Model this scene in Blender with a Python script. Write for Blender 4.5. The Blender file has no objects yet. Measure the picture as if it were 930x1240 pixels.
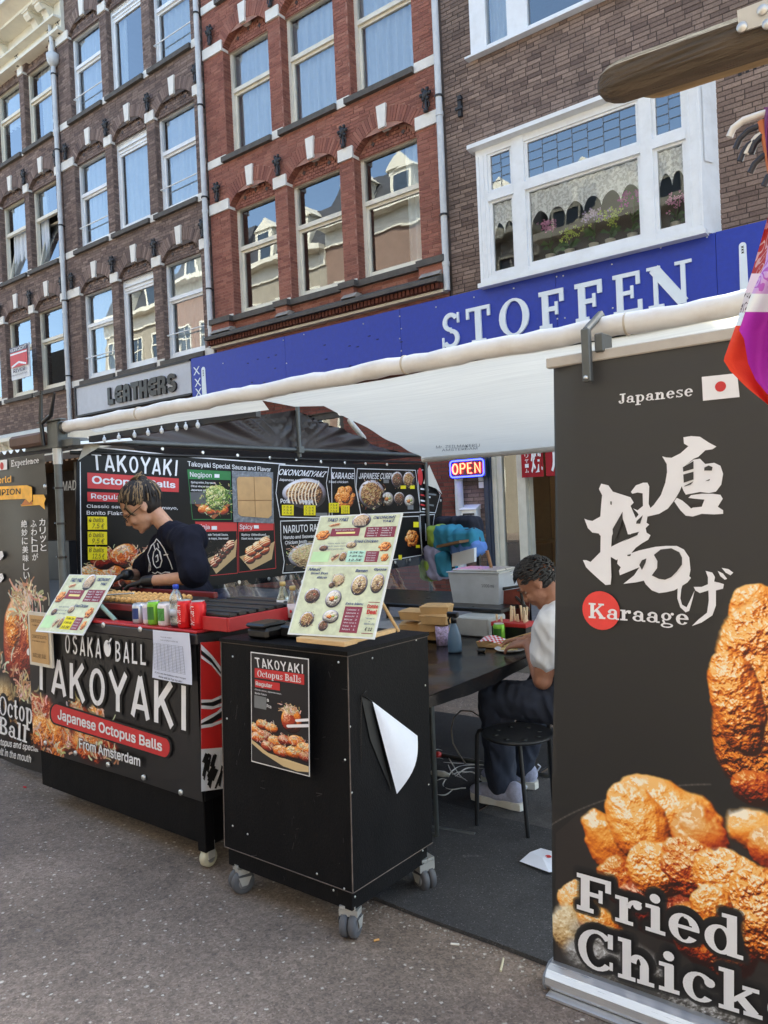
import bpy, bmesh, math, random
import numpy as np
from mathutils import Vector, Matrix

scene = bpy.context.scene
COL = scene.collection
R = math.radians
random.seed(7)

# ------------------------------------------------------------------ camera
YAW, PIT, ROL, FOC, EYE = R(37.8), R(-0.525), R(2.527), 918.0, 1.55
_f = np.array([-math.sin(YAW)*math.cos(PIT), math.cos(YAW)*math.cos(PIT), math.sin(PIT)])
_r = np.array([math.cos(YAW), math.sin(YAW), 0.0]); _d = np.cross(_f, _r)
_r2 = _r*math.cos(ROL)+_d*math.sin(ROL); _d2 = -_r*math.sin(ROL)+_d*math.cos(ROL)
CAM = np.array([_r2, _d2, _f])
cd = bpy.data.cameras.new('camera'); cam = bpy.data.objects.new('camera', cd); COL.objects.link(cam)
cd.sensor_fit = 'HORIZONTAL'; cd.sensor_width = 36; cd.lens = 36*FOC/930
cd.clip_start = 0.05; cd.clip_end = 500
mw = Matrix.Identity(4)
for i in range(3):
    mw[i][0] = _r2[i]; mw[i][1] = -_d2[i]; mw[i][2] = -_f[i]
mw[2][3] = EYE
cam.matrix_world = mw
scene.camera = cam

# ------------------------------------------------------------------ world, sun, exposure
SUN_EL, SUN_AZ = R(50), R(14)        # the sun stands behind the houses: the whole street is in their shade
w = bpy.data.worlds.new("World"); scene.world = w; w.use_nodes = True
nt = w.node_tree; bgn = nt.nodes['Background']
sky = nt.nodes.new('ShaderNodeTexSky'); sky.sky_type = 'NISHITA'; sky.sun_disc = False
sky.sun_elevation = SUN_EL; sky.sun_rotation = SUN_AZ; sky.air_density = 0.8; sky.dust_density = 2.0; sky.ozone_density = 0.8
nt.links.new(sky.outputs[0], bgn.inputs[0]); bgn.inputs[1].default_value = 0.15
sd = bpy.data.lights.new('sun', 'SUN'); sd.energy = 3.0; sd.angle = R(0.5); sd.color = (1, .95, .86)
sun = bpy.data.objects.new('sun', sd); COL.objects.link(sun)
_sdir = Vector((math.sin(SUN_AZ)*math.cos(SUN_EL), math.cos(SUN_AZ)*math.cos(SUN_EL), math.sin(SUN_EL)))
sun.rotation_euler = _sdir.to_track_quat('Z', 'Y').to_euler(); sun.location = (0, 5, 30)
scene.view_settings.view_transform = 'Standard'; scene.view_settings.look = 'None'
scene.view_settings.exposure = 2.3; scene.view_settings.gamma = 1.0
scene.view_settings.use_white_balance = True; scene.view_settings.white_balance_temperature = 6700; scene.view_settings.white_balance_tint = 0
scene.render.engine = 'CYCLES'
cy = scene.cycles
cy.use_denoising = True; cy.max_bounces = 7; cy.diffuse_bounces = 4; cy.glossy_bounces = 3
cy.transmission_bounces = 4; cy.transparent_max_bounces = 10; cy.caustics_reflective = False; cy.caustics_refractive = False
try:
    cy.denoiser = 'OPENIMAGEDENOISE'
except Exception:
    pass

# ------------------------------------------------------------------ measuring helpers: a pixel of the photograph (930 x 1240) to a point on a real plane
def ray(u, v): return CAM.T @ np.array([(u-465)/FOC, (v-620)/FOC, 1.0])
def PY(u, v, y): d = ray(u, v); t = y/d[1]; return Vector((d[0]*t, y, EYE+d[2]*t))
def PX(u, v, x): d = ray(u, v); t = x/d[0]; return Vector((x, d[1]*t, EYE+d[2]*t))
def PZ(u, v, z=0.0): d = ray(u, v); t = (z-EYE)/d[2]; return Vector((d[0]*t, d[1]*t, z))
def PP(u, v, p0, n):
    d = Vector(ray(u, v)); o = Vector((0, 0, EYE)); t = (Vector(p0)-o).dot(n)/d.dot(n); return o+d*t
def gz(y):                       # the road is cambered: it falls gently towards the gutter
    return -0.03*(min(max(y, -2.0), 6.6)-2.0)
def PG(u, v, h=0.0):
    p = PZ(u, v, 0)
    for _ in range(4): p = PZ(u, v, gz(p.y)+h)
    return p

# ------------------------------------------------------------------ object helpers
def link(o): COL.objects.link(o); return o
def wloc(o):
    l = Vector((0, 0, 0))
    while o is not None: l += o.location; o = o.parent
    return l
def thing(name, label, cat, loc=(0, 0, 0), group=None):
    o = link(bpy.data.objects.new(name, None)); o.location = loc; o.empty_display_size = .1
    return tag(o, label, cat, group)
def tag(o, label, cat, group=None):
    o['label'] = label; o['category'] = cat
    if group: o['group'] = group
    return o
def struct(o): o['kind'] = 'structure'; return o
def stuff(o): o['kind'] = 'stuff'; return o

class MB:
    def __init__(s): s.v = []; s.f = []; s.mi = []; s.sm = []; s.uv = None; s.m = 0; s.T = None
    def add(s, vs, fs, smooth=False):
        o = len(s.v)
        if s.T is not None: vs = [s.T @ Vector(p) for p in vs]
        s.v.extend([tuple(p) for p in vs])
        for f in fs: s.f.append([i+o for i in f]); s.mi.append(s.m); s.sm.append(smooth)
        return s
    def box(s, x0, y0, z0, x1, y1, z1):
        if x0 > x1: x0, x1 = x1, x0
        if y0 > y1: y0, y1 = y1, y0
        if z0 > z1: z0, z1 = z1, z0
        return s.add([(x0,y0,z0),(x1,y0,z0),(x1,y1,z0),(x0,y1,z0),(x0,y0,z1),(x1,y0,z1),(x1,y1,z1),(x0,y1,z1)],
              [(3,2,1,0),(4,5,6,7),(0,1,5,4),(1,2,6,5),(2,3,7,6),(3,0,4,7)])
    def bbox(s, x0, y0, z0, x1, y1, z1, b=.01, seg=1):
        bm = bmesh.new(); bmesh.ops.create_cube(bm, size=1)
        for v in bm.verts:
            v.co = Vector(((x0+x1)/2+v.co.x*abs(x1-x0), (y0+y1)/2+v.co.y*abs(y1-y0), (z0+z1)/2+v.co.z*abs(z1-z0)))
        bmesh.ops.bevel(bm, geom=list(bm.edges), offset=b, segments=seg, affect='EDGES', profile=.5)
        bm.verts.index_update()
        s.add([v.co for v in bm.verts], [[v.index for v in f.verts] for f in bm.faces], False); bm.free(); return s
    def quad(s, a, b, c, d): return s.add([a, b, c, d], [(0, 1, 2, 3)])
    def slab(s, a, b, c, d, t):      # quad given thickness t along its normal
        a, b, c, d = map(Vector, (a, b, c, d)); n = (b-a).cross(d-a).normalized()*t
        return s.add([a, b, c, d, a+n, b+n, c+n, d+n], [(3,2,1,0),(4,5,6,7),(0,1,5,4),(1,2,6,5),(2,3,7,6),(3,0,4,7)])
    def prism(s, poly, z0, z1, ax='z'):  # poly in 2D extruded; ax: normal axis
        n = len(poly)
        def P(p, h): return {'z': (p[0], p[1], h), 'y': (p[0], h, p[1]), 'x': (h, p[0], p[1])}[ax]
        vs = [P(p, z0) for p in poly]+[P(p, z1) for p in poly]
        return s.add(vs, [list(range(n))[::-1], list(range(n, 2*n))]+[(i, (i+1) % n, n+(i+1) % n, n+i) for i in range(n)])
    def tube(s, pts, r, n=8, caps=True, smooth=True):
        pts = [Vector(p) for p in pts]; k = len(pts)
        rs = r if isinstance(r, (list, tuple)) else [r]*k
        vs = []; up = None
        for i, p in enumerate(pts):
            t = (pts[min(i+1, k-1)]-pts[max(i-1, 0)])
            t = t.normalized() if t.length > 1e-9 else Vector((0, 0, 1))
            if up is None:
                up = Vector((0, 0, 1)) if abs(t.z) < .9 else Vector((1, 0, 0))
            a = t.cross(up); a = a.normalized() if a.length > 1e-6 else t.orthogonal().normalized()
            up = a.cross(t).normalized()
            for j in range(n):
                an = 2*math.pi*j/n; vs.append(p+(a*math.cos(an)+up*math.sin(an))*rs[i])
        fs = [(i*n+j, i*n+(j+1) % n, (i+1)*n+(j+1) % n, (i+1)*n+j) for i in range(k-1) for j in range(n)]
        s.add(vs, fs, smooth)
        if caps:
            s.add(vs[:n], [list(range(n))[::-1]]); s.add(vs[-n:], [list(range(n))])
        return s
    def lathe(s, prof, c=(0, 0, 0), n=20, axis='z', smooth=True):
        vs = []; c = Vector(c)
        for r, h in prof:
            for j in range(n):
                a = 2*math.pi*j/n; p = (r*math.cos(a), r*math.sin(a), h)
                if axis == 'x': p = (h, r*math.cos(a), r*math.sin(a))
                if axis == 'y': p = (r*math.sin(a), h, r*math.cos(a))
                vs.append(c+Vector(p))
        k = len(prof)
        return s.add(vs, [(i*n+j, i*n+(j+1) % n, (i+1)*n+(j+1) % n, (i+1)*n+j) for i in range(k-1) for j in range(n)]+
                     [list(range(n))[::-1], [(k-1)*n+j for j in range(n)]], smooth)
    def grid(s, fn, nu, nv, smooth=True, uv=False, thick=0):
        vs = [fn(i/nu, j/nv) for j in range(nv+1) for i in range(nu+1)]
        fs = [(j*(nu+1)+i, j*(nu+1)+i+1, (j+1)*(nu+1)+i+1, (j+1)*(nu+1)+i) for j in range(nv) for i in range(nu)]
        if uv:
            s.uv = [(i/nu, j/nv) for j in range(nv+1) for i in range(nu+1)]
        return s.add(vs, fs, smooth)
    def ell(s, c, r, n=10, m=7, T=None):
        c = Vector(c); r = (r, r, r) if not isinstance(r, (tuple, list)) else r; vs = []; fs = []
        for i in range(m+1):
            th = math.pi*i/m
            for j in range(n):
                ph = 2*math.pi*j/n
                q = Vector((r[0]*math.sin(th)*math.cos(ph), r[1]*math.sin(th)*math.sin(ph), r[2]*math.cos(th)))
                if T is not None: q = T @ q
                vs.append(c+q)
        for i in range(m):
            for j in range(n): fs.append((i*n+j, (i+1)*n+j, (i+1)*n+(j+1) % n, i*n+(j+1) % n))
        return s.add(vs, fs, True)
    def mesh(s, name, mats, origin=(0, 0, 0)):
        me = bpy.data.meshes.new(name); ox, oy, oz = origin
        me.from_pydata([(x-ox, y-oy, z-oz) for x, y, z in s.v], [], s.f)
        mats = mats if isinstance(mats, (list, tuple)) else [mats]
        for m in mats: me.materials.append(m)
        me.polygons.foreach_set('material_index', s.mi); me.polygons.foreach_set('use_smooth', s.sm)
        if s.uv is not None:
            ul = me.uv_layers.new(name='UVMap')
            li = np.zeros(len(me.loops), int); me.loops.foreach_get('vertex_index', li)
            uv = np.zeros((len(s.v), 2)); uv[:len(s.uv)] = s.uv
            ul.data.foreach_set('uv', uv[li].ravel())
        me.validate(); me.update()
        return me
    def build(s, name, mats, parent=None, loc=None):
        if parent is not None: org = wloc(parent)
        elif loc is not None: org = Vector(loc)
        elif s.v:
            a = np.array(s.v); org = Vector(((a[:, 0].min()+a[:, 0].max())/2, (a[:, 1].min()+a[:, 1].max())/2, a[:, 2].min()))
        else: org = Vector((0, 0, 0))
        o = link(bpy.data.objects.new(name, s.mesh(name, mats, org)))
        if parent is not None: o.parent = parent
        else: o.location = org
        return o
def copy_tree(o, parent=None):
    c = o.copy(); COL.objects.link(c)
    if parent is not None: c.parent = parent
    for ch in list(o.children): copy_tree(ch, c)
    return c

# ------------------------------------------------------------------ materials
def srgb(r, g, b):
    f = lambda c: (c/255/12.92) if c/255 <= .04045 else ((c/255+.055)/1.055)**2.4
    return (f(r), f(g), f(b))
_mats = {}
def mat(name, col, rough=.6, metal=0.0, var=.12, vs=8.0, bump=0.0, bs=60.0, spec=.5, coat=0.0, dirt=0.0, dcol=(.03, .028, .025), ds=1.5,
        emit=0.0, trans=0.0, alpha=1.0, sub=0.0, stretch=None, rvar=0.1):
    if name in _mats: return _mats[name]
    m = bpy.data.materials.new(name); m.use_nodes = True; n = m.node_tree; L = n.links
    b = n.nodes['Principled BSDF']
    b.inputs['Roughness'].default_value = rough; b.inputs['Metallic'].default_value = metal
    b.inputs['Specular IOR Level'].default_value = spec; b.inputs['Coat Weight'].default_value = coat
    tc = n.nodes.new('ShaderNodeTexCoord'); src = tc.outputs['Object']
    if stretch:
        mp = n.nodes.new('ShaderNodeMapping'); mp.inputs['Scale'].default_value = stretch; L.new(src, mp.inputs[0]); src = mp.outputs[0]
    c = (*col, 1)
    last = None
    if var > 0:
        nz = n.nodes.new('ShaderNodeTexNoise'); nz.inputs['Scale'].default_value = vs; nz.inputs['Detail'].default_value = 5
        nz.inputs['Roughness'].default_value = .62; L.new(src, nz.inputs['Vector'])
        mr = n.nodes.new('ShaderNodeMapRange'); mr.inputs[1].default_value = .3; mr.inputs[2].default_value = .7
        mr.inputs[3].default_value = 1-var; mr.inputs[4].default_value = 1+var; L.new(nz.outputs[0], mr.inputs[0])
        mx = n.nodes.new('ShaderNodeMix'); mx.data_type = 'RGBA'; mx.blend_type = 'MULTIPLY'; mx.inputs[0].default_value = 1
        mx.inputs[6].default_value = c; L.new(mr.outputs[0], mx.inputs[7]); last = mx.outputs[2]
        mr2 = n.nodes.new('ShaderNodeMapRange'); mr2.inputs[3].default_value = max(0, rough-rvar); mr2.inputs[4].default_value = min(1, rough+rvar)
        L.new(nz.outputs[0], mr2.inputs[0]); L.new(mr2.outputs[0], b.inputs['Roughness'])
    if dirt > 0:
        n2 = n.nodes.new('ShaderNodeTexNoise'); n2.inputs['Scale'].default_value = ds; n2.inputs['Detail'].default_value = 6; n2.inputs['Roughness'].default_value = .7
        L.new(src, n2.inputs['Vector'])
        m2 = n.nodes.new('ShaderNodeMapRange'); m2.inputs[1].default_value = .5; m2.inputs[2].default_value = .75
        m2.inputs[3].default_value = 0; m2.inputs[4].default_value = dirt; L.new(n2.outputs[0], m2.inputs[0])
        x2 = n.nodes.new('ShaderNodeMix'); x2.data_type = 'RGBA'; L.new(m2.outputs[0], x2.inputs[0])
        x2.inputs[6].default_value = c; x2.inputs[7].default_value = (*dcol, 1)
        if last is not None: L.new(last, x2.inputs[6])
        last = x2.outputs[2]
    if last is not None: L.new(last, b.inputs['Base Color'])
    b.inputs['Base Color'].default_value = c
    if bump > 0:
        n3 = n.nodes.new('ShaderNodeTexNoise'); n3.inputs['Scale'].default_value = bs; n3.inputs['Detail'].default_value = 4; L.new(src, n3.inputs['Vector'])
        bp = n.nodes.new('ShaderNodeBump'); bp.inputs['Strength'].default_value = bump; bp.inputs['Distance'].default_value = .02
        L.new(n3.outputs[0], bp.inputs['Height']); L.new(bp.outputs[0], b.inputs['Normal'])
    if emit > 0:
        b.inputs['Emission Color'].default_value = c; b.inputs['Emission Strength'].default_value = emit
    if trans > 0: b.inputs['Transmission Weight'].default_value = trans
    if alpha < 1: b.inputs['Alpha'].default_value = alpha
    if sub > 0:
        b.inputs['Subsurface Weight'].default_value = sub; b.inputs['Subsurface Radius'].default_value = (.02, .008, .004)
    _mats[name] = m; return m

def brick_mat(name, cols, rough=.85, dirt=.35, dcol=(.03, .026, .024)):
    m = bpy.data.materials.new(name); m.use_nodes = True; n = m.node_tree; L = n.links; b = n.nodes['Principled BSDF']
    b.inputs['Roughness'].default_value = rough; b.inputs['Specular IOR Level'].default_value = .3
    g = n.nodes.new('ShaderNodeNewGeometry'); oi = n.nodes.new('ShaderNodeObjectInfo')
    ad = n.nodes.new('ShaderNodeMath'); ad.operation = 'ADD'; L.new(g.outputs['Random Per Island'], ad.inputs[0]); L.new(oi.outputs['Random'], ad.inputs[1])
    fr = n.nodes.new('ShaderNodeMath'); fr.operation = 'FRACT'; L.new(ad.outputs[0], fr.inputs[0])
    rp = n.nodes.new('ShaderNodeValToRGB'); rp.color_ramp.interpolation = 'LINEAR'
    el = rp.color_ramp.elements
    while len(el) < len(cols): el.new(.5)
    for i, c in enumerate(cols): el[i].position = i/(len(cols)-1); el[i].color = (*c, 1)
    L.new(fr.outputs[0], rp.inputs[0])
    tc = n.nodes.new('ShaderNodeNewGeometry')
    nz = n.nodes.new('ShaderNodeTexNoise'); nz.inputs['Scale'].default_value = 45; nz.inputs['Detail'].default_value = 4; L.new(tc.outputs['Position'], nz.inputs['Vector'])
    mr = n.nodes.new('ShaderNodeMapRange'); mr.inputs[1].default_value = .3; mr.inputs[2].default_value = .7; mr.inputs[3].default_value = .8; mr.inputs[4].default_value = 1.2
    L.new(nz.outputs[0], mr.inputs[0])
    mx = n.nodes.new('ShaderNodeMix'); mx.data_type = 'RGBA'; mx.blend_type = 'MULTIPLY'; mx.inputs[0].default_value = 1
    L.new(rp.outputs[0], mx.inputs[6]); L.new(mr.outputs[0], mx.inputs[7])
    n2 = n.nodes.new('ShaderNodeTexNoise'); n2.inputs['Scale'].default_value = .9; n2.inputs['Detail'].default_value = 7; n2.inputs['Roughness'].default_value = .7
    L.new(tc.outputs['Position'], n2.inputs['Vector'])
    m2 = n.nodes.new('ShaderNodeMapRange'); m2.inputs[1].default_value = .48; m2.inputs[2].default_value = .75; m2.inputs[4].default_value = dirt; L.new(n2.outputs[0], m2.inputs[0])
    x2 = n.nodes.new('ShaderNodeMix'); x2.data_type = 'RGBA'; L.new(m2.outputs[0], x2.inputs[0]); L.new(mx.outputs[2], x2.inputs[6]); x2.inputs[7].default_value = (*dcol, 1)
    L.new(x2.outputs[2], b.inputs['Base Color'])
    bp = n.nodes.new('ShaderNodeBump'); bp.inputs['Strength'].default_value = .5; bp.inputs['Distance'].default_value = .004
    L.new(nz.outputs[0], bp.inputs['Height']); L.new(bp.outputs[0], b.inputs['Normal'])
    return m

def glass_mat(name, refl=.35, tint=(.85, .9, .9), wav=.01, rough=.0, mul=2.0):
    m = bpy.data.materials.new(name); m.use_nodes = True; n = m.node_tree; L = n.links
    for x in list(n.nodes):
        if x.type != 'OUTPUT_MATERIAL': n.nodes.remove(x)
    out = [x for x in n.nodes if x.type == 'OUTPUT_MATERIAL'][0]
    tr = n.nodes.new('ShaderNodeBsdfTransparent'); tr.inputs[0].default_value = (*tint, 1)
    gl = n.nodes.new('ShaderNodeBsdfGlossy'); gl.inputs['Roughness'].default_value = rough; gl.inputs[0].default_value = (.95, .97, 1, 1)
    fr = n.nodes.new('ShaderNodeFresnel'); fr.inputs[0].default_value = 1.5
    ad = n.nodes.new('ShaderNodeMath'); ad.operation = 'MULTIPLY_ADD'; ad.inputs[1].default_value = mul; ad.inputs[2].default_value = refl; ad.use_clamp = True
    L.new(fr.outputs[0], ad.inputs[0])
    mx = n.nodes.new('ShaderNodeMixShader'); L.new(ad.outputs[0], mx.inputs[0]); L.new(tr.outputs[0], mx.inputs[1]); L.new(gl.outputs[0], mx.inputs[2]); L.new(mx.outputs[0], out.inputs[0])
    g = n.nodes.new('ShaderNodeNewGeometry'); nz = n.nodes.new('ShaderNodeTexNoise'); nz.inputs['Scale'].default_value = 1.6; nz.inputs['Detail'].default_value = 1
    L.new(g.outputs['Position'], nz.inputs['Vector'])
    bp = n.nodes.new('ShaderNodeBump'); bp.inputs['Strength'].default_value = 1; bp.inputs['Distance'].default_value = wav*.12
    L.new(nz.outputs[0], bp.inputs['Height']); L.new(bp.outputs[0], gl.inputs['Normal']); L.new(bp.outputs[0], fr.inputs['Normal'])
    return m
# ------------------------------------------------------------------ building materials
D = 10.5
BROWN = brick_mat('brown_brick', [srgb(110, 94, 88), srgb(132, 114, 107), srgb(96, 82, 78), srgb(122, 104, 97), srgb(144, 126, 117)], dirt=.3)
REDB = brick_mat('red_brick', [srgb(142, 91, 78), srgb(154, 106, 92), srgb(122, 77, 68), srgb(148, 98, 85), srgb(132, 84, 74)], dirt=.3)
TAN = brick_mat('modern_brick', [srgb(136, 118, 108), srgb(120, 103, 95), srgb(148, 129, 118), srgb(102, 87, 81), srgb(128, 110, 101)], dirt=.45, dcol=(.04, .036, .034))
MORT_D = mat('dark_mortar', srgb(76, 68, 64), .9, var=.2)
MORT_B = mat('brown_mortar', srgb(84, 74, 70), .9, var=.2)
MORT_R = mat('pale_mortar', srgb(158, 118, 106), .9, var=.2, dirt=.5)
WHITE = mat('white_paint', srgb(226, 230, 234), .45, var=.05, vs=3, dirt=.25, dcol=srgb(170, 168, 160), ds=2.5)
CREAM = mat('cream_paint', srgb(222, 218, 204), .5, var=.05, vs=3, dirt=.3, dcol=srgb(160, 155, 140), ds=2.5)
SILL = mat('dark_stone', srgb(84, 80, 76), .8, var=.25, bump=.3, dirt=.4)
STONE = mat('white_stone', srgb(222, 220, 214), .7, var=.06, dirt=.3, dcol=srgb(150, 145, 138))
IRON = mat('black_iron', srgb(34, 34, 38), .55, var=.2)
PIPE = mat('grey_pipe', srgb(196, 200, 204), .5, var=.08, dirt=.4, dcol=srgb(120, 118, 112))
GLASS = glass_mat('window_glass', .13)
GLASS2 = glass_mat('old_window_glass', .12, wav=.012)
GLASS3 = glass_mat('bay_glass', .0, (.93, .96, .96), wav=.012, mul=.9)
LACE = mat('sheer_curtain', srgb(206, 214, 224), .9, var=.05, vs=20)
LACE2 = mat('blue_curtain', srgb(206, 216, 232), .9, var=.04, vs=12)
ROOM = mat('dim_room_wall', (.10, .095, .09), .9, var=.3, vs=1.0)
BLUE = mat('blue_board', srgb(20, 50, 160), .5, var=.12, vs=14, dirt=.25, dcol=srgb(60, 72, 160), ds=9, bump=.06, bs=25)
LETTER = mat('white_letter', srgb(222, 232, 240), .5, var=.03)
LEAD = mat('lead', srgb(120, 126, 134), .5, metal=.5)

def brick_boxes(x0, x1, z0, z1, holes, y, dep=.03, bw=.21, ch=.0625, j=.011, off=0, pr=.006, seed=1):
    """bricks (each a box proud of the mortar) filling a wall; holes(z) gives the intervals left open"""
    rnd = random.Random(seed); out = []; k = 0; z = z0
    while z+ch <= z1+.01:
        zc = z+ch/2; segs = [(x0, x1)]
        for a, b in holes(zc):
            ns = []
            for s, e in segs:
                if b <= s or a >= e: ns.append((s, e)); continue
                if a > s: ns.append((s, a))
                if b < e: ns.append((b, e))
            segs = ns
        for s, e in segs:
            x = math.floor((s-x0)/(bw+j))*(bw+j)+x0-((k % 2)*(bw+j)/2)-(.03 if k % 4 > 1 else 0)
            while x < e:
                L = bw
                if rnd.random() < .12: L = bw*.48
                a, b = max(s, x), min(e, x+L)
                if b-a > .02: out.append((a, b, z+j/2, z+ch-j/2, y-pr-rnd.uniform(-.002, .003), y+dep))
                x += L+j
        z += ch; k += 1
    return out
def bricks_mesh(boxes):
    n = len(boxes); B = np.array(boxes)
    idx = [(0,2,4),(1,2,4),(1,2,5),(0,2,5),(0,3,4),(1,3,4),(1,3,5),(0,3,5)]  # x,z,y
    V = np.stack([np.stack([B[:, i], B[:, k], B[:, j]], 1) for i, j, k in idx], 1).reshape(-1, 3)
    f = np.array([(0,1,5,4),(1,2,6,5),(3,0,4,7),(4,5,6,7),(1,0,3,2)])
    Fc = (f[None]+np.arange(n)[:, None, None]*8).reshape(-1, 4)
    m = MB(); m.v = V.tolist(); m.f = Fc.tolist(); m.mi = [0]*len(m.f); m.sm = [False]*len(m.f)
    return m
def single_bricks(boxes, parent, m, name='brick'):
    """the bricks one can pick apart: objects of their own that share a few meshes"""
    cache = {}; org = wloc(parent)
    for a, b, z0, z1, y0, y1 in boxes:
        key = round((b-a)/.02)
        if key not in cache:
            L = key*.02; q = MB().box(-L/2, 0, 0, L/2, .034, z1-z0); cache[key] = q.mesh('brick', m)
        o = link(bpy.data.objects.new(name, cache[key])); o.parent = parent
        o.location = Vector(((a+b)/2, y0, z0))-org; o.scale = ((b-a)/(key*.02) if key else 1, 1, 1)
def wall_sheet(x0, x1, z0, z1, rects, y, mb=None, thick=.0):
    mb = mb or MB(); xs = sorted({x0, x1, *[r[0] for r in rects], *[r[1] for r in rects]}); zs = sorted({z0, z1, *[r[2] for r in rects], *[r[3] for r in rects]})
    xs = [x for x in xs if x0 <= x <= x1]; zs = [z for z in zs if z0 <= z <= z1]
    for i in range(len(xs)-1):
        for k in range(len(zs)-1):
            cx, cz = (xs[i]+xs[i+1])/2, (zs[k]+zs[k+1])/2
            if any(r[0] < cx < r[1] and r[2] < cz < r[3] for r in rects): continue
            mb.add([(xs[i], y, zs[k]), (xs[i+1], y, zs[k]), (xs[i+1], y, zs[k+1]), (xs[i], y, zs[k+1])], [(0, 1, 2, 3)])
    return mb

# ------------------------------------------------------------------ windows
def make_window(parent, kind, w, h, fm, x, y, z, curtain=None, glass=GLASS, fr=.075, seed=0):
    """sash window; its frame is the part, panes and curtain are its pieces"""
    root_o = wloc(parent); T = Matrix.Translation((x, y, z)); f = MB(); f.T = T
    f.box(0, 0, 0, fr, .09, h); f.box(w-fr, 0, 0, w, .09, h); f.box(fr, 0, h-fr, w-fr, .09, h); f.box(fr, 0, 0, w-fr, .09, fr+.02)
    f.box(-.02, -.03, -.02, w+.02, 0.02, .035)
    panes = []
    def sash(x0, z0, x1, z1, t=.045, yo=.02):
        f.box(x0, yo, z0, x0+t, yo+.05, z1); f.box(x1-t, yo, z0, x1, yo+.05, z1); f.box(x0+t, yo, z1-t, x1-t, yo+.05, z1); f.box(x0+t, yo, z0, x1-t, yo+.05, z0+t*1.2)
        panes.append((x0+t, z0+t*1.2, x1-t, z1-t, yo+.03))
    if kind == 'T':          # fixed light above, sash below
        tz = h*.62; f.box(fr, -.015, tz-.05, w-fr, .08, tz+.03)
        sash(fr, fr+.02, w-fr, tz-.05, .05, .035); panes.append((fr, tz+.03, w-fr, h-fr, .05))
    elif kind == 'R':        # the same with a safety rail
        tz = h*.62; f.box(fr, -.01, tz-.05, w-fr, .08, tz+.03)
        sash(fr, fr+.02, w-fr, tz-.05, .05, .035); panes.append((fr, tz+.03, w-fr, h-fr, .05))
        f.tube([(-.0, -.05, h*.25), (w, -.05, h*.25)], .014, 6); f.box(.01, -.05, h*.25-.02, .04, 0, h*.25+.02); f.box(w-.04, -.05, h*.25-.02, w-.01, 0, h*.25+.02)
    elif kind == 'S':        # one tall light with a vent strip above
        f.box(fr, -.02, h*.9, w-fr, .08, h*.92); f.box(fr, .0, h*.86, w-fr, .08, h*.88); f.box(fr, .03, h*.88, w-fr, .06, h*.9)
        f.box(fr, .03, h*.92, w-fr, .05, h-fr)
        sash(fr, fr+.02, w-fr, h*.86, .06, .02)
    elif kind == 'O':        # lower light tilted open
        tz = h*.62; f.box(fr, -.01, tz-.05, w-fr, .08, tz+.03); panes.append((fr, tz+.03, w-fr, h-fr, .05))
        a = R(12); B = MB(); t = .05
        f.T = T @ Matrix.Translation((0, .02, fr+.02)) @ Matrix.Rotation(-a, 4, 'X')
        hh = tz-.08-fr
        f.box(fr, 0, 0, fr+t, .05, hh); f.box(w-fr-t, 0, 0, w-fr, .05, hh); f.box(fr+t, 0, hh-t, w-fr-t, .05, hh); f.box(fr+t, 0, 0, w-fr-t, .05, t)
        tilted = (fr+t, t, w-fr-t, hh-t)
    fo = f.build('window', fm, parent)
    for p in panes:
        g = MB(); g.T = T; tq = random.Random(seed+len(g.v)+int(x*100)).uniform(-.004, .004)
        g.add([(p[0], p[4], p[1]), (p[2], p[4]+tq, p[1]), (p[2], p[4]+tq*.5, p[3]), (p[0], p[4], p[3])], [(0, 1, 2, 3)]); g.build('pane', glass, fo)
    if kind == 'O':
        g = MB(); g.T = T @ Matrix.Translation((0, .02, fr+.02)) @ Matrix.Rotation(-a, 4, 'X')
        g.quad((tilted[0], .02, tilted[1]), (tilted[2], .02, tilted[1]), (tilted[2], .02, tilted[3]), (tilted[0], .02, tilted[3])); g.build('pane', glass, fo)
    if curtain:
        cm, s0, s1, z0 = curtain; c = MB(); c.T = T; rr = random.Random(seed*7+3); ph = [rr.uniform(0, 6) for _ in range(3)]
        L = (s1-s0)*w
        c.grid(lambda s, t: (s0*w+s*L, .17+.04*math.sin(s*L*33+ph[0]+math.sin(t*3+ph[2])*.5+math.sin(s*L*7))+.014*math.sin(s*L*83+ph[1]), z0*h+t*h*(1-z0)), int(L*40)+8, 3)
        c.build('curtain', cm, fo)
    return fo

def anchor_mesh():
    b = MB(); b.box(-.02, -.05, -.02, .02, 0, .34); b.ell((0, -.05, .0), (.05, .03, .03)); b.ell((0, -.05, .27), (.07, .03, .07), 8, 6)
    for k in range(6):
        a = k*math.pi/3; b.ell((.085*math.cos(a), -.05, .27+.085*math.sin(a)), (.036, .03, .036), 6, 4)
    for sx in (-1, 1): b.tube([(sx*.01, -.04, .02), (sx*.07, -.04, .08), (sx*.05, -.04, .15), (0, -.04, .17)], .012, 5)
    return b.mesh('anchor', IRON)
ANCH = anchor_mesh()

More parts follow.
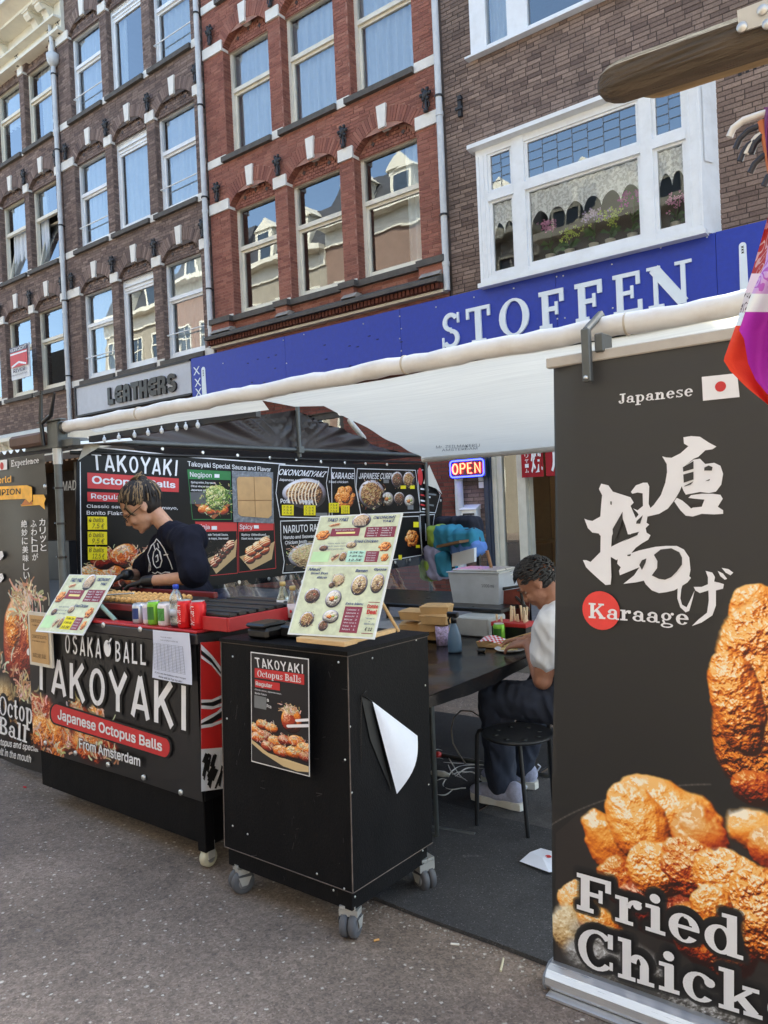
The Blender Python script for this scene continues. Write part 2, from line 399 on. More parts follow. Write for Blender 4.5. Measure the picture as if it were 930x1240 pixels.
def old_house(name, label, x0, x1, z0, z1, wins, rows, rec, bm, mm, fm, kinds, curt, xvis0, n_single, seed=1, glass=GLASS, spring=.0, rise=.33, ring=.26):
    H = thing(name, label, 'house', ((x0+x1)/2, D, 0))
    holes = []; arches = []
    for zb, zt in rows:
        for a, b in wins: holes.append((a, b, zb, zt+.02)); arches.append((a, b, zt+spring))
    def circ(a, b, zs):
        hw = (b-a)/2; r = (hw*hw+rise*rise)/(2*rise); return (a+b)/2, zs+rise-r, r
    AC = [(a, b, zs, *circ(a, b, zs)) for a, b, zs in arches]
    def hf(z):
        o = [(a-.005, b+.005) for a, b, zb, zt in holes if zb-.03 < z < zt+.02]
        for a, b, zs, cx, cz, r in AC:
            ro = r+ring; top = cz+ro
            if zs < z < top:
                hw = math.sqrt(max(ro*ro-(z-cz)**2, 0)); aa = max(cx-hw, a-.24) if z < zs+.3 else cx-hw; bb = min(cx+hw, b+.24) if z < zs+.3 else cx+hw
                o.append((aa, bb))
        return o
    rect = [(a, b, zb, zt) for a, b, zb, zt in holes]+[(a+.02, b-.02, zt, zt+rise*.6) for a, b, zb, zt in holes]
    wall = wall_sheet(x0, x1, z0, z1, rect, D)
    for a, b, zb, zt in holes:     # reveals of the openings
        wall.quad((a, D, zb-.05), (a, D+rec+.1, zb-.05), (a, D+rec+.1, zt+.3), (a, D, zt+.3)); wall.quad((b, D+rec+.1, zb-.05), (b, D, zb-.05), (b, D, zt+.3), (b, D+rec+.1, zt+.3))
        wall.quad((a, D+.001, zb-.03), (b, D+.001, zb-.03), (b, D+rec+.1, zb-.03), (a, D+rec+.1, zb-.03))
    wo = wall.build('wall', mm, H)
    boxes = brick_boxes(x0+.01, x1-.01, z0, z1, hf, D, seed=seed)
    vis = [q for q in boxes if q[0] > xvis0 and q[2] < 14.3]
    vis.sort(key=lambda q: (-q[2]*0 + math.hypot((q[0]+q[1])/2, D))); one = set(vis[:n_single])
    single_bricks([q for q in vis if q in one], wo, bm)
    st = bricks_mesh([q for q in boxes if q not in one])
    # bricks of the reveals (the left-hand side of each opening shows)
    for a, b, zb, zt in holes:
        z = zb; k = 0
        while z+.0625 < zt+.25:
            if k % 2: segs = [(0, rec)]
            else: segs = [(0, rec*.5-.005), (rec*.5+.005, rec)]
            for s, e in segs: st.box(a-.02, D+s+.002, z+.0055, a+.007, D+e, z+.057)
            z += .0625; k += 1
    # arches of upright bricks
    for a, b, zs, cx, cz, r in AC:
        th = math.asin(min(1, ((b-a)/2)/r)); n = max(9, int(2*th*(r+ring/2)/.068)) | 1
        for k in range(n):
            t0 = -th+2*th*k/n+.004; t1 = -th+2*th*(k+1)/n-.004; t0, t1 = t0-(.0), t1
            P = [(cx+math.sin(t)*q, cz+math.cos(t)*q) for t, q in ((t0, r), (t1, r), (t1, r+ring), (t0, r+ring))]
            st.prism(P, D-.008-.004*((k*7) % 3)/2, D+rec-.02, 'y')
        # tympanum laid in small bricks
        for i in range(int((b-a)/.11)):
            for jz in range(6):
                xx = a+.04+i*.11+(jz % 2)*.055; zz = zs-.03+jz*.06
                if xx < b-.03 and (xx+.05-cx)**2+(zz+.05-cz)**2 < (r-.03)**2 : st.box(xx, D+rec-.065, zz, xx+.1, D+rec-.02, zz+.05)
    st = stuff(st.build('bricks', bm, wo))
    for a, b, zs, cx, cz, r in AC:
        ty = MB(); ty.quad((a, D+rec-.045, zs-.05), (b, D+rec-.045, zs-.05), (b, D+rec-.045, zs+rise+.06), (a, D+rec-.045, zs+rise+.06)); ty.build('tympanum', mm, wo)
    for a, b, zs, cx, cz, r in AC:
        for q in (-.3, 0, .3):
            di = MB(); xx = cx+q*(b-a)*.8; zz = zs+.13+(.07 if q == 0 else 0); s = .045
            di.prism([(xx-s, zz), (xx, zz-s), (xx+s, zz), (xx, zz+s)], D+rec-.075, D+rec-.05, 'y'); di.build('tympanum_diamond', mat('dark_glazed_brick', srgb(58, 44, 42), .5), wo)
    # keystones, imposts, sills
    for a, b, zs, cx, cz, r in AC:
        k = MB(); zt = cz+r+ring
        k.prism([(cx-.07, zt-.34), (cx+.07, zt-.34), (cx+.105, zt+.05), (cx-.105, zt+.05)], D-.05, D+rec-.02, 'y'); k.build('keystone', STONE, H)
    for ri, (zb, zt) in enumerate(rows):
        edges = [x0]+[q for ab in wins for q in ab]+[x1]
        for i in range(0, len(edges), 2):
            a, b = edges[i], edges[i+1]
            if b-a < .05 or a > x1: continue
            k = MB(); k.box(a+.0 if i else a+.02, D-.045, zt+spring-.04, b+.012 if i+2 < len(edges) else b-.02, D+.03, zt+spring+.17)
            if i+2 < len(edges): k.box(b-.004, D+.031, zt+spring-.04, b+.012, D+rec-.01, zt+spring+.17)
            k.build('impost', STONE, H)
            k = MB(); k.box(a+.02, D-.03, zb-.13, b-.02, D+.03, zb+.03); k.build('sill_block', STONE, H)
            o = link(bpy.data.objects.new('anchor', ANCH)); o.parent = H; o.location = Vector(((a+b)/2+(0 if 0 < i < len(edges)-2 else 0), D-.03, zt+spring+.19))-H.location
        for wi, (a, b) in enumerate(wins):
            k = MB(); k.box(a-.1, D-.09, zb-.13, b+.02, D+.0, zb-.03); k.add([(a-.1, D-.09, zb-.03), (b+.02, D-.09, zb-.03), (b+.02, D+rec, zb+.005), (a-.1, D+rec, zb+.005)], [(0, 1, 2, 3)])
            k.build('window_sill', SILL, H)
            kd = kinds[ri][wi]; cu = curt[ri][wi]
            make_window(H, kd, b-a, zt-zb+.02, fm, a, D+rec, zb, cu, glass, seed=seed*31+ri*5+wi)
    return H, wo
# ------------------------------------------------------------------ the row of houses across the pavement
FULL = (LACE2, 0.0, 1.0, 0.0); SH = (LACE, 0, 1, 0)
r2 = [(5.0, 7.15), (8.25, 10.38), (11.48, 13.52)]
H2, _ = old_house('brown_brick_house', 'brown brick house with white windows above the grey LEATHERS board', -17.98, -12.42, 3.9, 16.2,
    [(-17.42, -16.06), (-15.77, -14.42), (-14.11, -12.74)], r2, .12, BROWN, MORT_B, WHITE,
    [['R', 'S', 'R'], ['R', 'S', 'R'], ['R', 'S', 'R']],
    [[(LACE, 0, 1, .0), None, (LACE, 0, 1, 0)], [FULL, FULL, FULL], [(LACE2, 0, 1, 0), (LACE, 0, .3, 0), (LACE, 0, 1, 0)]], -18, 300, seed=3)
H1, _ = old_house('brown_brick_house', 'brown brick house under a cream cornice, with a sold board on its wall', -23.6, -18.02, 3.9, 14.0,
    [(-22.95, -21.7), (-21.33, -19.92), (-19.68, -18.3)], r2, .14, BROWN, MORT_B, CREAM,
    [['T', 'T', 'T'], ['O', 'O', 'O'], ['O', 'T', 'T']],
    [[None, None, None], [None, (LACE, .1, 1, 0), (LACE, .0, .3, 0)], [None, (LACE, .0, 1, .5), (LACE, .3, 1, 0)]], -21.5, 300, seed=5)
HR, WR = old_house('red_brick_house', 'red brick terraced house with three bays of cream sash windows above the blue shop board', -12.38, -6.6, 4.85, 16.6,
    [(-11.78, -10.47), (-10.14, -8.81), (-8.48, -7.11)], [(5.56, 7.76), (8.8, 10.97), (12.0, 14.2)], .19, REDB, MORT_R, CREAM,
    [['T', 'T', 'T'], ['T', 'T', 'T'], ['T', 'T', 'T']],
    [[(mat('brown_curtain', srgb(80, 66, 58), .9), .0, .12, 0), None, (LACE, .62, 1, 0)], [FULL, FULL, FULL], [FULL, None, FULL]], -12.4, 300, seed=9, glass=GLASS2)
# stone bands and brick cornice under the first windows of the red house
b = MB(); b.box(-12.36, D-.1, 5.42, -6.62, D, 5.52); 
for a, c in ((-12.36, -11.78), (-10.47, -10.14), (-8.81, -8.48), (-7.11, -6.62)): b.box(a+.002, D-.2, 5.421, c+.05, D-.1, 5.525)
b.prism([(D-.34, 5.14), (D-.02, 5.28), (D-.02, 5.1), (D-.34, 5.08)], -12.36, -6.62, 'x'); b.build('stone_band', SILL, HR)
b = MB(); b.box(-12.36, D-.2, 4.99, -6.62, D, 5.08)
for i in range(70): b.box(-12.36+i*.082, D-.26, 4.99, -12.36+i*.082+.055, D-.2, 5.075)
b.build('corbel_band', brick_mat('corbel_brick', [srgb(104, 58, 46), srgb(84, 46, 38)]), HR)
b = MB(); b.box(-12.36, D-.16, 4.94, -6.62, D, 4.985); b.build('pale_strip', CREAM, HR)
for a, c in ((-12.36, -11.8), (-10.45, -10.16), (-8.79, -8.5), (-7.09, -6.62)): MB().box(a, D-.14, 5.24, c, D, 5.42).build('pier_foot', REDB, HR)
for a, c in ((-12.3, -11.74), (-10.4, -10.08), (-8.73, -8.42), (-7.04, -6.64)): MB().prism([(D-.24, 5.22), (D-.14, 5.31), (D, 5.31), (D, 5.22)], a, c, 'x').build('pier_base_stone', mat('grey_stone', srgb(150, 142, 134), .8, var=.2), HR)

# cream cornice and attic of the far left house
b = MB(); cx0, cx1 = -23.6, -17.55
b.box(cx0, D-.1, 13.78, cx1, D+.2, 14.45); b.box(cx0, D-.2, 13.7, cx1, D+.2, 13.78); b.box(cx0, D-.5, 14.45, cx1, D+.2, 14.52)
b.prism([(D-.75, 14.62), (D+.2, 14.62), (D+.2, 14.52), (D-.5, 14.52)], cx0, cx1, 'x'); b.box(cx0, D-.85, 14.62, cx1+.1, D+.3, 14.85); b.box(cx0, D-.3, 13.98, cx1, D-.1, 14.03)
b.build('cornice', CREAM, H1)
for bx in (-22.6, -20.35, -18.55, -18.0):
    b = MB(); b.prism([(D-.46, 14.45), (D-.46, 14.33), (D-.38, 14.25), (D-.3, 14.3), (D-.2, 14.12), (D-.12, 14.08), (D-.1, 14.0), (D-.1, 14.45)], bx-.12, bx+.12, 'x')
    b.box(bx-.16, D-.49, 14.4, bx+.16, D-.1, 14.449); b.build('bracket', CREAM, H1)
b = MB(); b.box(-23.6, D+.3, 14.85, -18.02, D+.5, 17.5); b.build('attic_wall', CREAM, H1)
for ax in (-22.6, -20.9): make_window(H1, 'T', 1.1, 1.7, CREAM, ax, D+.19, 15.1, None, seed=8)

# shells: rooms behind the windows, roofs, gables
def shell(H, x0, x1, z1, floors):
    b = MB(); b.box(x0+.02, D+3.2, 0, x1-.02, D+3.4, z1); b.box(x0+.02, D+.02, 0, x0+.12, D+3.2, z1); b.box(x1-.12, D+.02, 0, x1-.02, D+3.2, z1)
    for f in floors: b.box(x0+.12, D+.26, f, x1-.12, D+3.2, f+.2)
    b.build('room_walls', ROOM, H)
    b = MB(); b.prism([(D+.02, z1), (D+3.5, z1+2.2), (D+9, z1), (D+9, 0), (D+3.45, 0), (D+3.45, z1-.02)], x0+.02, x1-.02, 'x')
    b.build('roof', mat('slate', srgb(60, 62, 68), .6, var=.3, vs=3), H)
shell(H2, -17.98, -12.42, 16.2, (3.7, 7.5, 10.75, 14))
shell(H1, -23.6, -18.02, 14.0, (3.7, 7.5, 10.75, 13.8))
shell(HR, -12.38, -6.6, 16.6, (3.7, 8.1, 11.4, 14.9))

# ---- downpipes (things of their own)
def downpipe(x, label, z0, z1, top=None, y=D-.12, r=.055):
    t = thing('downpipe', label, 'downpipe', (x, y, z0), 'downpipes between the houses')
    b = MB(); b.tube([(x, y, z0), (x, y, z1)], r, 10)
    z = z0+.4
    while z < z1: b.tube([(x, y, z), (x, y, z+.06)], r*1.18, 10); z += 2.4
    b.build('pipe', PIPE, t)
    z = z0+1.2
    while z < z1: q = MB(); q.tube([(x, y, z), (x, y, z+.03)], r*1.3, 10); q.box(x-.015, y, z, x+.015, y+.12, z+.03); q.build('clamp', IRON, t); z += 1.9
    if top: q = MB(); q.lathe([(r*1.1, 0), (.14, .12), (.16, .3), (.1, .34)], (x, y, top), 12); q.tube([(x, y, top+.3), (x, y-.05, top+1.2)], r*.9, 8); q.build('hopper', PIPE, t)
downpipe(-17.97, 'pale grey downpipe between the two brown brick houses', 3.95, 13.0, 12.95)
downpipe(-12.4, 'pale grey downpipe where the brown house meets the red one', 4.98, 16.2)
downpipe(-6.57, 'pale grey downpipe where the red house meets the modern brick building', 4.95, 16.2)
downpipe(-6.52, 'dull grey lower downpipe under the red neon sign', 0.0, 3.9, y=D-.1, r=.07)

# ------------------------------------------------------------------ modern brick building with the bay window
HB = thing('modern_brick_building', 'brown brick building with a wide white bay window above the blue board', 'building', (-3, D, 0))
uw = (-5.98, .6, 8.5, 10.6)
hs = [uw, (-5.75, -2.5, 4.9, 6.95), (-5.86, .6, 0, 3.9)]
wo = wall_sheet(-6.58, 1.5, 0, 16.6, hs, D+.0).build('wall', MORT_D, HB)
def hfB(z): return [(a, c) for a, c, z0, z1 in hs if z0-.02 < z < z1+.02]
bx = brick_boxes(-6.53, 1.4, 0.0, 16.5, hfB, D, bw=.215, ch=.0645, pr=.008, j=.012, seed=21)
vis = [q for q in bx if q[2] > 4.95 and q[3] < 9.6 and q[1] < .0]; vis.sort(key=lambda q: math.hypot((q[0]+q[1])/2, q[2]-1.5)); one = set(vis[:300])
single_bricks(list(one), wo, TAN); stuff(bricks_mesh([q for q in bx if q not in one]).build('bricks', TAN, wo))
b = MB(); b.box(-6.56, D+.02, 3.9, -6.46, D+3.2, 16.6); b.box(.7, D+.02, 0, .8, D+3.2, 16.6); b.box(-6.46, D+3.2, 3.6, .7, D+3.4, 16.6)
for f in (7.4, 11.0): b.box(-6.46, D+.02, f, .7, D+3.2, f+.2)
b.build('room_walls', ROOM, HB)
b = MB(); b.box(-6.56, D+3.41, 0, 1.5, D+9, 16.6); b.box(-6.56, D+.02, 16.6, 1.5, D+9, 16.8); b.build('roof', mat('slate', (.05, .05, .06)), HB)
# upper window: one frame, mullions, panes
z0u = 8.5; f = MB(); f.box(-6.0, D-.03, z0u, -5.72, D+.08, 10.6); f.box(-5.36, D-.02, z0u, -5.02, D+.08, 10.6); f.box(-2.2, D-.02, z0u, -2.0, D+.08, 10.6)
f.box(-5.72, D-.01, z0u, -5.36, D+.07, z0u+.09); f.box(-5.02, D-.01, z0u, .6, D+.07, z0u+.09)
f.prism([(D-.13, z0u-.05), (D-.13, z0u-.02), (D, z0u+.02), (D, z0u-.05)], -6.06, .6, 'x')
fo = f.build('window', WHITE, HB)
for a, c in ((-5.72, -5.36), (-5.02, -2.2), (-2.0, .6)): MB().quad((a, D+.03, z0u+.09), (c, D+.03, z0u+.09), (c, D+.035, 10.6), (a, D+.03, 10.6)).build('pane', GLASS2, fo)
c = MB(); c.grid(lambda s, t: (-5.72+s*.36, D+.12+.02*math.sin(s*22), 8.5+t*2), 30, 2); c.build('curtain', LACE2, fo)
# iron bracket and small vents
v = MB(); v.box(-6.26, D-.07, 7.65, -6.2, D, 7.98); v.box(-6.3, D-.09, 7.75, -6.16, D-.07, 7.79); v.box(-6.25, D-.09, 7.9, -6.17, D-.05, 7.93); v.build('wall_anchor', IRON, HB)
for i in range(6):
    p = PY(896+i*9, 92-i*4, D-.01); MB().box(p.x-.02, D-.012, p.z-.0, p.x+.02, D-.002, p.z+.17).build('vent_slot', mat('black_void', (.01, .01, .01)), HB)
# bay window
y1 = D-.3; BXL, BXR, BZ0, BZ1 = -5.84, -2.58, 4.83, 6.98
bay = MB()
def zl(u, v): return PY(u, v, y1).z
def xl(u, v): return PY(u, v, y1).x
bay.box(BXL, y1, BZ0, BXL+.19, y1+.1, BZ1-.1)                                 # left post
xa, xb = xl(624, 280), xl(638, 280); bay.box(xa, y1-.012, BZ0, xb, y1+.1, BZ1-.1)
xc, xd = xl(776, 200), xl(791, 200); bay.box(xc, y1-.012, BZ0, xd, y1+.1, BZ1-.1)
xe = xl(831, 190); bay.box(xe, y1, BZ0, BXR, y1+.1, BZ1-.1)
for a, c in ((xe+.03, xe+.05), (xe+.14, xe+.155), (BXL+.04, BXL+.055), (BXL+.12, BXL+.135)): bay.box(a, y1-.012, BZ0+.1, c, y1, BZ1-.2)
bay.box(BXL+.19, y1, BZ0, xe, y1+.1, BZ0+.13); bay.box(BXL+.19, y1, BZ1-.2, xe, y1+.1, BZ1-.1)
bay.box(BXL-.03, y1-.05, BZ0-.03, BXR+.03, y1+.12, BZ0+.035)
bay.prism([(y1-.12, BZ1-.08), (y1-.12, BZ1-.02), (D, BZ1+.06), (D, BZ1-.1), (y1-.02, BZ1-.1)], BXL-.08, BXR+.08, 'x')
tz = zl(700, 214); t0 = zl(640, 237)
ztm = (zl(640, 228)+zl(770, 177))/2
for a, c in ((BXL+.19, xa), (xb, xc), (xd, xe)):
    bay.box(a, y1-.02, ztm-.06, c, y1+.08, ztm+.06)
    for q0, q1 in ((BZ0+.13, ztm-.06), (ztm+.06, BZ1-.2)):
        t = .05; bay.box(a, y1+.02, q0, a+t, y1+.07, q1); bay.box(c-t, y1+.02, q0, c, y1+.07, q1); bay.box(a+t, y1+.02, q0, c-t, y1+.07, q0+t); bay.box(a+t, y1+.02, q1-t*.7, c-t, y1+.07, q1)
# right cheek of the bay, splayed back to the wall
bay.add([(BXR, y1, BZ0), (BXR+.14, D, BZ0), (BXR+.14, D, BZ1-.1), (BXR, y1, BZ1-.1)], [(0, 1, 2, 3)])
bay.add([(BXR+.03, y1+.03, BZ0+.9), (BXR+.1, y1+.17, BZ0+.9), (BXR+.1, y1+.17, BZ1-.3), (BXR+.03, y1+.03, BZ1-.3)], [(0, 1, 2, 3)])
bay.add([(BXL, D, BZ0), (BXL, y1, BZ0), (BXL, y1, BZ1-.1), (BXL, D, BZ1-.1)], [(0, 1, 2, 3)])
bay.box(BXL, y1+.1, BZ0-.02, BXR, D+.3, BZ0+.06)
BW = bay.build('bay_window', WHITE, HB)
for a, c in ((BXL+.24, xa-.05), (xb+.05, xc-.05), (xd+.05, xe-.05)):
    for q0, q1, up in ((BZ0+.18, ztm-.1, 0), (ztm+.1, BZ1-.24, 1)):
        MB().quad((a, y1+.045, q0), (c, y1+.048, q0), (c, y1+.046, q1), (a, y1+.045, q1)).build('pane', GLASS3 if not up else GLASS2, BW)
        if up:
            l = MB(); n = max(2, round((c-a)/.22)); 
            for k in range(1, n): l.box(a+(c-a)*k/n-.003, y1+.036, q0, a+(c-a)*k/n+.003, y1+.043, q1)
            for k in (1, 2, 3):
                for i in range(n):
                    zz = q0+(q1-q0)*k/4+(.05 if i % 2 else 0); l.box(a+(c-a)*i/n, y1+.036, zz-.004, a+(c-a)*(i+1)/n, y1+.043, zz+.004)
            l.build('leading', LEAD, BW)
# scalloped lace behind the lower lights
lm = bpy.data.materials.new('white_lace'); lm.use_nodes = True; n = lm.node_tree
pb = n.nodes['Principled BSDF']; pb.inputs['Base Color'].default_value = (.95, .96, .98, 1); pb.inputs['Roughness'].default_value = .9
tcn = n.nodes.new('ShaderNodeTexCoord'); vo = n.nodes.new('ShaderNodeTexVoronoi'); vo.inputs['Scale'].default_value = 9; n.links.new(tcn.outputs['Object'], vo.inputs['Vector'])
nz = n.nodes.new('ShaderNodeTexNoise'); nz.inputs['Scale'].default_value = 26; n.links.new(tcn.outputs['Object'], nz.inputs['Vector'])
mm = n.nodes.new('ShaderNodeMath'); mm.operation = 'LESS_THAN'; mm.inputs[1].default_value = .5; n.links.new(nz.outputs[0], mm.inputs[0])
mr = n.nodes.new('ShaderNodeMapRange'); mr.inputs[3].default_value = 1.0; mr.inputs[4].default_value = .72; n.links.new(mm.outputs[0], mr.inputs[0]); n.links.new(mr.outputs[0], pb.inputs['Alpha'])
for a, c, n_ in ((BXL+.24, xa-.05, 2), (xb+.05, xc-.05, 6), (xd+.05, xe-.05, 2)):
    l = MB(); zt_ = ztm-.1; 
    l.grid(lambda s, t: (a+s*(c-a), y1+.075+.01*math.sin(s*n_*9), zt_-t*(.30+.17*(abs(math.cos(math.pi*(s*n_+.5)))**.6*-1+1)**1.0)), n_*14, 6); l.build('lace_valance', lm, BW)
b = MB(); b.box(BXL+.1, y1+.5, BZ0+.1, BXR-.1, y1+.52, BZ0+.75); b.build('window_board', mat('dark_wood_board', srgb(60, 48, 44), .6), BW)

# plants behind the bay window
LEAF = mat('leaf_green', srgb(62, 92, 44), .6, var=.4, vs=10); LIME = mat('lime_flower', srgb(170, 186, 90), .7, var=.2); MAG = mat('magenta_petal', srgb(168, 60, 160), .6, var=.25, vs=20); PINK = mat('pink_petal', srgb(214, 150, 190), .6, var=.2)
POT = mat('cream_pot', srgb(190, 180, 160), .5); LIL = mat('lilac_petal', srgb(190, 170, 210), .6)
for u, v, hh, m_, lab in ((665, 278, .55, PINK, 'pink orchid in a pale pot behind the left of the wide bay pane'), (689, 285, .34, LIME, 'lime flowering plant behind the bay pane, between pink and mauve orchids'),
        (718, 272, .5, LIL, 'mauve potted orchid in the middle of the bay window'), (738, 268, .42, LIME, 'yellow green potted flower behind the bay pane'), (765, 262, .62, MAG, 'tall magenta orchid behind the right end of the wide bay pane'),
        (817, 240, .4, PINK, 'small pale plant behind the narrow right bay pane')):
    p = PY(u, v, y1+.3); z = BZ0+.18; x = p.x; t = thing('potted_plant', lab, 'plant', (x, y1+.3, z), 'plants in the bay window')
    q = MB(); q.lathe([(.05, 0), (.075, .13), (.07, .13), (.0, .12)], (x, y1+.3, z), 10); q.build('pot', POT, t)
    rr = random.Random(u); q = MB(); fl = MB()
    for k in range(12):
        a = rr.uniform(0, 6.28); L = rr.uniform(.1, .2); h0 = rr.uniform(.1, hh*.6); dx, dy = math.cos(a), math.sin(a)*.6; w_ = .02
        q.add([(x-dy*w_, y1+.3+dx*w_, z+h0), (x+dy*w_, y1+.3-dx*w_, z+h0), (x+dx*L*.6, y1+.3+dy*L*.6, z+h0+L*.5), (x+dx*L, y1+.3+dy*L, z+h0+L*.2)], [(0, 1, 2), (0, 2, 3)])
    q.tube([(x, y1+.3, z+.1), (x+.03, y1+.28, z+hh*.6), (x+.06, y1+.26, z+hh)], .006, 5); q.build('leaves', LEAF, t)
    for k in range(30):
        px, pz = x+.04+rr.gauss(0, .09), z+hh+rr.gauss(0, .055); py = y1+.26+rr.gauss(0, .04); s = rr.uniform(.016, .034); a = rr.uniform(0, 3)
        for aa in (a, a+2.1, a+4.2): fl.add([(px, py, pz), (px+s*math.cos(aa), py-.01, pz+s*math.sin(aa)), (px+s*1.2*math.cos(aa+.6), py-.015, pz+s*1.2*math.sin(aa+.6)), (px+s*math.cos(aa+1.2), py-.01, pz+s*math.sin(aa+1.2))], [(0, 1, 2, 3)])
    fl.build('blossoms', m_, t)
# ------------------------------------------------------------------ lettering
_tc = {}
SIDE = bpy.data.scenes.new('workbench')      # lettering and bodies are turned into meshes here, away from the big scene
def bake(o):
    SIDE.collection.objects.link(o); vl = SIDE.view_layers[0]; vl.update()
    me = bpy.data.meshes.new_from_object(o.evaluated_get(vl.depsgraph)); bpy.data.objects.remove(o); return me
try:            # the plain sans that ships with Blender itself
    SANS = bpy.data.fonts.load(bpy.utils.system_resource('DATAFILES')+'/fonts/Inter.woff2')
except Exception:
    SANS = None
def glyph(s, off=0.0, shear=0.0):
    """text outline as a 2D mesh scaled to the unit square, with its true aspect"""
    k = (s, off, shear)
    if k in _tc: return _tc[k]
    c = bpy.data.curves.new('lettering', 'FONT'); c.body = s; c.font = (SANS if SANS and max(map(ord, s)) < 0x2000 or SANS and '€' in s else c.font); c.offset = (0 if (SANS and max(map(ord, s)) < 0x2100) else off); c.shear = shear; c.resolution_u = 3
    me = bake(bpy.data.objects.new('lettering', c))
    V = np.array([v.co[:2] for v in me.vertices]); Fc = [tuple(p.vertices) for p in me.polygons]
    bpy.data.curves.remove(c); bpy.data.meshes.remove(me)
    lo, hi = V.min(0), V.max(0); U = (V-lo)/np.maximum(hi-lo, 1e-6)
    _tc[k] = (U, Fc, (hi-lo)[0]/(hi-lo)[1]); return _tc[k]
# slab serif letters: l = straight stroke x0 y0 x1 y1 width, r = rectangle, a = elliptical arc cx cy rx ry from to (degrees) widths, d = dot
SL = {
'F': (.86, 'r .1 0 .32 1;r 0 0 .42 .12;r 0 .88 .84 1;r .7 .66 .84 .9;r .3 .45 .6 .57;r .54 .34 .64 .68'),
'E': (.9, 'r .1 0 .3 1;r 0 0 .84 .1;r 0 .9 .82 1;r .7 .68 .82 .9;r .3 .46 .58 .56;r .53 .36 .62 .67;r .74 0 .87 .3'),
'C': (.9, 'a .48 .5 .46 .5 42 318 .2 .09;r .74 .62 .86 .98;r .78 .1 .86 .3'),
'T': (.86, 'r .32 0 .54 1;r .18 0 .68 .09;r 0 .9 .86 1;r 0 .7 .1 .92;r .76 .7 .86 .92'),
'K': (1.0, 'r .1 0 .32 1;r 0 0 .42 .12;r 0 .88 .42 1;l .3 .42 .78 .92 .1;l .46 .58 .82 .06 .2;r .58 .88 .92 1;r .62 0 1 .12'),
'N': (1.0, 'r .14 0 .24 1;r .02 0 .36 .08;l .16 .95 .78 .03 .24;r .74 0 .84 1;r .62 .92 .98 1;r 0 .92 .3 1'),
'O': (.96, 'a .48 .5 .47 .51 0 360 .2 .07'),
'J': (.6, 'r .28 .2 .48 1;r .1 .88 .6 1;a .25 .2 .23 .2 180 360 .1 .1;d .1 .22 .1'),
'B': (.86, 'r .1 0 .32 1;r 0 0 .5 .12;r 0 .88 .5 1;a .44 .74 .34 .26 -90 90 .2 .1;a .46 .27 .38 .27 -90 90 .22 .1;r .3 .46 .5 .56'),
'r': (.62, 'r .1 0 .3 .68;r 0 0 .42 .1;r 0 .6 .3 .7;a .5 .44 .24 .25 60 180 .1 .1;d .52 .56 .1'),
'i': (.42, 'r .12 0 .32 .68;r 0 0 .44 .1;r 0 .6 .3 .7;d .21 .88 .12'),
'e': (.68, 'a .34 .35 .33 .36 20 325 .2 .07;r .2 .33 .66 .42;a .34 .35 .33 .36 0 90 .15 .1'),
'd': (.78, 'a .33 .34 .32 .35 0 360 .19 .08;r .46 0 .66 1;r .36 .9 .6 1;r .56 0 .78 .1'),
'h': (.84, 'r .1 0 .3 1;r 0 0 .4 .1;r 0 .9 .3 1;a .47 .42 .23 .27 0 170 .18 .1;r .5 0 .7 .45;r .44 0 .82 .1'),
'n': (.84, 'r .1 0 .3 .68;r 0 0 .4 .1;r 0 .6 .3 .7;a .47 .42 .23 .27 0 170 .18 .1;r .5 0 .7 .45;r .44 0 .82 .1'),
'c': (.66, 'a .35 .35 .34 .36 40 320 .2 .08;d .56 .52 .11'),
'k': (.84, 'r .1 0 .3 1;r 0 0 .4 .1;r 0 .9 .3 1;l .28 .28 .62 .62 .1;l .4 .4 .7 .06 .19;r .46 .6 .78 .7;r .48 0 .84 .1'),
'a': (.7, 'r .42 .04 .6 .5;a .34 .47 .26 .23 0 160 .12 .12;d .16 .5 .1;a .3 .2 .29 .2 0 360 .16 .08;r .54 0 .72 .1'),
'g': (.72, 'a .3 .45 .27 .25 0 360 .16 .08;a .33 -.12 .33 .16 0 360 .12 .08;l .12 .24 .2 .02 .12;d .62 .64 .09'),
's': (.6, 'a .3 .52 .24 .18 20 270 .12 .1;a .3 .18 .26 .18 -160 90 .12 .1;r .46 .5 .54 .68;r .03 .02 .11 .2'),
'p': (.78, 'r .1 -.32 .3 .68;r 0 -.32 .44 -.22;r 0 .6 .3 .7;a .42 .34 .32 .35 0 360 .19 .08'),
't': (.5, 'r .12 .1 .32 .92;r 0 .58 .46 .68;a .3 .18 .18 .18 180 350 .15 .07'),
'o': (.7, 'a .35 .35 .34 .36 0 360 .2 .08'),
'u': (.82, 'r .1 .2 .3 .68;r 0 .6 .3 .7;a .34 .26 .24 .26 180 350 .18 .1;r .5 0 .7 .68;r .4 .6 .6 .7;r .6 0 .82 .1'),
'l': (.42, 'r .12 0 .32 1;r 0 0 .44 .1;r 0 .9 .3 1'),
'x': (.76, 'l .12 .66 .6 .04 .18;l .14 .04 .6 .66 .09;r 0 .6 .34 .7;r .44 .6 .74 .7;r 0 0 .3 .1;r .4 0 .76 .1'),
'S': (.7, 'a .36 .73 .3 .27 25 275 .15 .12;a .34 .26 .32 .28 -155 95 .15 .12;r .6 .68 .67 .97;r .02 .03 .09 .32'),
}
SL['s2'] = SL['s']
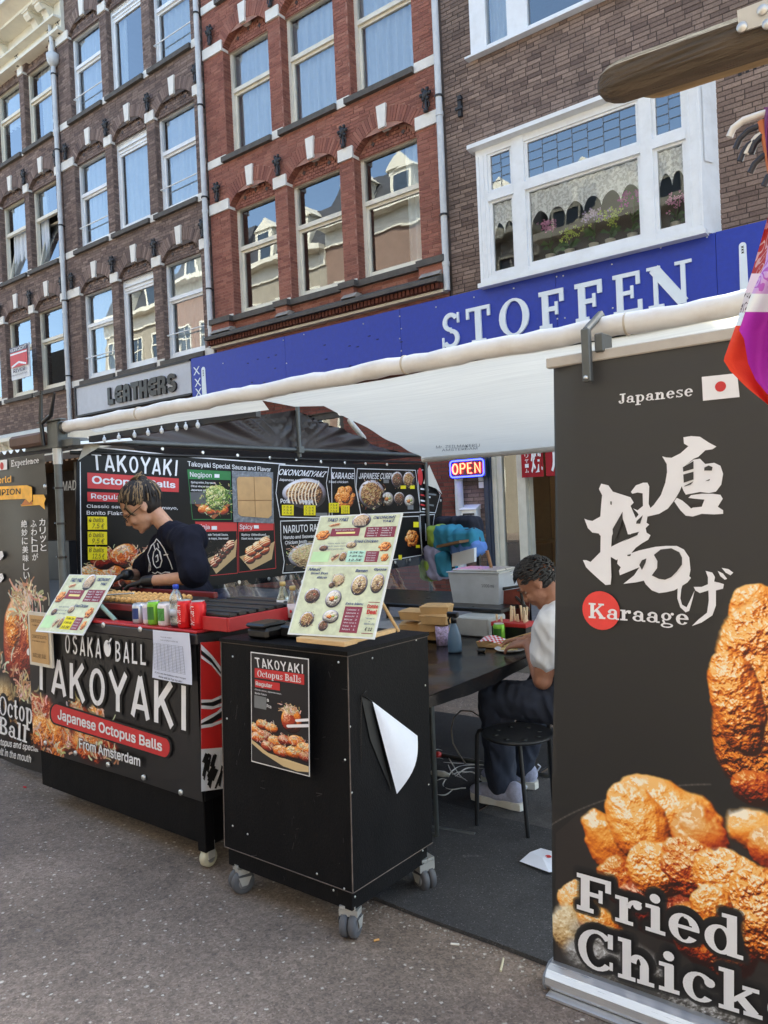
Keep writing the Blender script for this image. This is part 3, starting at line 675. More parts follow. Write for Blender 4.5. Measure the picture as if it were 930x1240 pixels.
def slab_glyphs(s, grow=0.0, gap=.08):
    x = 0; out = []
    for ch in s:
        if ch == ' ': x += .4; continue
        w, d = SL[ch]
        for q in d.split(';'):
            t = q.split(); c = t[0]; a = [float(k) for k in t[1:]]
            if c == 'r': g = grow; out.append([(x+a[0]-g, a[1]-g), (x+a[2]+g, a[1]-g), (x+a[2]+g, a[3]+g), (x+a[0]-g, a[3]+g)])
            elif c == 'l':
                p0, p1 = Vector((x+a[0], a[1])), Vector((x+a[2], a[3])); n_ = (p1-p0).normalized(); m_ = Vector((-n_.y, n_.x))*(a[4]/2+grow); e = n_*grow
                out.append([tuple(p0-m_-e), tuple(p1-m_+e), tuple(p1+m_+e), tuple(p0+m_-e)])
            elif c == 'd': out.append([(x+a[0]+(a[2]+grow)*math.cos(k*.5236), a[1]+(a[2]+grow)*math.sin(k*.5236)) for k in range(12)])
            elif c == 'a':
                cx, cy_, rx, ry, t0, t1, wv, wh = a; n_ = max(6, int(abs(t1-t0)/15)); 
                for i in range(n_):
                    q4 = []
                    for tt in (i, i+1):
                        an = R(t0+(t1-t0)*tt/n_); co, si = math.cos(an), math.sin(an)
                        q4.append(((x+cx+(rx+grow)*co, cy_+(ry+grow)*si), (x+cx+(rx-wv-grow)*co, cy_+(ry-wh-grow)*si)))
                    out.append([q4[0][0], q4[1][0], q4[1][1], q4[0][1]])
        x += w+gap
    W = x-gap
    return [[(px/W, py) for px, py in P] for P in out], W
def bil(c, s, t):
    a, b, d, e = c      # TL TR BR BL
    return a*(1-s)*t+b*s*t+d*s*(1-t)+e*(1-s)*(1-t)
def put(mb, s, c, off=.0, h=.002, shear=0.0, n=None, slab=False, grow=0.0, gap=.08, curve=None):
    """write s into the quadrilateral c (TL, TR, BR, BL points in the place)"""
    c = [Vector(p) for p in c]
    nn = n or (c[1]-c[0]).cross(c[0]-c[3]).normalized()
    if slab:
        P, W = slab_glyphs(s, grow, gap); k = 0
        for poly in P:
            hh = h+(k % 9)*.00012; k += 1
            mb.add([bil(c, x, y)+nn*hh for x, y in poly], [list(range(len(poly)))])
        return
    U, Fc, _ = glyph(s, off, shear)
    if off > 0 and grow: 
        lo, hi = -grow, 1+grow; U = lo+U*(hi-lo)
    if off > 0 and SANS and max(map(ord, s)) < 0x2100:      # heavier weight: the outline repeated a hair's breadth away
        _, _, asp = glyph(s, off, shear); wx, wy = off*1.0/max(asp, .3), off*.9; k = 0
        for dx, dy in ((-wx, -wy), (wx, -wy), (wx, wy), (-wx, wy), (-wx, 0), (wx, 0), (0, 0)):
            mb.add([bil(c, wx+x*(1-2*wx)+dx, wy+y*(1-2*wy)+dy)+nn*(h+k*.00011) for x, y in U], Fc); k += 1
        return
    mb.add([bil(c, x, y)+nn*h for x, y in U], Fc)
def pq(fn, *uv): return [fn(u, v) for u, v in uv]

# narrow sans lettering drawn with straight strokes
NAR = {'T': 'l .5 0 .5 1 .2;l .08 .93 .92 .93 .15', 'A': 'l .12 0 .5 1 .19;l .88 0 .5 1 .19;l .25 .26 .75 .26 .13', 'K': 'l .15 0 .15 1 .2;l .2 .42 .85 1 .19;l .38 .6 .88 0 .2', 'O': 'a .5 .5 .43 .5 0 360 .19 .13', 'Y': 'l .5 .5 .5 0 .2;l .08 1 .5 .45 .19;l .92 1 .5 .45 .19', 'I': 'l .5 0 .5 1 .2',
 'S': 'a .5 .74 .38 .26 20 270 .19 .13;a .5 .28 .4 .28 -160 90 .19 .13', 'U': 'l .15 .3 .15 1 .18;l .85 .3 .85 1 .18;a .5 .3 .44 .3 180 360 .18 .13', 'B': 'l .15 0 .15 1 .18;a .4 .74 .42 .26 -90 90 .18 .13;a .4 .27 .48 .27 -90 90 .18 .13;l .15 .93 .45 .93 .13;l .15 .5 .45 .5 .12;l .15 .06 .45 .06 .13', 'L': 'l .18 0 .18 1 .2;l .18 .07 .9 .07 .14'}
def narrow(pr, txt, c, m, h, grow=0.0, gap=.08):
    tot = sum(.62+gap if ch != 'I' else .34+gap for ch in txt)-gap; x = 0; pr.mi(m); C = [pr.fn(*q) for q in c]; k = 0
    for ch in txt:
        w_ = .62 if ch != 'I' else .34; SL['_'] = (1.0, NAR[ch])
        P_, _ = slab_glyphs('_', 0.0)
        if grow: P_, _ = slab_glyphs('_', grow)
        for poly in P_:
            k += 1; pts = [(q[0], q[1]) for q in poly]
            if ch == 'I': pts = [((q[0]-.5)*.62/.34+.5, q[1]) for q in pts]
            pr.b.add([bil(C, (x+q[0]*w_)/tot, q[1])+pr.n*(h+(k % 9)*.00012) for q in pts], [list(range(len(pts)))])
        x += w_+gap

# ------------------------------------------------------------------ boards on the houses
YS = D-.2
SB = thing('shop_board', 'long blue board reading STOFFEN in white serif letters over the shop front', 'sign', (-7, YS, 3.9))
xL = PY(232, 455, YS).x; zT = (PY(232, 433, YS).z+PY(923, 270, YS).z)/2
seams = [xL]+[PY(u, 420, YS).x for u in (345, 486, 676)]+[PY(868, 330, YS).x, 1.2]
for i in range(len(seams)-1):
    MB().box(seams[i]+.003, YS, 3.78, seams[i+1]-.003, YS+.06, zT-(.004 if i % 2 else 0)).build('panel', BLUE, SB)
b = MB(); b.box(xL, YS+.06, 3.9, 1.2, D-.02, zT-.05); b.build('backing', mat('board_backing', srgb(40, 40, 60), .8), SB)
zb_, zt2 = 3.96, 4.5   # foot and head of the letters
def bx_(u, v): return PY(u, v, YS).x
zb_ = PY(536, 423, YS-.03).z; zt2 = PY(836, 313, YS-.03).z
for ch, u0, u1, v in (('S', 535, 556, 402), ('T', 564.5, 593.5, 392), ('O', 604, 640.5, 383), ('F', 652.5, 682.5, 372), ('F', 696, 729, 362), ('E', 742, 777, 352), ('N', 783, 838, 338)):
    p = []
    x0, x1 = PY(u0, v, YS-.03).x, PY(u1, v, YS-.03).x
    poly, W = slab_glyphs(ch); m_ = MB(); k = 0
    for P in poly:
        dd = YS-.03-(k % 7)*.0004; k += 1
        lo = min(q[0] for P2 in poly for q in P2); hi = max(q[0] for P2 in poly for q in P2)
        m_.prism([(x0+(q[0]-lo)/(hi-lo)*(x1-x0), zb_+q[1]*(zt2-zb_)) for q in P], dd, YS-.002, 'y')
    m_.build('letter', LETTER, SB)
rv = MB(); rr = random.Random(3)
for u, v in ((270, 440), (343, 412), (368, 405), (347, 440), (484, 383), (486, 398), (484, 410), (486, 425), (528, 372), (574, 360), (622, 349), (674, 335), (682, 334), (675, 386), (684, 385), (741, 320), (742, 373), (856, 287), (612, 398), (800, 300), (440, 392)):
    p = PY(u, v, YS-.004); rv.lathe([(.012, -.004), (.012, .004)], p, 8, 'y')
rv.build('screw', mat('screw_head', (.7, .72, .75), .3, metal=.6), SB)
sc = MB()
for u, v in ((300, 440), (312, 435), (325, 433), (334, 430), (333, 446), (305, 463), (320, 463), (375, 456), (393, 418), (395, 435), (447, 407), (457, 411), (433, 420), (423, 419), (486, 414), (487, 431), (424, 443), (458, 437)):
    p = PY(u, v, YS-.003); sc.ell(p, (.035, .003, .012), 8, 4)
sc.build('scuff', mat('dark_scuff', srgb(24, 30, 80), .7), SB)
b = MB()
for u, v in ((238, 449), (239.5, 463), (240.5, 475)):
    p = PY(u, v, YS-.004); s_ = .085
    for q in (1, -1): b.add([(p.x-s_-.02, p.y-.002*(q > 0), p.z-q*s_), (p.x-s_+.02, p.y-.002*(q > 0), p.z-q*s_), (p.x+s_+.02, p.y-.002*(q > 0), p.z+q*s_), (p.x+s_-.02, p.y-.002*(q > 0), p.z+q*s_)], [(0, 1, 2, 3)])
b.build('cross_mark', LETTER, SB)
def post_mark(u0, u1, vt, vb, name='bollard_mark'):
    a, c_, z1_, z0_ = PY(u0, (vt+vb)/2, YS-.006).x, PY(u1, (vt+vb)/2, YS-.006).x, PY((u0+u1)/2, vt, YS-.006).z, PY((u0+u1)/2, vb, YS-.006).z
    m_ = (a+c_)/2; r_ = (c_-a)/2; P = [(a-.2*r_, z0_), (c_+.2*r_, z0_)]+[(m_+r_*math.cos(R(t)), z1_-r_+r_*math.sin(R(t))) for t in range(0, 181, 20)]
    b = MB(); b.prism(P, YS-.007, YS-.001, 'y'); b.build(name, LETTER, SB); b = MB()
    for k in range(3):
        zz = z1_-r_*1.4-k*r_*.8; s2 = r_*.28
        for q in (1, -1): b.add([(m_-s2-.008, YS-.009-.001*q, zz-q*s2), (m_-s2+.008, YS-.009-.001*q, zz-q*s2), (m_+s2+.008, YS-.009-.001*q, zz+q*s2), (m_+s2-.008, YS-.009-.001*q, zz+q*s2)], [(0, 1, 2, 3)])
    b.build('cross_mark', mat('black_print', (.02, .02, .02), .6), SB)
post_mark(244.5, 249, 444, 482); post_mark(896, 905, 293, 370)

YL = D-.12
LB = thing('shop_board', 'grey shop board reading LEATHERS in heavy black letters', 'sign', (-15.5, YL, 4.1))
xa_, xb_ = PY(93, 487, YL).x, PY(232, 457, YL).x-.02; zl0, zl1 = PY(95, 503, YL).z, PY(93, 470, YL).z
MB().box(xa_, YL, zl0, xb_, YL+.08, zl1).build('board', mat('pale_grey_board', srgb(186, 190, 200), .5, var=.05, dirt=.3, dcol=srgb(150, 152, 158)), LB)
b = MB(); t = .045
b.box(xa_-t, YL-.03, zl0-t, xa_, YL+.1, zl1+t); b.box(xa_, YL-.03, zl1, xb_, YL+.1, zl1+t); b.box(xa_, YL-.03, zl0-t, xb_, YL+.1, zl0); b.build('border', IRON, LB)
tops = [PY(129, 469, YL-.05), PY(212, 452, YL-.05)]; z1_ = (tops[0].z+tops[1].z)/2; z0_ = PY(133, 490, YL-.05).z
us = [130, 138.5, 148.5, 158, 168, 178.5, 190, 201.5, 213.5]
KB = mat('black_acrylic', srgb(30, 28, 30), .35, var=.2)
RET = {'L': 'r 0 .12 .38 1;r 0 0 .85 .3;r .2 .1 .38 .4', 'E': 'a .45 .5 .45 .5 90 270 .36 .3;r .42 .7 .95 1;r .42 0 .95 .3;r .1 .4 .85 .6', 'A': 'a .47 .55 .47 .45 0 180 .34 .3;r 0 0 .34 .6;r .6 0 .94 .6;r .3 .28 .64 .48',
       'T': 'r 0 .72 .98 1;r .3 0 .68 .8', 'H': 'r 0 0 .36 1;r .6 0 .96 1;r .3 .36 .66 .62', 'R': 'r 0 0 .34 .9;a .45 .68 .47 .32 -90 100 .34 .22;r 0 .78 .5 1;r .6 0 .94 .4;r .3 .34 .8 .5', 'S': 'a .48 .7 .46 .3 10 270 .32 .24;a .48 .3 .46 .3 -170 90 .32 .24;r .4 .4 .6 .6'}
for i, ch in enumerate('LEATHERS'):
    x0, x1 = PY(us[i], 480-i*3, YL-.05).x, PY(us[i+1]-.2, 478-i*3, YL-.05).x
    SL['_'] = (1.0, RET[ch]); P_, W = slab_glyphs('_'); m_ = MB(); k = 0
    for P in P_: m_.prism([(x0+q[0]*(x1-x0)*.97, z0_+q[1]*(z1_-z0_)) for q in P], YL-.05-(k % 9)*.0006, YL-.001, 'y'); k += 1
    m_.build('letter', KB, LB)

# sold board on the far left house
YV = D-.35
VB = thing('sold_board', 'small red and white board reading VERKOCHT on the brown house at the far left', 'sign', PY(25, 455, YV))
c = [PY(12, 422, YV), PY(36, 425, YV), PY(36.5, 455, YV), PY(14, 454, YV)]
c = [Vector((c[3].x, YV, c[0].z)), Vector((c[2].x, YV, c[0].z)), Vector((c[2].x, YV, c[2].z)), Vector((c[3].x, YV, c[2].z))]
MB().slab(c[3], c[2], c[1], c[0], -.03).build('board', mat('white_board', srgb(214, 216, 220), .5), VB)
def sub(c, s0, t0, s1, t1, h=.004):
    n_ = (c[1]-c[0]).cross(c[0]-c[3]).normalized()*h
    return [bil(c, s0, t1)+n_, bil(c, s1, t1)+n_, bil(c, s1, t0)+n_, bil(c, s0, t0)+n_]
def rectq(mb, c, s0, t0, s1, t1, h=.003):
    q = sub(c, s0, t0, s1, t1, h); mb.add([q[3], q[2], q[1], q[0]], [(0, 1, 2, 3)])
RED = mat('red_print', srgb(196, 48, 52), .5, var=.05); NAVY = mat('dark_print', srgb(52, 36, 60), .5); WPRINT = mat('white_print', srgb(228, 230, 236), .5, var=.03)
b = MB(); rectq(b, c, .04, .36, .96, .95, .034); b.build('red_field', RED, VB)
b = MB(); b.m = 0; rectq(b, c, .02, .82, .98, .98, .036); b.m = 1; put(b, 'VERKOCHT', sub(c, .06, .84, .94, .95, .038), .02); rectq(b, c, .05, .74, .95, .79, .036)
q = sub(c, 0, 0, 1, 1, .037); b.add([bil(q, .1, .42), bil(q, .5, .52), bil(q, .9, .42), bil(q, .9, .36), bil(q, .5, .46), bil(q, .1, .36)], [(5, 4, 1, 0), (4, 3, 2, 1)])
b.m = 0; put(b, 'RIVER', sub(c, .18, .2, .82, .31, .034), .02); put(b, 'makelaars amsterdam', sub(c, .08, .1, .92, .16, .034)); b.build('print', [NAVY, WPRINT], VB)
MB().box(c[3].x, YV+.03, c[3].z+.1, c[3].x+.03, D, c[3].z+.13).build('bracket', IRON, VB)

# ------------------------------------------------------------------ ground floor under the awning
GF = MB()
DARK = mat('dark_shopfront', srgb(26, 24, 26), .5, var=.3)
wl = wall_sheet(-12.38, -6.6, 0, 4.86, [(-11.6, -9.0, .4, 3.3)], D+.02).build('ground_floor_wall', MORT_D, HR)
stuff(bricks_mesh(brick_boxes(-12.3, -6.62, 0, 4.8, lambda z: [(-11.6, -9.0)] if .4 < z < 3.3 else [], D+.02, seed=44)).build('bricks', brick_mat('ground_floor_brick', [srgb(104, 58, 52), srgb(120, 70, 62), srgb(86, 48, 44)]), wl))
b = MB(); b.box(-11.6, D+.05, .4, -11.5, D+.15, 3.3); b.box(-10.35, D+.05, .4, -10.25, D+.15, 3.3); b.box(-9.1, D+.05, .4, -9.0, D+.15, 3.3); b.box(-11.5, D+.05, 3.2, -9.1, D+.15, 3.3); b.box(-11.5, D+.05, .4, -9.1, D+.15, .5)
fo = b.build('shop_window', DARK, HR)
for a, c_ in ((-11.5, -10.35), (-10.25, -9.1)): MB().quad((a, D+.1, .5), (c_, D+.1, .5), (c_, D+.1, 3.2), (a, D+.1, 3.2)).build('pane', GLASS, fo)
# door zone of the modern building
y0 = D
def gx(u, v, y=D): return PY(u, v, y).x
b = MB(); b.box(-6.06, D-.1, 0, -5.93, D+.05, 3.75); b.box(-6.02, D-.112, 0, -5.97, D-.1, 3.75); b.build('blue_post', mat('deep_blue_paint', srgb(24, 44, 68), .4, var=.2), HB)
b = MB(); b.box(-5.928, D-.06, 0, -5.86, D+.06, 3.75); b.box(-5.855, D-.03, 0, -5.77, D+.06, 3.75); b.box(-5.50, D-.05, 0, -5.36, D+.08, 3.75); b.box(-5.77, D-.03, .0, -5.5, D+.05, .35); b.box(-5.77, D-.02, 2.42, -5.5, D+.05, 2.5)
b.box(-5.36, D-.04, 2.45, -4.0, D+.06, 2.55); b.box(-4.1, D-.05, 0, -3.95, D+.06, 3.75); b.box(-3.95, D-.05, 3.6, .6, D+.06, 3.75); b.box(-3.95, D-.05, .0, .6, D+.06, .4); b.box(-1.7, D-.05, .4, -1.6, D+.06, 3.6)
fo = b.build('shopfront_frame', mat('ivory_paint', srgb(206, 204, 190), .5, var=.06, dirt=.3, dcol=srgb(150, 146, 132)), HB)
for a, c_, q0, q1 in ((-5.77, -5.5, .35, 2.42), (-5.77, -5.5, 2.5, 3.7), (-3.95, -1.7, .4, 3.6), (-1.6, .6, .4, 3.6)): MB().quad((a, D+.01, q0), (c_, D+.01, q0), (c_, D+.01, q1), (a, D+.01, q1)).build('pane', GLASS, fo)
b = MB(); b.T = Matrix.Translation((-5.36, D+.05, 0)) @ Matrix.Rotation(R(80), 4, 'Z')
b.box(0, -.02, .02, .09, .03, 2.44); b.box(.83, -.02, .02, .92, .03, 2.44); b.box(.09, -.02, 2.3, .83, .03, 2.44); b.box(.09, -.02, .02, .83, .03, .3); dr = b.build('door', _mats['ivory_paint'], HB)
g = MB(); g.T = b.T; g.quad((.09, 0, .3), (.83, 0, .3), (.83, 0, 2.3), (.09, 0, 2.3)); g.build('pane', GLASS, dr)
g = MB(); g.T = b.T; g.box(.845, -.06, 1.0, .875, .07, 1.14); g.tube([(.86, -.06, 1.12), (.86, -.09, 1.12), (.78, -.09, 1.12)], .01, 6); g.build('handle', mat('steel', (.6, .6, .6), .3, metal=1), dr)
b = MB(); b.box(-5.5, D+.0, 0, -3.0, D+6, .08); b.build('shop_floor', mat('brown_floor', srgb(84, 64, 50), .5), HB)
b = MB(); b.box(-6.4, D+3.0, 0, .6, D+3.1, 3.6); b.box(-6.4, D+.1, 3.5, .6, D+3.1, 3.6); b.build('shop_wall', mat('sandy_wall', srgb(190, 152, 112), .8, var=.1), HB)
for x, z, w_, h_ in ((-6.72, 1.95, .28, .5), (-6.5, 1.35, .22, .62), (-6.3, 2.1, .2, .4), (-5.95, 1.5, .25, .36), (-5.6, 2.0, .35, .3), (-5.25, 1.4, .28, .5), (-4.7, 1.9, .5, .35)): MB().bbox(x+.3, D+2.95, z, x+.3+w_, D+3.0, z+h_, .005).build('wall_picture', mat('dark_picture', srgb(52, 34, 26), .5, var=.5, vs=20), HB)
# furniture inside the shop
t = thing('wooden_chair', 'dark wooden chair with a curved back inside the shop doorway', 'chair', (-5.55, D+2.1, .08)); K = mat('dark_wood', srgb(34, 24, 20), .5, var=.3)
b = MB(); b.bbox(-5.8, D+1.9, .5, -5.35, D+2.3, .55, .01); b.build('seat', K, t)
for x, y in ((-5.77, D+1.93), (-5.38, D+1.93), (-5.77, D+2.27), (-5.38, D+2.27)): MB().tube([(x, y, .08), (x, y, .5)], .02, 6).build('leg', K, t)
b = MB(); b.tube([(-5.78, D+2.27, .5), (-5.8, D+2.32, 1.0), (-5.72, D+2.34, 1.16), (-5.57, D+2.34, 1.22), (-5.42, D+2.34, 1.16), (-5.35, D+2.32, 1.0), (-5.37, D+2.27, .5)], .02, 6)
for x in (-5.66, -5.57, -5.48): b.tube([(x, D+2.28, .55), (x, D+2.33, 1.18)], .01, 5)
b.build('backrest', K, t)
t = thing('cafe_table', 'dark round table inside the shop beside the chair', 'table', (-6.1, D+1.5, .08))
MB().lathe([(.38, .78), (.4, .8), (.4, .83), (.38, .84)], (-6.1, D+1.5, 0), 24).build('table_top', K, t); MB().lathe([(.22, .08), (.05, .13), (.03, .78)], (-6.1, D+1.5, 0), 12).build('pedestal', K, t)
# red noren curtain
YN = D-.14; NO = thing('noren_curtain', 'short red noren curtain with white Japanese characters over the shop doorway', 'curtain', (-4.9, YN, 2.0))
RN = mat('red_cotton', srgb(150, 22, 34), .85, var=.12, vs=6); xs = [gx(631.5, 565, YN), gx(658, 565, YN), gx(660.5, 565, YN), gx(690, 562, YN), gx(692, 562, YN), gx(722, 560, YN)]
zN0 = PY(633, 578.5, YN).z
for i in (0, 2, 4):
    a, c_ = xs[i], xs[i+1]; MB().grid(lambda s, t: (a+s*(c_-a), YN+.012*math.sin(s*9+i), zN0+t*(2.45-zN0)), 16, 3).build('panel', RN, NO)
b = MB(); put(b, '焼', [(xs[0]+.17, YN-.02, 2.3), (xs[0]+.36, YN-.02, 2.3), (xs[0]+.36, YN-.02, zN0+.06), (xs[0]+.17, YN-.02, zN0+.06)], .02, n=Vector((0, -1, 0)))
for k, ch in enumerate('プリャーム'): put(b, ch, [(xs[0]+.07, YN-.02, 2.3-k*.075), (xs[0]+.13, YN-.02, 2.3-k*.075), (xs[0]+.13, YN-.02, 2.24-k*.075), (xs[0]+.07, YN-.02, 2.24-k*.075)], .0, n=Vector((0, -1, 0)))
put(b, '店', [(xs[2]+.1, YN-.02, 2.28), (xs[2]+.4, YN-.02, 2.28), (xs[2]+.4, YN-.02, zN0+.06), (xs[2]+.1, YN-.02, zN0+.06)], .02, n=Vector((0, -1, 0)))
b.build('lettering', WPRINT, NO); MB().tube([(xs[0]-.1, YN, 2.46), (xs[5]+.1, YN, 2.46)], .015, 8).build('rod', K, NO)
# neon sign
NE = thing('neon_sign', 'red neon sign reading OPEN in a glowing blue border on the brick wall', 'sign', PY(566, 577, D-.25)); yn = D-.25
A, B_, C_, D_ = [PY(u, v, yn) for u, v in ((545.5, 558), (586, 556.5), (586.5, 575.5), (546.5, 578.5))]
x0n, x1n, z0n, z1n = D_.x, B_.x, (C_.z+D_.z)/2, (A.z+B_.z)/2
MB().bbox(x0n-.02, yn, z0n-.02, x1n+.02, yn+.03, z1n+.02, .008).build('back_panel', mat('black_plastic', (.015, .015, .03), .3), NE)
b = MB(); r_ = .05; pts = []
for cx_, cz_, a0 in ((x1n-r_, z1n-r_, 0), (x0n+r_, z1n-r_, 90), (x0n+r_, z0n+r_, 180), (x1n-r_, z0n+r_, 270)):
    for k in range(5): an = R(a0+k*22.5); pts.append((cx_+r_*math.cos(an), yn-.02, cz_+r_*math.sin(an)))
pts.append(pts[0]); b.tube(pts, .011, 8, False); b.build('border_tube', mat('blue_neon', (.02, .03, 1.0), .3, var=0, emit=3.5), NE)
b = MB(); W_ = x1n-x0n; H_ = z1n-z0n
def npt(x, z): return (x0n+.045+x*(W_-.09), yn-.03, z0n+.05+z*(H_-.10))
segs = [[npt(.1+.09*math.cos(R(k*30)), .5+.5*math.sin(R(k*30))) for k in range(13)], [npt(.29, 0), npt(.29, 1), npt(.4, 1), npt(.45, .87), npt(.45, .65), npt(.4, .5), npt(.29, .5)],
        [npt(.68, 0), npt(.55, 0), npt(.55, 1), npt(.68, 1)], [npt(.55, .5), npt(.66, .5)], [npt(.8, 0), npt(.8, 1), npt(.97, 0), npt(.97, 1)]]
for s_ in segs: b.tube(s_, .010, 6)
b.build('letter_tube', mat('red_neon', (1.0, .06, .03), .3, var=0, emit=4.0), NE)
MB().tube([(x0n+.2, yn+.03, z1n), (x0n+.2, D, z1n+.1)], .006, 5).build('bracket', IRON, NE)
# letterbox, intercom
t = thing('letterbox', 'white metal letterbox on the brick wall under the neon sign', 'letterbox', (-6.33, D-.2, 1.05))
b = MB(); b.bbox(-6.48, D-.14, 1.05, -6.19, D-.005, 1.42, .006); b.prism([(D-.17, 1.42), (D-.16, 1.44), (D, 1.50), (D, 1.42)], -6.49, -6.18, 'x'); b.build('body', WHITE, t)
b = MB(); b.box(-6.44, D-.15, 1.33, -6.23, D-.139, 1.36); b.build('flap', IRON, t)
t = thing('intercom', 'small white double doorbell box beside the blue post', 'doorbell', (-6.15, D-.1, 1.75))
for z in (1.75, 1.86): MB().bbox(-6.18, D-.06, z, -6.08, D-.01, z+.1, .008).build('bell_unit', WHITE, t)
# the shop with the wooden slat ceiling, glimpsed past the pole at the left
FS = thing('neighbour_shop', 'neighbour shop with slatted wooden canopy and pale letters, glimpsed past the grey pole at left', 'shop', (-19, D, 0))
MB().box(-23.6, D+1.9, 0, -13, D+2.0, 3.7).build('back_wall', mat('dim_shop', srgb(52, 44, 40), .8, var=.4, vs=2), FS)
for i in range(36): MB().box(-23+i*.26, D-.4, 3.0, -23+i*.26+.13, D+1.8, 3.04).build('slat', mat('warm_wood', srgb(128, 96, 66), .6, var=.2), FS)
b = MB(); b.box(-23.6, D-.42, 3.04, -12.4, D+1.9, 3.2); b.build('canopy', mat('dark_brown', srgb(60, 46, 36), .7), FS)
b = MB(); b.box(-23.6, D-.16, 3.2, -13, D, 3.95); b.prism([(D-.35, 3.75), (D-.35, 3.85), (D-.1, 4.0), (D-.1, 3.6)], -23.6, -18.0, 'x'); b.prism([(D-.25, 3.45), (D-.25, 3.5), (D-.1, 3.6), (D-.1, 3.4)], -23.6, -18.0, 'x'); b.build('fascia', CREAM, FS)
for i in range(14): q = MB(); q.prism([(D-.33, 3.74), (D-.22, 3.55), (D-.16, 3.5), (D-.16, 3.74)], -23.3+i*.4, -23.3+i*.4+.12, 'x'); q.build('bracket', CREAM, FS)
yf = D-.5; a = PY(84, 588, yf); 
b = MB(); put(b, 'MADO', [Vector((gx(76, 580, yf), yf, a.z+.12)), Vector((gx(98, 577, yf), yf, a.z+.12)), Vector((gx(98, 590, yf), yf, a.z-.12)), Vector((gx(76, 595, yf), yf, a.z-.12))], 0, n=Vector((0, -1, 0))); b.build('lettering', mat('dull_letter', srgb(176, 168, 156), .6), FS)
MB().box(-23.6, D-.3, 0, -18, D-.1, 1.0).build('stall_riser', DARK, FS)
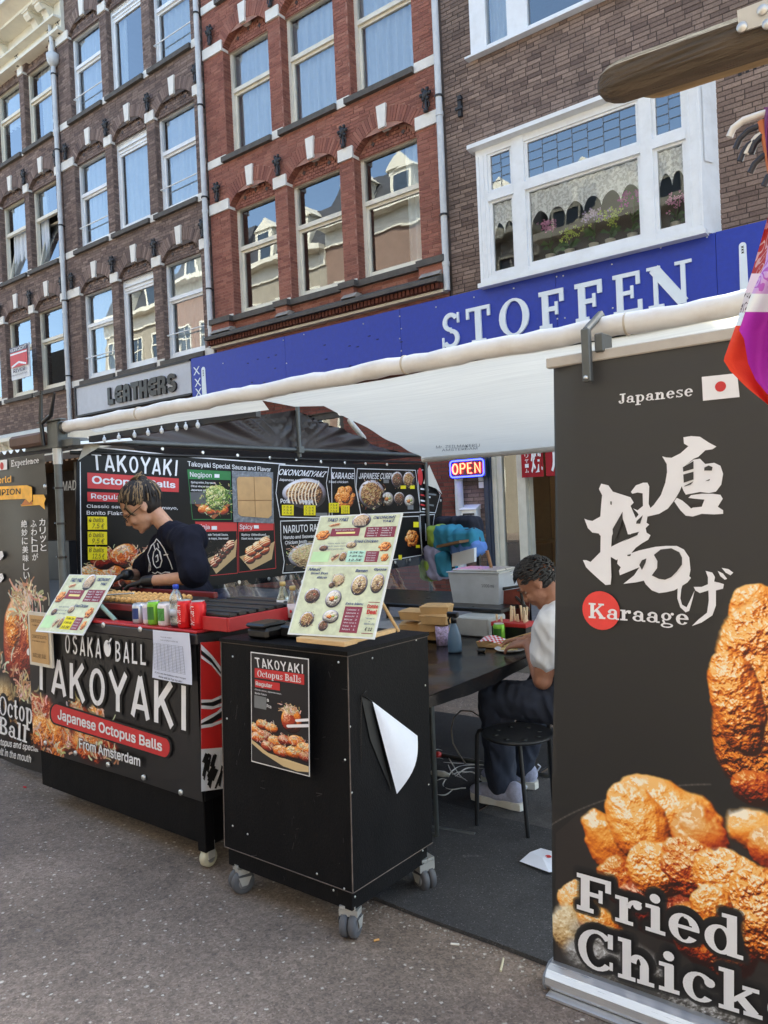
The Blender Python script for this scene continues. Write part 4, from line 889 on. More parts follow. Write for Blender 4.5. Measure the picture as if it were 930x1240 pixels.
# ------------------------------------------------------------------ ground
def asphalt(name, base, pebble, scale=55, dens=.5):
    m = bpy.data.materials.new(name); m.use_nodes = True; n = m.node_tree; L = n.links; b = n.nodes['Principled BSDF']
    g = n.nodes.new('ShaderNodeNewGeometry'); nd = n.nodes.new('ShaderNodeTexNoise'); nd.inputs['Scale'].default_value = scale*1.4; L.new(g.outputs['Position'], nd.inputs['Vector'])
    va = n.nodes.new('ShaderNodeVectorMath'); va.operation = 'MULTIPLY_ADD'; va.inputs[1].default_value = (.9/scale,)*3; L.new(nd.outputs['Color'], va.inputs[0]); L.new(g.outputs['Position'], va.inputs[2]); P = va.outputs[0]
    def noise(s, d=6, r=.6):
        x = n.nodes.new('ShaderNodeTexNoise'); x.inputs['Scale'].default_value = s; x.inputs['Detail'].default_value = d; x.inputs['Roughness'].default_value = r; L.new(P, x.inputs['Vector']); return x
    def mrn(src, a, b_, c, d):
        x = n.nodes.new('ShaderNodeMapRange'); x.inputs[1].default_value = a; x.inputs[2].default_value = b_; x.inputs[3].default_value = c; x.inputs[4].default_value = d; L.new(src, x.inputs[0]); return x
    v = n.nodes.new('ShaderNodeTexVoronoi'); v.inputs['Scale'].default_value = scale; L.new(P, v.inputs['Vector'])
    v2 = n.nodes.new('ShaderNodeTexVoronoi'); v2.inputs['Scale'].default_value = scale*2.3; L.new(P, v2.inputs['Vector'])
    def mix(f, a, c, bl='MIX'):
        x = n.nodes.new('ShaderNodeMix'); x.data_type = 'RGBA'; x.blend_type = bl
        if hasattr(f, 'links') or not isinstance(f, float): L.new(f, x.inputs[0])
        else: x.inputs[0].default_value = f
        for s, q in ((a, 6), (c, 7)):
            if isinstance(s, tuple): x.inputs[q].default_value = (*s, 1)
            else: L.new(s, x.inputs[q])
        return x.outputs[2]
    sep = n.nodes.new('ShaderNodeSeparateColor'); L.new(v.outputs['Color'], sep.inputs[0])
    sep2 = n.nodes.new('ShaderNodeSeparateColor'); L.new(v2.outputs['Color'], sep2.inputs[0])
    tone = mrn(sep.outputs[0], 0, 1, .84, 1.18); c = mix(1.0, base, tone.outputs[0], 'MULTIPLY')
    tone2 = mrn(sep2.outputs[1], 0, 1, .72, 1.3); c = mix(1.0, c, tone2.outputs[0], 'MULTIPLY')
    pick = mrn(sep.outputs[1], 1-dens*.17, 1-dens*.17+.01, 0, 1); near = mrn(v.outputs['Distance'], .25, .42, .85, 0)
    mu = n.nodes.new('ShaderNodeMath'); mu.operation = 'MULTIPLY'; L.new(pick.outputs[0], mu.inputs[0]); L.new(near.outputs[0], mu.inputs[1])
    c = mix(mu.outputs[0], c, pebble)
    pick2 = mrn(sep2.outputs[2], 1-dens*.1, 1-dens*.1+.01, 0, 1); near2 = mrn(v2.outputs['Distance'], .25, .45, .8, 0)
    mu2 = n.nodes.new('ShaderNodeMath'); mu2.operation = 'MULTIPLY'; L.new(pick2.outputs[0], mu2.inputs[0]); L.new(near2.outputs[0], mu2.inputs[1])
    c = mix(mu2.outputs[0], c, tuple(q*2.2 for q in base))
    v3 = n.nodes.new('ShaderNodeTexVoronoi'); v3.inputs['Scale'].default_value = scale*.5; L.new(P, v3.inputs['Vector']); s3 = n.nodes.new('ShaderNodeSeparateColor'); L.new(v3.outputs['Color'], s3.inputs[0])
    p3 = mrn(s3.outputs[0], .965, .97, 0, 1); q3 = mrn(v3.outputs['Distance'], .1, .3, .9, 0); m3 = n.nodes.new('ShaderNodeMath'); m3.operation = 'MULTIPLY'; L.new(p3.outputs[0], m3.inputs[0]); L.new(q3.outputs[0], m3.inputs[1]); c = mix(m3.outputs[0], c, pebble)
    big = noise(1.3); bl = mrn(big.outputs[0], .35, .65, .74, 1.22); c = mix(1.0, c, bl.outputs[0], 'MULTIPLY')
    st = noise(3.1, 8, .75); sm = mrn(st.outputs[0], .56, .7, 0, .6); c = mix(sm.outputs[0], c, tuple(q*.45 for q in base))
    wh = noise(7, 9, .8); wm = mrn(wh.outputs[0], .62, .72, 0, .4); c = mix(wm.outputs[0], c, (.42, .42, .43))
    L.new(c, b.inputs['Base Color']); b.inputs['Roughness'].default_value = .85; b.inputs['Specular IOR Level'].default_value = .35
    bp = n.nodes.new('ShaderNodeBump'); bp.inputs['Strength'].default_value = .6; bp.inputs['Distance'].default_value = .004
    L.new(v2.outputs['Distance'], bp.inputs['Height']); L.new(bp.outputs[0], b.inputs['Normal'])
    return m
ASPH = asphalt('road_asphalt', srgb(124, 110, 99), srgb(200, 192, 180), 62, dens=.42)
b = MB(); ys = [-60, -9.5, -2, 0, 1, 2, 3, 4, 5, 6.6]
for i in range(len(ys)-1): b.quad((-90, ys[i], gz(ys[i])), (60, ys[i], gz(ys[i])), (60, ys[i+1], gz(ys[i+1])), (-90, ys[i+1], gz(ys[i+1])))
b.quad((-90, 6.6, gz(6.6)), (60, 6.6, gz(6.6)), (60, 60, gz(6.6)), (-90, 60, gz(6.6)))
struct(b.build('road', ASPH))
b = MB(); b.bbox(-60, 6.6, gz(6.6)-.05, 30, 6.75, 0.0, .01); struct(b.build('kerb', mat('kerb_stone', srgb(130, 128, 124), .8, var=.15)))
PAVE = mat('pavement_tile', srgb(112, 108, 104), .85, var=.2, dirt=.3)
sw = struct(MB().box(-60, 6.752, -.2, 30, D+.1, -.012).build('pavement', mat('pavement_joint', srgb(70, 66, 62), .9)))
b = MB()
for i in range(60):
    for k in range(12): b.box(-13+i*.303, 6.76+k*.303, -.012, -13+i*.303+.297, 6.76+k*.303+.297, -.002-.002*((i*k) % 3))
stuff(b.build('tiles', PAVE, sw))
# ------------------------------------------------------------------ houses on the sunny side, seen in the window panes
OP = [(-46, -39, 14.5, srgb(158, 150, 136), 0), (-39, -32.5, 15.6, srgb(140, 112, 100), 1), (-32.5, -26, 15.0, srgb(160, 152, 138), 0), (-26, -19.5, 15.8, srgb(136, 112, 100), 1), (-19.5, -13.5, 12.4, srgb(150, 140, 124), 0),
      (-13.5, -7, 11.9, srgb(96, 86, 80), 1), (-7, -.5, 12.4, srgb(100, 86, 80), 1), (-.5, 6, 15.5, srgb(140, 122, 112), 1), (6, 13, 14.8, srgb(180, 160, 134), 0), (13, 20, 15.2, srgb(136, 112, 104), 1)]
YO = -8.2; DG = mat('far_window_dark', (.05, .07, .10), .15, var=.3)
for k, (a, c_, h, col, typ) in enumerate(OP):
    t = thing('opposite_house', '%s house, %s of the row across the street, mirrored in the panes' % (['cream rendered', 'brown brick'][typ], ['leftmost', 'second', 'third', 'fourth', 'fifth', 'sixth', 'seventh', 'eighth', 'ninth', 'last'][k]), 'house', ((a+c_)/2, YO, 0), 'houses across the street')
    MB().box(a, YO-8, 0, c_, YO, h).build('wall', mat('opposite_wall%d' % k if 0 else 'facade_%s' % ['a', 'b', 'c', 'd', 'e', 'f', 'g', 'h', 'i', 'j'][k], col, .85, var=.12, vs=4, dirt=.2), t)
    b = MB(); b.box(a, YO, h-.9, c_, YO+.12, h-.1); b.box(a, YO, h-.1, c_, YO+.7, h+.15)
    for z in (3.9, 7.2, 10.5): b.box(a, YO, z-.3, c_, YO+.06, z-.12)
    b.build('cornice', CREAM, t)
    b = MB(); b.prism([(YO, h+.15), (YO-1.3, h+2.6), (YO-8, h+2.6), (YO-8, h+.15)], a+.02, c_-.02, 'x'); b.build('roof', mat('slate', srgb(60, 62, 68), .6), t)
    if h < 13:
        m_ = (a+c_)/2; b = MB(); b.prism([(m_-1.5, h), (m_+1.5, h), (m_+1.4, h+.5), (m_+.8, h+.8), (m_+.7, h+1.5), (m_, h+2.1), (m_-.7, h+1.5), (m_-.8, h+.8), (m_-1.4, h+.5)], YO-.3, YO+.1, 'y'); b.build('curved_gable', CREAM, t)
    n_ = 3; w_ = (c_-a)/n_
    for i in range(n_):
        for z in (.8, 4.3, 7.6, 10.9):
            x = a+i*w_+w_*.22; W2 = w_*.56
            b = MB(); b.box(x, YO, z, x+.09, YO+.06, z+2.1); b.box(x+W2-.09, YO, z, x+W2, YO+.06, z+2.1); b.box(x, YO, z+2.1, x+W2, YO+.07, z+2.2); b.box(x-.05, YO, z-.1, x+W2+.05, YO+.12, z); b.box(x, YO, z+1.35, x+W2, YO+.05, z+1.43); b.box(x+W2/2-.03, YO, z, x+W2/2+.03, YO+.04, z+2.1)
            fo = b.build('window', CREAM, t); MB().quad((x+W2, YO+.01, z), (x, YO+.01, z), (x, YO+.01, z+2.1), (x+W2, YO+.01, z+2.1)).build('pane', DG, fo)
    for i in range(2):
        x = a+(c_-a)*(.3+.42*i); b = MB(); b.box(x-.65, YO-1.6, h+.15, x+.65, YO-.1, h+2.0); b.prism([(x-.85, h+2.0), (x+.85, h+2.0), (x, h+2.75)], YO-1.6, YO, 'y'); d_ = b.build('dormer', CREAM, t)
        MB().quad((x+.45, YO-.09, h+.5), (x-.45, YO-.09, h+.5), (x-.45, YO-.09, h+1.8), (x+.45, YO-.09, h+1.8)).build('pane', DG, d_)
# ------------------------------------------------------------------ printed pictures, painted number by number (flat print on flat things)
def fbm(h, w, cells, seed, octv=5, gain=.55):
    rg = np.random.RandomState(seed); out = np.zeros((h, w)); amp = 1; tot = 0
    for o in range(octv):
        n = max(2, int(cells*2**o)); gy = max(2, int(n*h/w)+1)
        if n > w*1.5: break
        g = rg.rand(gy+2, n+2); y = np.linspace(0, gy, h, endpoint=False); x = np.linspace(0, n, w, endpoint=False)
        yi, xi = y.astype(int), x.astype(int); fy = (y-yi)[:, None]; fx = (x-xi)[None]; fy = fy*fy*(3-2*fy); fx = fx*fx*(3-2*fx)
        a = g[yi][:, xi]; b_ = g[yi][:, xi+1]; c = g[yi+1][:, xi]; d = g[yi+1][:, xi+1]
        out += amp*((a*(1-fx)+b_*fx)*(1-fy)+(c*(1-fx)+d*fx)*fy); tot += amp; amp *= gain
    return out/tot
PAL = {
 'karaage': [(44, 12, 4), (124, 48, 12), (198, 92, 24), (236, 140, 44), (252, 190, 100), (255, 246, 226)],
 'tako': [(40, 10, 6), (120, 30, 12), (184, 66, 20), (222, 118, 40), (236, 170, 90), (255, 235, 205)],
 'sauce': [(30, 8, 8), (86, 16, 12), (132, 30, 20), (168, 58, 32), (200, 100, 60), (255, 225, 200)],
 'noodle': [(70, 46, 26), (140, 104, 62), (190, 156, 104), (214, 186, 138), (232, 212, 170), (250, 240, 214)],
 'green': [(30, 50, 16), (70, 104, 34), (120, 150, 58), (176, 186, 96), (222, 214, 150), (250, 245, 215)],
 'okono': [(30, 14, 10), (84, 40, 22), (130, 78, 40), (176, 124, 70), (216, 176, 120), (250, 236, 210)],
 'bowl': [(40, 34, 40), (90, 84, 96), (140, 136, 150), (186, 184, 196), (216, 216, 226), (240, 240, 248)],
 'rice': [(90, 80, 70), (150, 140, 124), (200, 192, 176), (224, 218, 204), (240, 236, 226), (252, 250, 244)],
 'beef': [(26, 14, 12), (60, 34, 26), (98, 60, 44), (136, 92, 66), (170, 128, 96), (226, 196, 160)],
 'ice': [(70, 68, 66), (96, 94, 92), (120, 120, 120), (146, 146, 148), (176, 178, 182), (214, 218, 224)],
}
class Pic:
    def __init__(s, w, h, bg=(0, 0, 0), a=0.0):
        s.w, s.h = w, h; s.c = np.zeros((h, w, 4)); s.c[..., :3] = np.array(bg)/255; s.c[..., 3] = a
    def over(s, y0, y1, x0, x1, rgb, m):
        t = s.c[y0:y1, x0:x1]; m3 = m[..., None]; a0 = t[..., 3:4]; ao = m3+a0*(1-m3)
        t[..., :3] = (rgb*m3+t[..., :3]*a0*(1-m3))/np.maximum(ao, 1e-6); t[..., 3:4] = ao
    def blob(s, cx, cy, rx, ry, seed, pal='karaage', rot=0, crisp=.35, cells=6, dark=0.0, soft=.06, gloss=.5, wob=.22, lift=0.0):
        """cx, cy, rx, ry in pixels, y up"""
        m = 1.25; R_ = max(rx, ry)*m; x0, x1, y0, y1 = [int(q) for q in (max(0, cx-R_), min(s.w, cx+R_), max(0, cy-R_), min(s.h, cy+R_))]
        if x1-x0 < 3 or y1-y0 < 3: return
        Y_, X_ = np.mgrid[y0:y1, x0:x1].astype(float); dx, dy = X_-cx, Y_-cy; c_, s_ = math.cos(R(rot)), math.sin(R(rot))
        u = (dx*c_+dy*s_)/rx; v = (-dx*s_+dy*c_)/ry; hh, ww = u.shape
        n1 = fbm(hh, ww, 3, seed, 4)-.5; n2 = fbm(hh, ww, cells, seed+1, 6, .62)-.5; n3 = fbm(hh, ww, cells*3, seed+2, 4, .6)-.5
        d = np.sqrt(u*u+v*v)+n1*wob*2+n2*wob*.5
        H = np.sqrt(np.clip(1-d*d, 0, 1))*1.0+n2*crisp*1.6+n3*crisp*.5
        gy, gx = np.gradient(H); k = max(rx, ry)*.55; nx, ny = -gx*k, -gy*k; nz = 1.0; nn = np.sqrt(nx*nx+ny*ny+1)
        lam = np.clip((nx*-.35+ny*.6+nz*.72)/nn, 0, 1); sp = np.clip((nx*-.3+ny*.5+nz*.81)/nn, 0, 1)**18*gloss
        val = np.clip(lam*.82+n2*.35+lift-dark-(.25*np.clip(-v, 0, 1)), 0, .84)+sp*.5*(n3 > -.05)
        P = np.array(PAL[pal])/255.0; t = np.clip(val, 0, .999)*(len(P)-1); i = t.astype(int); f = (t-i)[..., None]; rgb = P[i]*(1-f)+P[np.minimum(i+1, len(P)-1)]*f
        s.over(y0, y1, x0, x1, rgb, np.clip((1-d)/soft, 0, 1))
    def stroke(s, x0, y0, x1, y1, wd, col, bend=0.0, a=1.0):
        n = 7; mx, my = (x0+x1)/2-(y1-y0)*bend, (y0+y1)/2+(x1-x0)*bend
        ps = [((1-t)**2*x0+2*t*(1-t)*mx+t*t*x1, (1-t)**2*y0+2*t*(1-t)*my+t*t*y1) for t in np.linspace(0, 1, n)]
        ax = [p[0] for p in ps]; ay = [p[1] for p in ps]; X0, X1, Y0, Y1 = [int(q) for q in (max(0, min(ax)-wd-1), min(s.w, max(ax)+wd+2), max(0, min(ay)-wd-1), min(s.h, max(ay)+wd+2))]
        if X1-X0 < 1 or Y1-Y0 < 1: return
        Y_, X_ = np.mgrid[Y0:Y1, X0:X1].astype(float); D_ = np.full(X_.shape, 1e9)
        for i in range(n-1):
            (xa, ya), (xb, yb) = ps[i], ps[i+1]; L2 = (xb-xa)**2+(yb-ya)**2+1e-9; t = np.clip(((X_-xa)*(xb-xa)+(Y_-ya)*(yb-ya))/L2, 0, 1)
            D_ = np.minimum(D_, np.hypot(X_-xa-t*(xb-xa), Y_-ya-t*(yb-ya)))
        s.over(Y0, Y1, X0, X1, np.array(col)/255.0*np.ones(X_.shape+(3,)), np.clip((wd-D_)+.5, 0, 1)*a)
    def flakes(s, cx, cy, rx, ry, n, seed, cols=((232, 206, 170), (206, 160, 120), (250, 240, 222)), L=12, wd=1.6):
        r = random.Random(seed)
        for _ in range(n):
            x, y = cx+r.gauss(0, rx*.45), cy+r.gauss(0, ry*.45); a = r.uniform(0, 6.28); l = L*r.uniform(.4, 1.2)
            c = r.choice(cols); s.stroke(x, y, x+l*math.cos(a), y+l*math.sin(a), wd*r.uniform(.5, 1.2), tuple(q*r.uniform(.8, 1) for q in c), r.uniform(-.5, .5), .92)
    def poly(s, pts, col):
        xs = [p[0] for p in pts]; ys_ = [p[1] for p in pts]; X0, X1, Y0, Y1 = [int(q) for q in (max(0, min(xs)), min(s.w, max(xs)+1), max(0, min(ys_)), min(s.h, max(ys_)+1))]
        if X1 <= X0 or Y1 <= Y0: return
        Y_, X_ = np.mgrid[Y0:Y1, X0:X1].astype(float); ins = np.zeros(X_.shape, bool); n = len(pts)
        for i in range(n):
            xa, ya = pts[i]; xb, yb = pts[(i+1) % n]
            if ya == yb: continue
            ins ^= ((ya > Y_) != (yb > Y_)) & (X_ < (xb-xa)*(Y_-ya)/(yb-ya)+xa)
        s.over(Y0, Y1, X0, X1, np.array(col)/255.0*np.ones(X_.shape+(3,)), ins*1.0)
    def image(s, name):
        im = bpy.data.images.new(name, s.w, s.h, alpha=True); im.colorspace_settings.name = 'sRGB'
        im.pixels.foreach_set(np.clip(s.c, 0, 1).astype(np.float32).ravel()); im.pack(); return im
def print_mat(name, im, rough=.45, alpha=True):
    m = bpy.data.materials.new(name); m.use_nodes = True; n = m.node_tree; b = n.nodes['Principled BSDF']; b.inputs['Roughness'].default_value = rough
    t = n.nodes.new('ShaderNodeTexImage'); t.image = im; t.extension = 'EXTEND'; uvn = n.nodes.new('ShaderNodeUVMap'); uvn.uv_map = 'UVMap'
    n.links.new(uvn.outputs[0], t.inputs[0]); n.links.new(t.outputs['Color'], b.inputs['Base Color'])
    if alpha: n.links.new(t.outputs['Alpha'], b.inputs['Alpha'])
    return m
def dish(kind, seed=1, n=128):
    p = Pic(n, n); r = random.Random(seed); c = n/2
    if kind == 'karaage':
        for k in range(6): a = k*1.05; p.blob(c+math.cos(a)*n*.22, c+math.sin(a)*n*.2, n*.2, n*.17, seed*9+k, 'karaage', r.uniform(0, 90), .4)
        p.blob(c, c, n*.2, n*.19, seed+99, 'karaage')
    elif kind == 'tako':
        p.poly([(0, n*.4), (n*.3, n*.02), (n*.9, n*.3), (n, n*.8), (n*.6, n*.6)], (190, 160, 116))
        for k in range(6):
            x, y = c-n*.22+(k % 3)*n*.2+(k//3)*n*.04, c-n*.16+(k % 3)*n*.12+(k//3)*n*.2; p.blob(x, y, n*.17, n*.16, seed*5+k, 'tako', 0, .12, 4, wob=.06, gloss=1)
            for q in range(4): p.stroke(x-n*.14, y-n*.1+q*n*.06, x+n*.12, y+n*.02+q*n*.05, 1.6, (250, 236, 200), .15)
    elif kind == 'dark':
        p.poly([(0, n*.4), (n*.3, n*.02), (n*.95, n*.45), (n, n*.9), (n*.6, n*.6)], (190, 160, 116))
        for k in range(5):
            x, y = n*(.25+.13*k), n*(.3+.11*k); p.blob(x, y, n*.15, n*.14, seed*5+k, 'sauce', 0, .14, 4, wob=.06, gloss=1)
            for q in range(3): p.stroke(x-n*.12, y-n*.08+q*n*.07, x+n*.12, y+n*.02+q*n*.05, 1.7, (250, 236, 200), .15)
        p.flakes(n*.45, n*.6, n*.4, n*.22, 60, seed, ((40, 30, 26), (70, 50, 40), (20, 16, 14)), n*.08, 2)
    elif kind == 'negi':
        p.poly([(n*.02, n*.4), (n*.5, 0), (n*.98, n*.42)], (150, 84, 48))
        for k in range(4): p.blob(n*(.25+.17*k), n*(.26-.03*(k % 2)), n*.15, n*.13, seed+k, 'tako', 0, .12, 4, wob=.06)
        p.blob(n*.6, n*.58, n*.3, n*.34, seed+20, 'green', 20, .6, 7, wob=.3); p.flakes(n*.6, n*.58, n*.5, n*.55, 190, seed, ((206, 214, 120), (120, 160, 60), (240, 236, 190), (70, 120, 40)), n*.07, 1.6)
    elif kind in ('ramen', 'curry', 'okono', 'beefbowl', 'ricebowl', 'soup'):
        p.blob(c, c, n*.47, n*.45, seed+3, 'bowl', 0, .02, 3, wob=.01, soft=.03, gloss=1); 
        q = {'ramen': 'noodle', 'curry': 'okono', 'okono': 'okono', 'beefbowl': 'beef', 'ricebowl': 'rice', 'soup': 'noodle'}[kind]
        p.blob(c, c, n*.40, n*.37, seed+4, q, 0, .5, 7, wob=.06)
        if kind == 'ramen': p.flakes(c, c, n*.55, n*.5, 170, seed, ((226, 200, 150), (200, 170, 120), (240, 224, 186)), n*.16, 1.5)
        if kind == 'okono':
            for k in range(9): p.stroke(n*(.18+.07*k), n*.2, n*(.25+.07*k), n*.8, 1.9, (248, 238, 214), .2)
        if kind == 'curry': p.flakes(c, c, n*.5, n*.5, 110, seed, ((120, 66, 36), (200, 170, 110), (230, 212, 170)), n*.06, 2.4)
        if kind == 'beefbowl': p.flakes(c, c, n*.42, n*.42, 60, seed, ((110, 70, 50), (200, 180, 150), (60, 34, 26)), n*.08, 2.4); p.blob(c+n*.1, c+n*.08, n*.07, n*.07, seed, 'sauce', 0, .1)
        if kind == 'soup': p.blob(c+n*.02, c, n*.1, n*.1, seed, 'beef', 0, .2); p.flakes(c, c, n*.35, n*.35, 40, seed, ((90, 70, 60), (250, 245, 235)), n*.05, 2)
        if kind == 'ricebowl': p.blob(c-n*.08, c, n*.16, n*.14, seed, 'karaage', 0, .4); p.blob(c+n*.14, c+n*.05, n*.1, n*.1, seed+1, 'green', 0, .4)
    return p
DISH = {}
def dmat(kind, seed=1, n=128):
    k = (kind, seed)
    if k not in DISH: DISH[k] = print_mat('print_%s' % kind, dish(kind, seed, n).image('picture_%s_%d' % (kind, seed)))
    return DISH[k]
def pic_quad(c, h, m, parent, name='picture', n=None):
    """a printed picture filling the quadrilateral TL TR BR BL"""
    c = [Vector(p) for p in c]; nn = n or (c[1]-c[0]).cross(c[0]-c[3]).normalized()
    b = MB(); b.grid(lambda s, t: bil(c, s, t)+nn*h, 4, 4, False, uv=True); return b.build(name, m, parent)
class Print:
    """collects flat printed shapes; every colour is a material of the one print mesh"""
    def __init__(s, fn, n): s.fn, s.n, s.b, s.mats = fn, Vector(n), MB(), []
    def mi(s, m):
        if m not in s.mats: s.mats.append(m)
        s.b.m = s.mats.index(m)
    def poly(s, pts, m, h=.001): s.mi(m); s.b.add([s.fn(*p)+s.n*h for p in pts], [list(range(len(pts)))])
    def line(s, pts, m, wd=.004, h=.0015, close=False):
        s.mi(m); P = [s.fn(*p)+s.n*h for p in pts]
        if close: P.append(P[0])
        for a, c in zip(P, P[1:]):
            t = (c-a).normalized(); q = t.cross(s.n)*wd/2; a2, c2 = a-t*wd/2, c+t*wd/2; s.b.add([a2-q, c2-q, c2+q, a2+q], [(0, 1, 2, 3)])
    def text(s, txt, c, m, h=.002, off=0.0, **k): s.mi(m); put(s.b, txt, [s.fn(*p) for p in c], off, h, n=s.n, **k)
    def disc(s, c, e, m, h=.001, k=28, fy=1.0):
        s.mi(m); o = s.fn(*c)+s.n*h; r = (s.fn(*e)-s.fn(*c)); q = s.n.cross(r)*fy; s.b.add([o+r*math.cos(2*math.pi*i/k)+q*math.sin(2*math.pi*i/k) for i in range(k)], [list(range(k))])
    def build(s, parent, name='print'): return s.b.build(name, s.mats, parent)
BLK = mat('black_print_ink', srgb(30, 29, 30), .5, var=.03); YEL = mat('yellow_note', srgb(236, 222, 30), .6, var=.04); GRN = mat('green_print', srgb(36, 120, 60), .5); INK = mat('pen_ink', srgb(30, 30, 44), .6)
GREYP = mat('grey_sticker', srgb(120, 124, 128), .6)
# ------------------------------------------------------------------ stall materials
STEEL = mat('galvanised_steel', srgb(128, 132, 134), .45, metal=.7, var=.2, dirt=.4, dcol=(.12, .11, .1))
DSTEEL = mat('dull_frame_steel', srgb(92, 96, 96), .5, metal=.4, var=.2, dirt=.4)
BPLY = mat('black_painted_wood', srgb(11, 11, 14), .6, spec=.15, var=.25, vs=30, bump=.15, bs=240, dirt=.25, dcol=srgb(34, 33, 34), ds=5, stretch=(1, 1, .35))
BEDGE = mat('worn_edge', srgb(92, 82, 76), .7, var=.4, vs=30)
RUB = mat('grey_rubber', srgb(78, 80, 86), .6, var=.15); CHR = mat('chromed_steel', srgb(206, 208, 206), .3, metal=.6, var=.1, dirt=.3, dcol=(.3, .26, .2))
VIN = mat('banner_vinyl', srgb(58, 56, 56), .42, var=.06, vs=3, bump=.05, bs=9); VIN2 = mat('wall_vinyl', srgb(20, 20, 22), .42, spec=.2, var=.1, vs=3, bump=.06, bs=5)
REDP = mat('red_paint', srgb(176, 34, 40), .45, var=.12, dirt=.2, dcol=srgb(110, 30, 30)); BPL = mat('black_plastic_shiny', srgb(22, 22, 24), .3, var=.15)
KRAFT = mat('kraft_card', srgb(196, 160, 112), .8, var=.1, vs=12); WOODL = mat('light_wood', srgb(206, 172, 124), .6, var=.15, vs=14, stretch=(1, 8, 8))
ALU = mat('brushed_aluminium', srgb(214, 216, 220), .3, metal=.8, var=.06, stretch=(.3, 1, 30))
PAPER = mat('white_paper', srgb(224, 228, 240), .7, var=.03)

# ------------------------------------------------------------------ awning roll, sail, clamp
zt_ = (PY(75, 517, 2.28).z+PY(895, 370, 2.28).z)/2; TUBE = thing('awning_roll', 'long cream rolled awning tube running across the stalls at head height', 'awning', (-2, 2.28, zt_))
b = MB(); rr = random.Random(5); n_ = 70; xA = PY(75, 512, 2.28).x; xB = .35
b.tube([(xA+(xB-xA)*i/n_, 2.28+.002*math.sin(i*1.7), zt_+.003*math.sin(i*.9)+.0015*math.sin(i*3.1)) for i in range(n_+1)], [.033+.0012*math.sin(i*2.3)+.0008*math.sin(i*5.1) for i in range(n_+1)], 24)
b.build('roll', mat('cream_canvas', srgb(218, 220, 222), .7, var=.1, vs=5, dirt=.5, dcol=srgb(192, 184, 172), ds=7, bump=.25, bs=11), TUBE)
b = MB()
for i in range(5): x = -3.3+i*.83; b.tube([(x, 2.28, zt_), (x+.006, 2.28, zt_)], .0352, 20)
b.build('seam', mat('seam_thread', srgb(184, 176, 162), .8), TUBE)
b = MB(); b.tube([(xA-.02, 2.28, zt_), (xA+.05, 2.28, zt_)], .036, 16); b.tube([(xB, 2.28, zt_), (xB+.1, 2.28, zt_)], .03, 16); b.build('end_cap', DSTEEL, TUBE)
SAIL_M = bpy.data.materials.new('white_sailcloth'); SAIL_M.use_nodes = True; n = SAIL_M.node_tree; pb = n.nodes['Principled BSDF']; pb.inputs['Base Color'].default_value = (*srgb(226, 232, 232), 1); pb.inputs['Roughness'].default_value = .7
tl_ = n.nodes.new('ShaderNodeBsdfTranslucent'); tl_.inputs[0].default_value = (*srgb(226, 236, 240), 1); mxs = n.nodes.new('ShaderNodeMixShader'); mxs.inputs[0].default_value = .62
n.links.new(pb.outputs[0], mxs.inputs[1]); n.links.new(tl_.outputs[0], mxs.inputs[2]); n.links.new(mxs.outputs[0], n.nodes['Material Output'].inputs[0])
tc = n.nodes.new('ShaderNodeTexCoord'); mp = n.nodes.new('ShaderNodeMapping'); mp.inputs['Scale'].default_value = (1.2, 60, 1); n.links.new(tc.outputs['Object'], mp.inputs[0])
nz = n.nodes.new('ShaderNodeTexNoise'); nz.inputs['Scale'].default_value = 2.5; nz.inputs['Detail'].default_value = 3; n.links.new(mp.outputs[0], nz.inputs['Vector'])
mr = n.nodes.new('ShaderNodeMapRange'); mr.inputs[1].default_value = .3; mr.inputs[2].default_value = .7; mr.inputs[3].default_value = .9; mr.inputs[4].default_value = 1.06; n.links.new(nz.outputs[0], mr.inputs[0])
for s_, c_ in ((pb, srgb(226, 232, 232)), (tl_, srgb(216, 212, 200))):
    x_ = n.nodes.new('ShaderNodeMix'); x_.data_type = 'RGBA'; x_.blend_type = 'MULTIPLY'; x_.inputs[0].default_value = 1; x_.inputs[6].default_value = (*c_, 1); n.links.new(mr.outputs[0], x_.inputs[7]); n.links.new(x_.outputs[2], s_.inputs[0])
SL_ = thing('stall_sail', 'white translucent canvas sail stretched flat over the table and the seated man', 'awning', (-1.5, 4, 1.9))
zk = 1.995
def sailp(s, t):        # t 0 at the roll, 1 at the far hem
    if t < .08:
        k = t/.08; xl_ = -2.35-(.1*(1-k)); y = 2.30+.19*k; z = zt_-.03-(zt_-.03-zk)*k
    else:
        k = (t-.08)/.92; xl_ = -2.24-1.9*k; y = 2.49+3.51*k; z = zk+.006*math.sin(s*31-k*19)*math.sin(k*3.1)-.012*k-.03*math.sin(math.pi*k)*math.sin(math.pi*min(1, s*1.0))*.6
    return (xl_+(.9-xl_)*s, y+.01*math.sin(s*9), z+.004*math.sin(s*23+t*7))
MB().grid(sailp, 60, 50).build('cloth', SAIL_M, SL_)
b = MB(); b.grid(lambda s, t: (xA+.2+(-2.45-xA-.2)*s, 2.31+.05*t, zt_-.02-.05*t*(.4+.6*s)), 30, 2); b.build('skirt', SAIL_M, SL_)
b = MB(); b.tube([(-4.15, 6.0, zk-.02), (.9, 6.0, zk-.02)], .035, 12); b.build('hem', mat('cream_hem', srgb(214, 214, 210), .6, var=.05), SL_)
for i in range(14): MB().lathe([(.008, -.003), (.008, .003)], (-4.0+i*.36, 5.962, zk-.01), 8, 'y').build('eyelet', CHR, SL_)
b = MB()
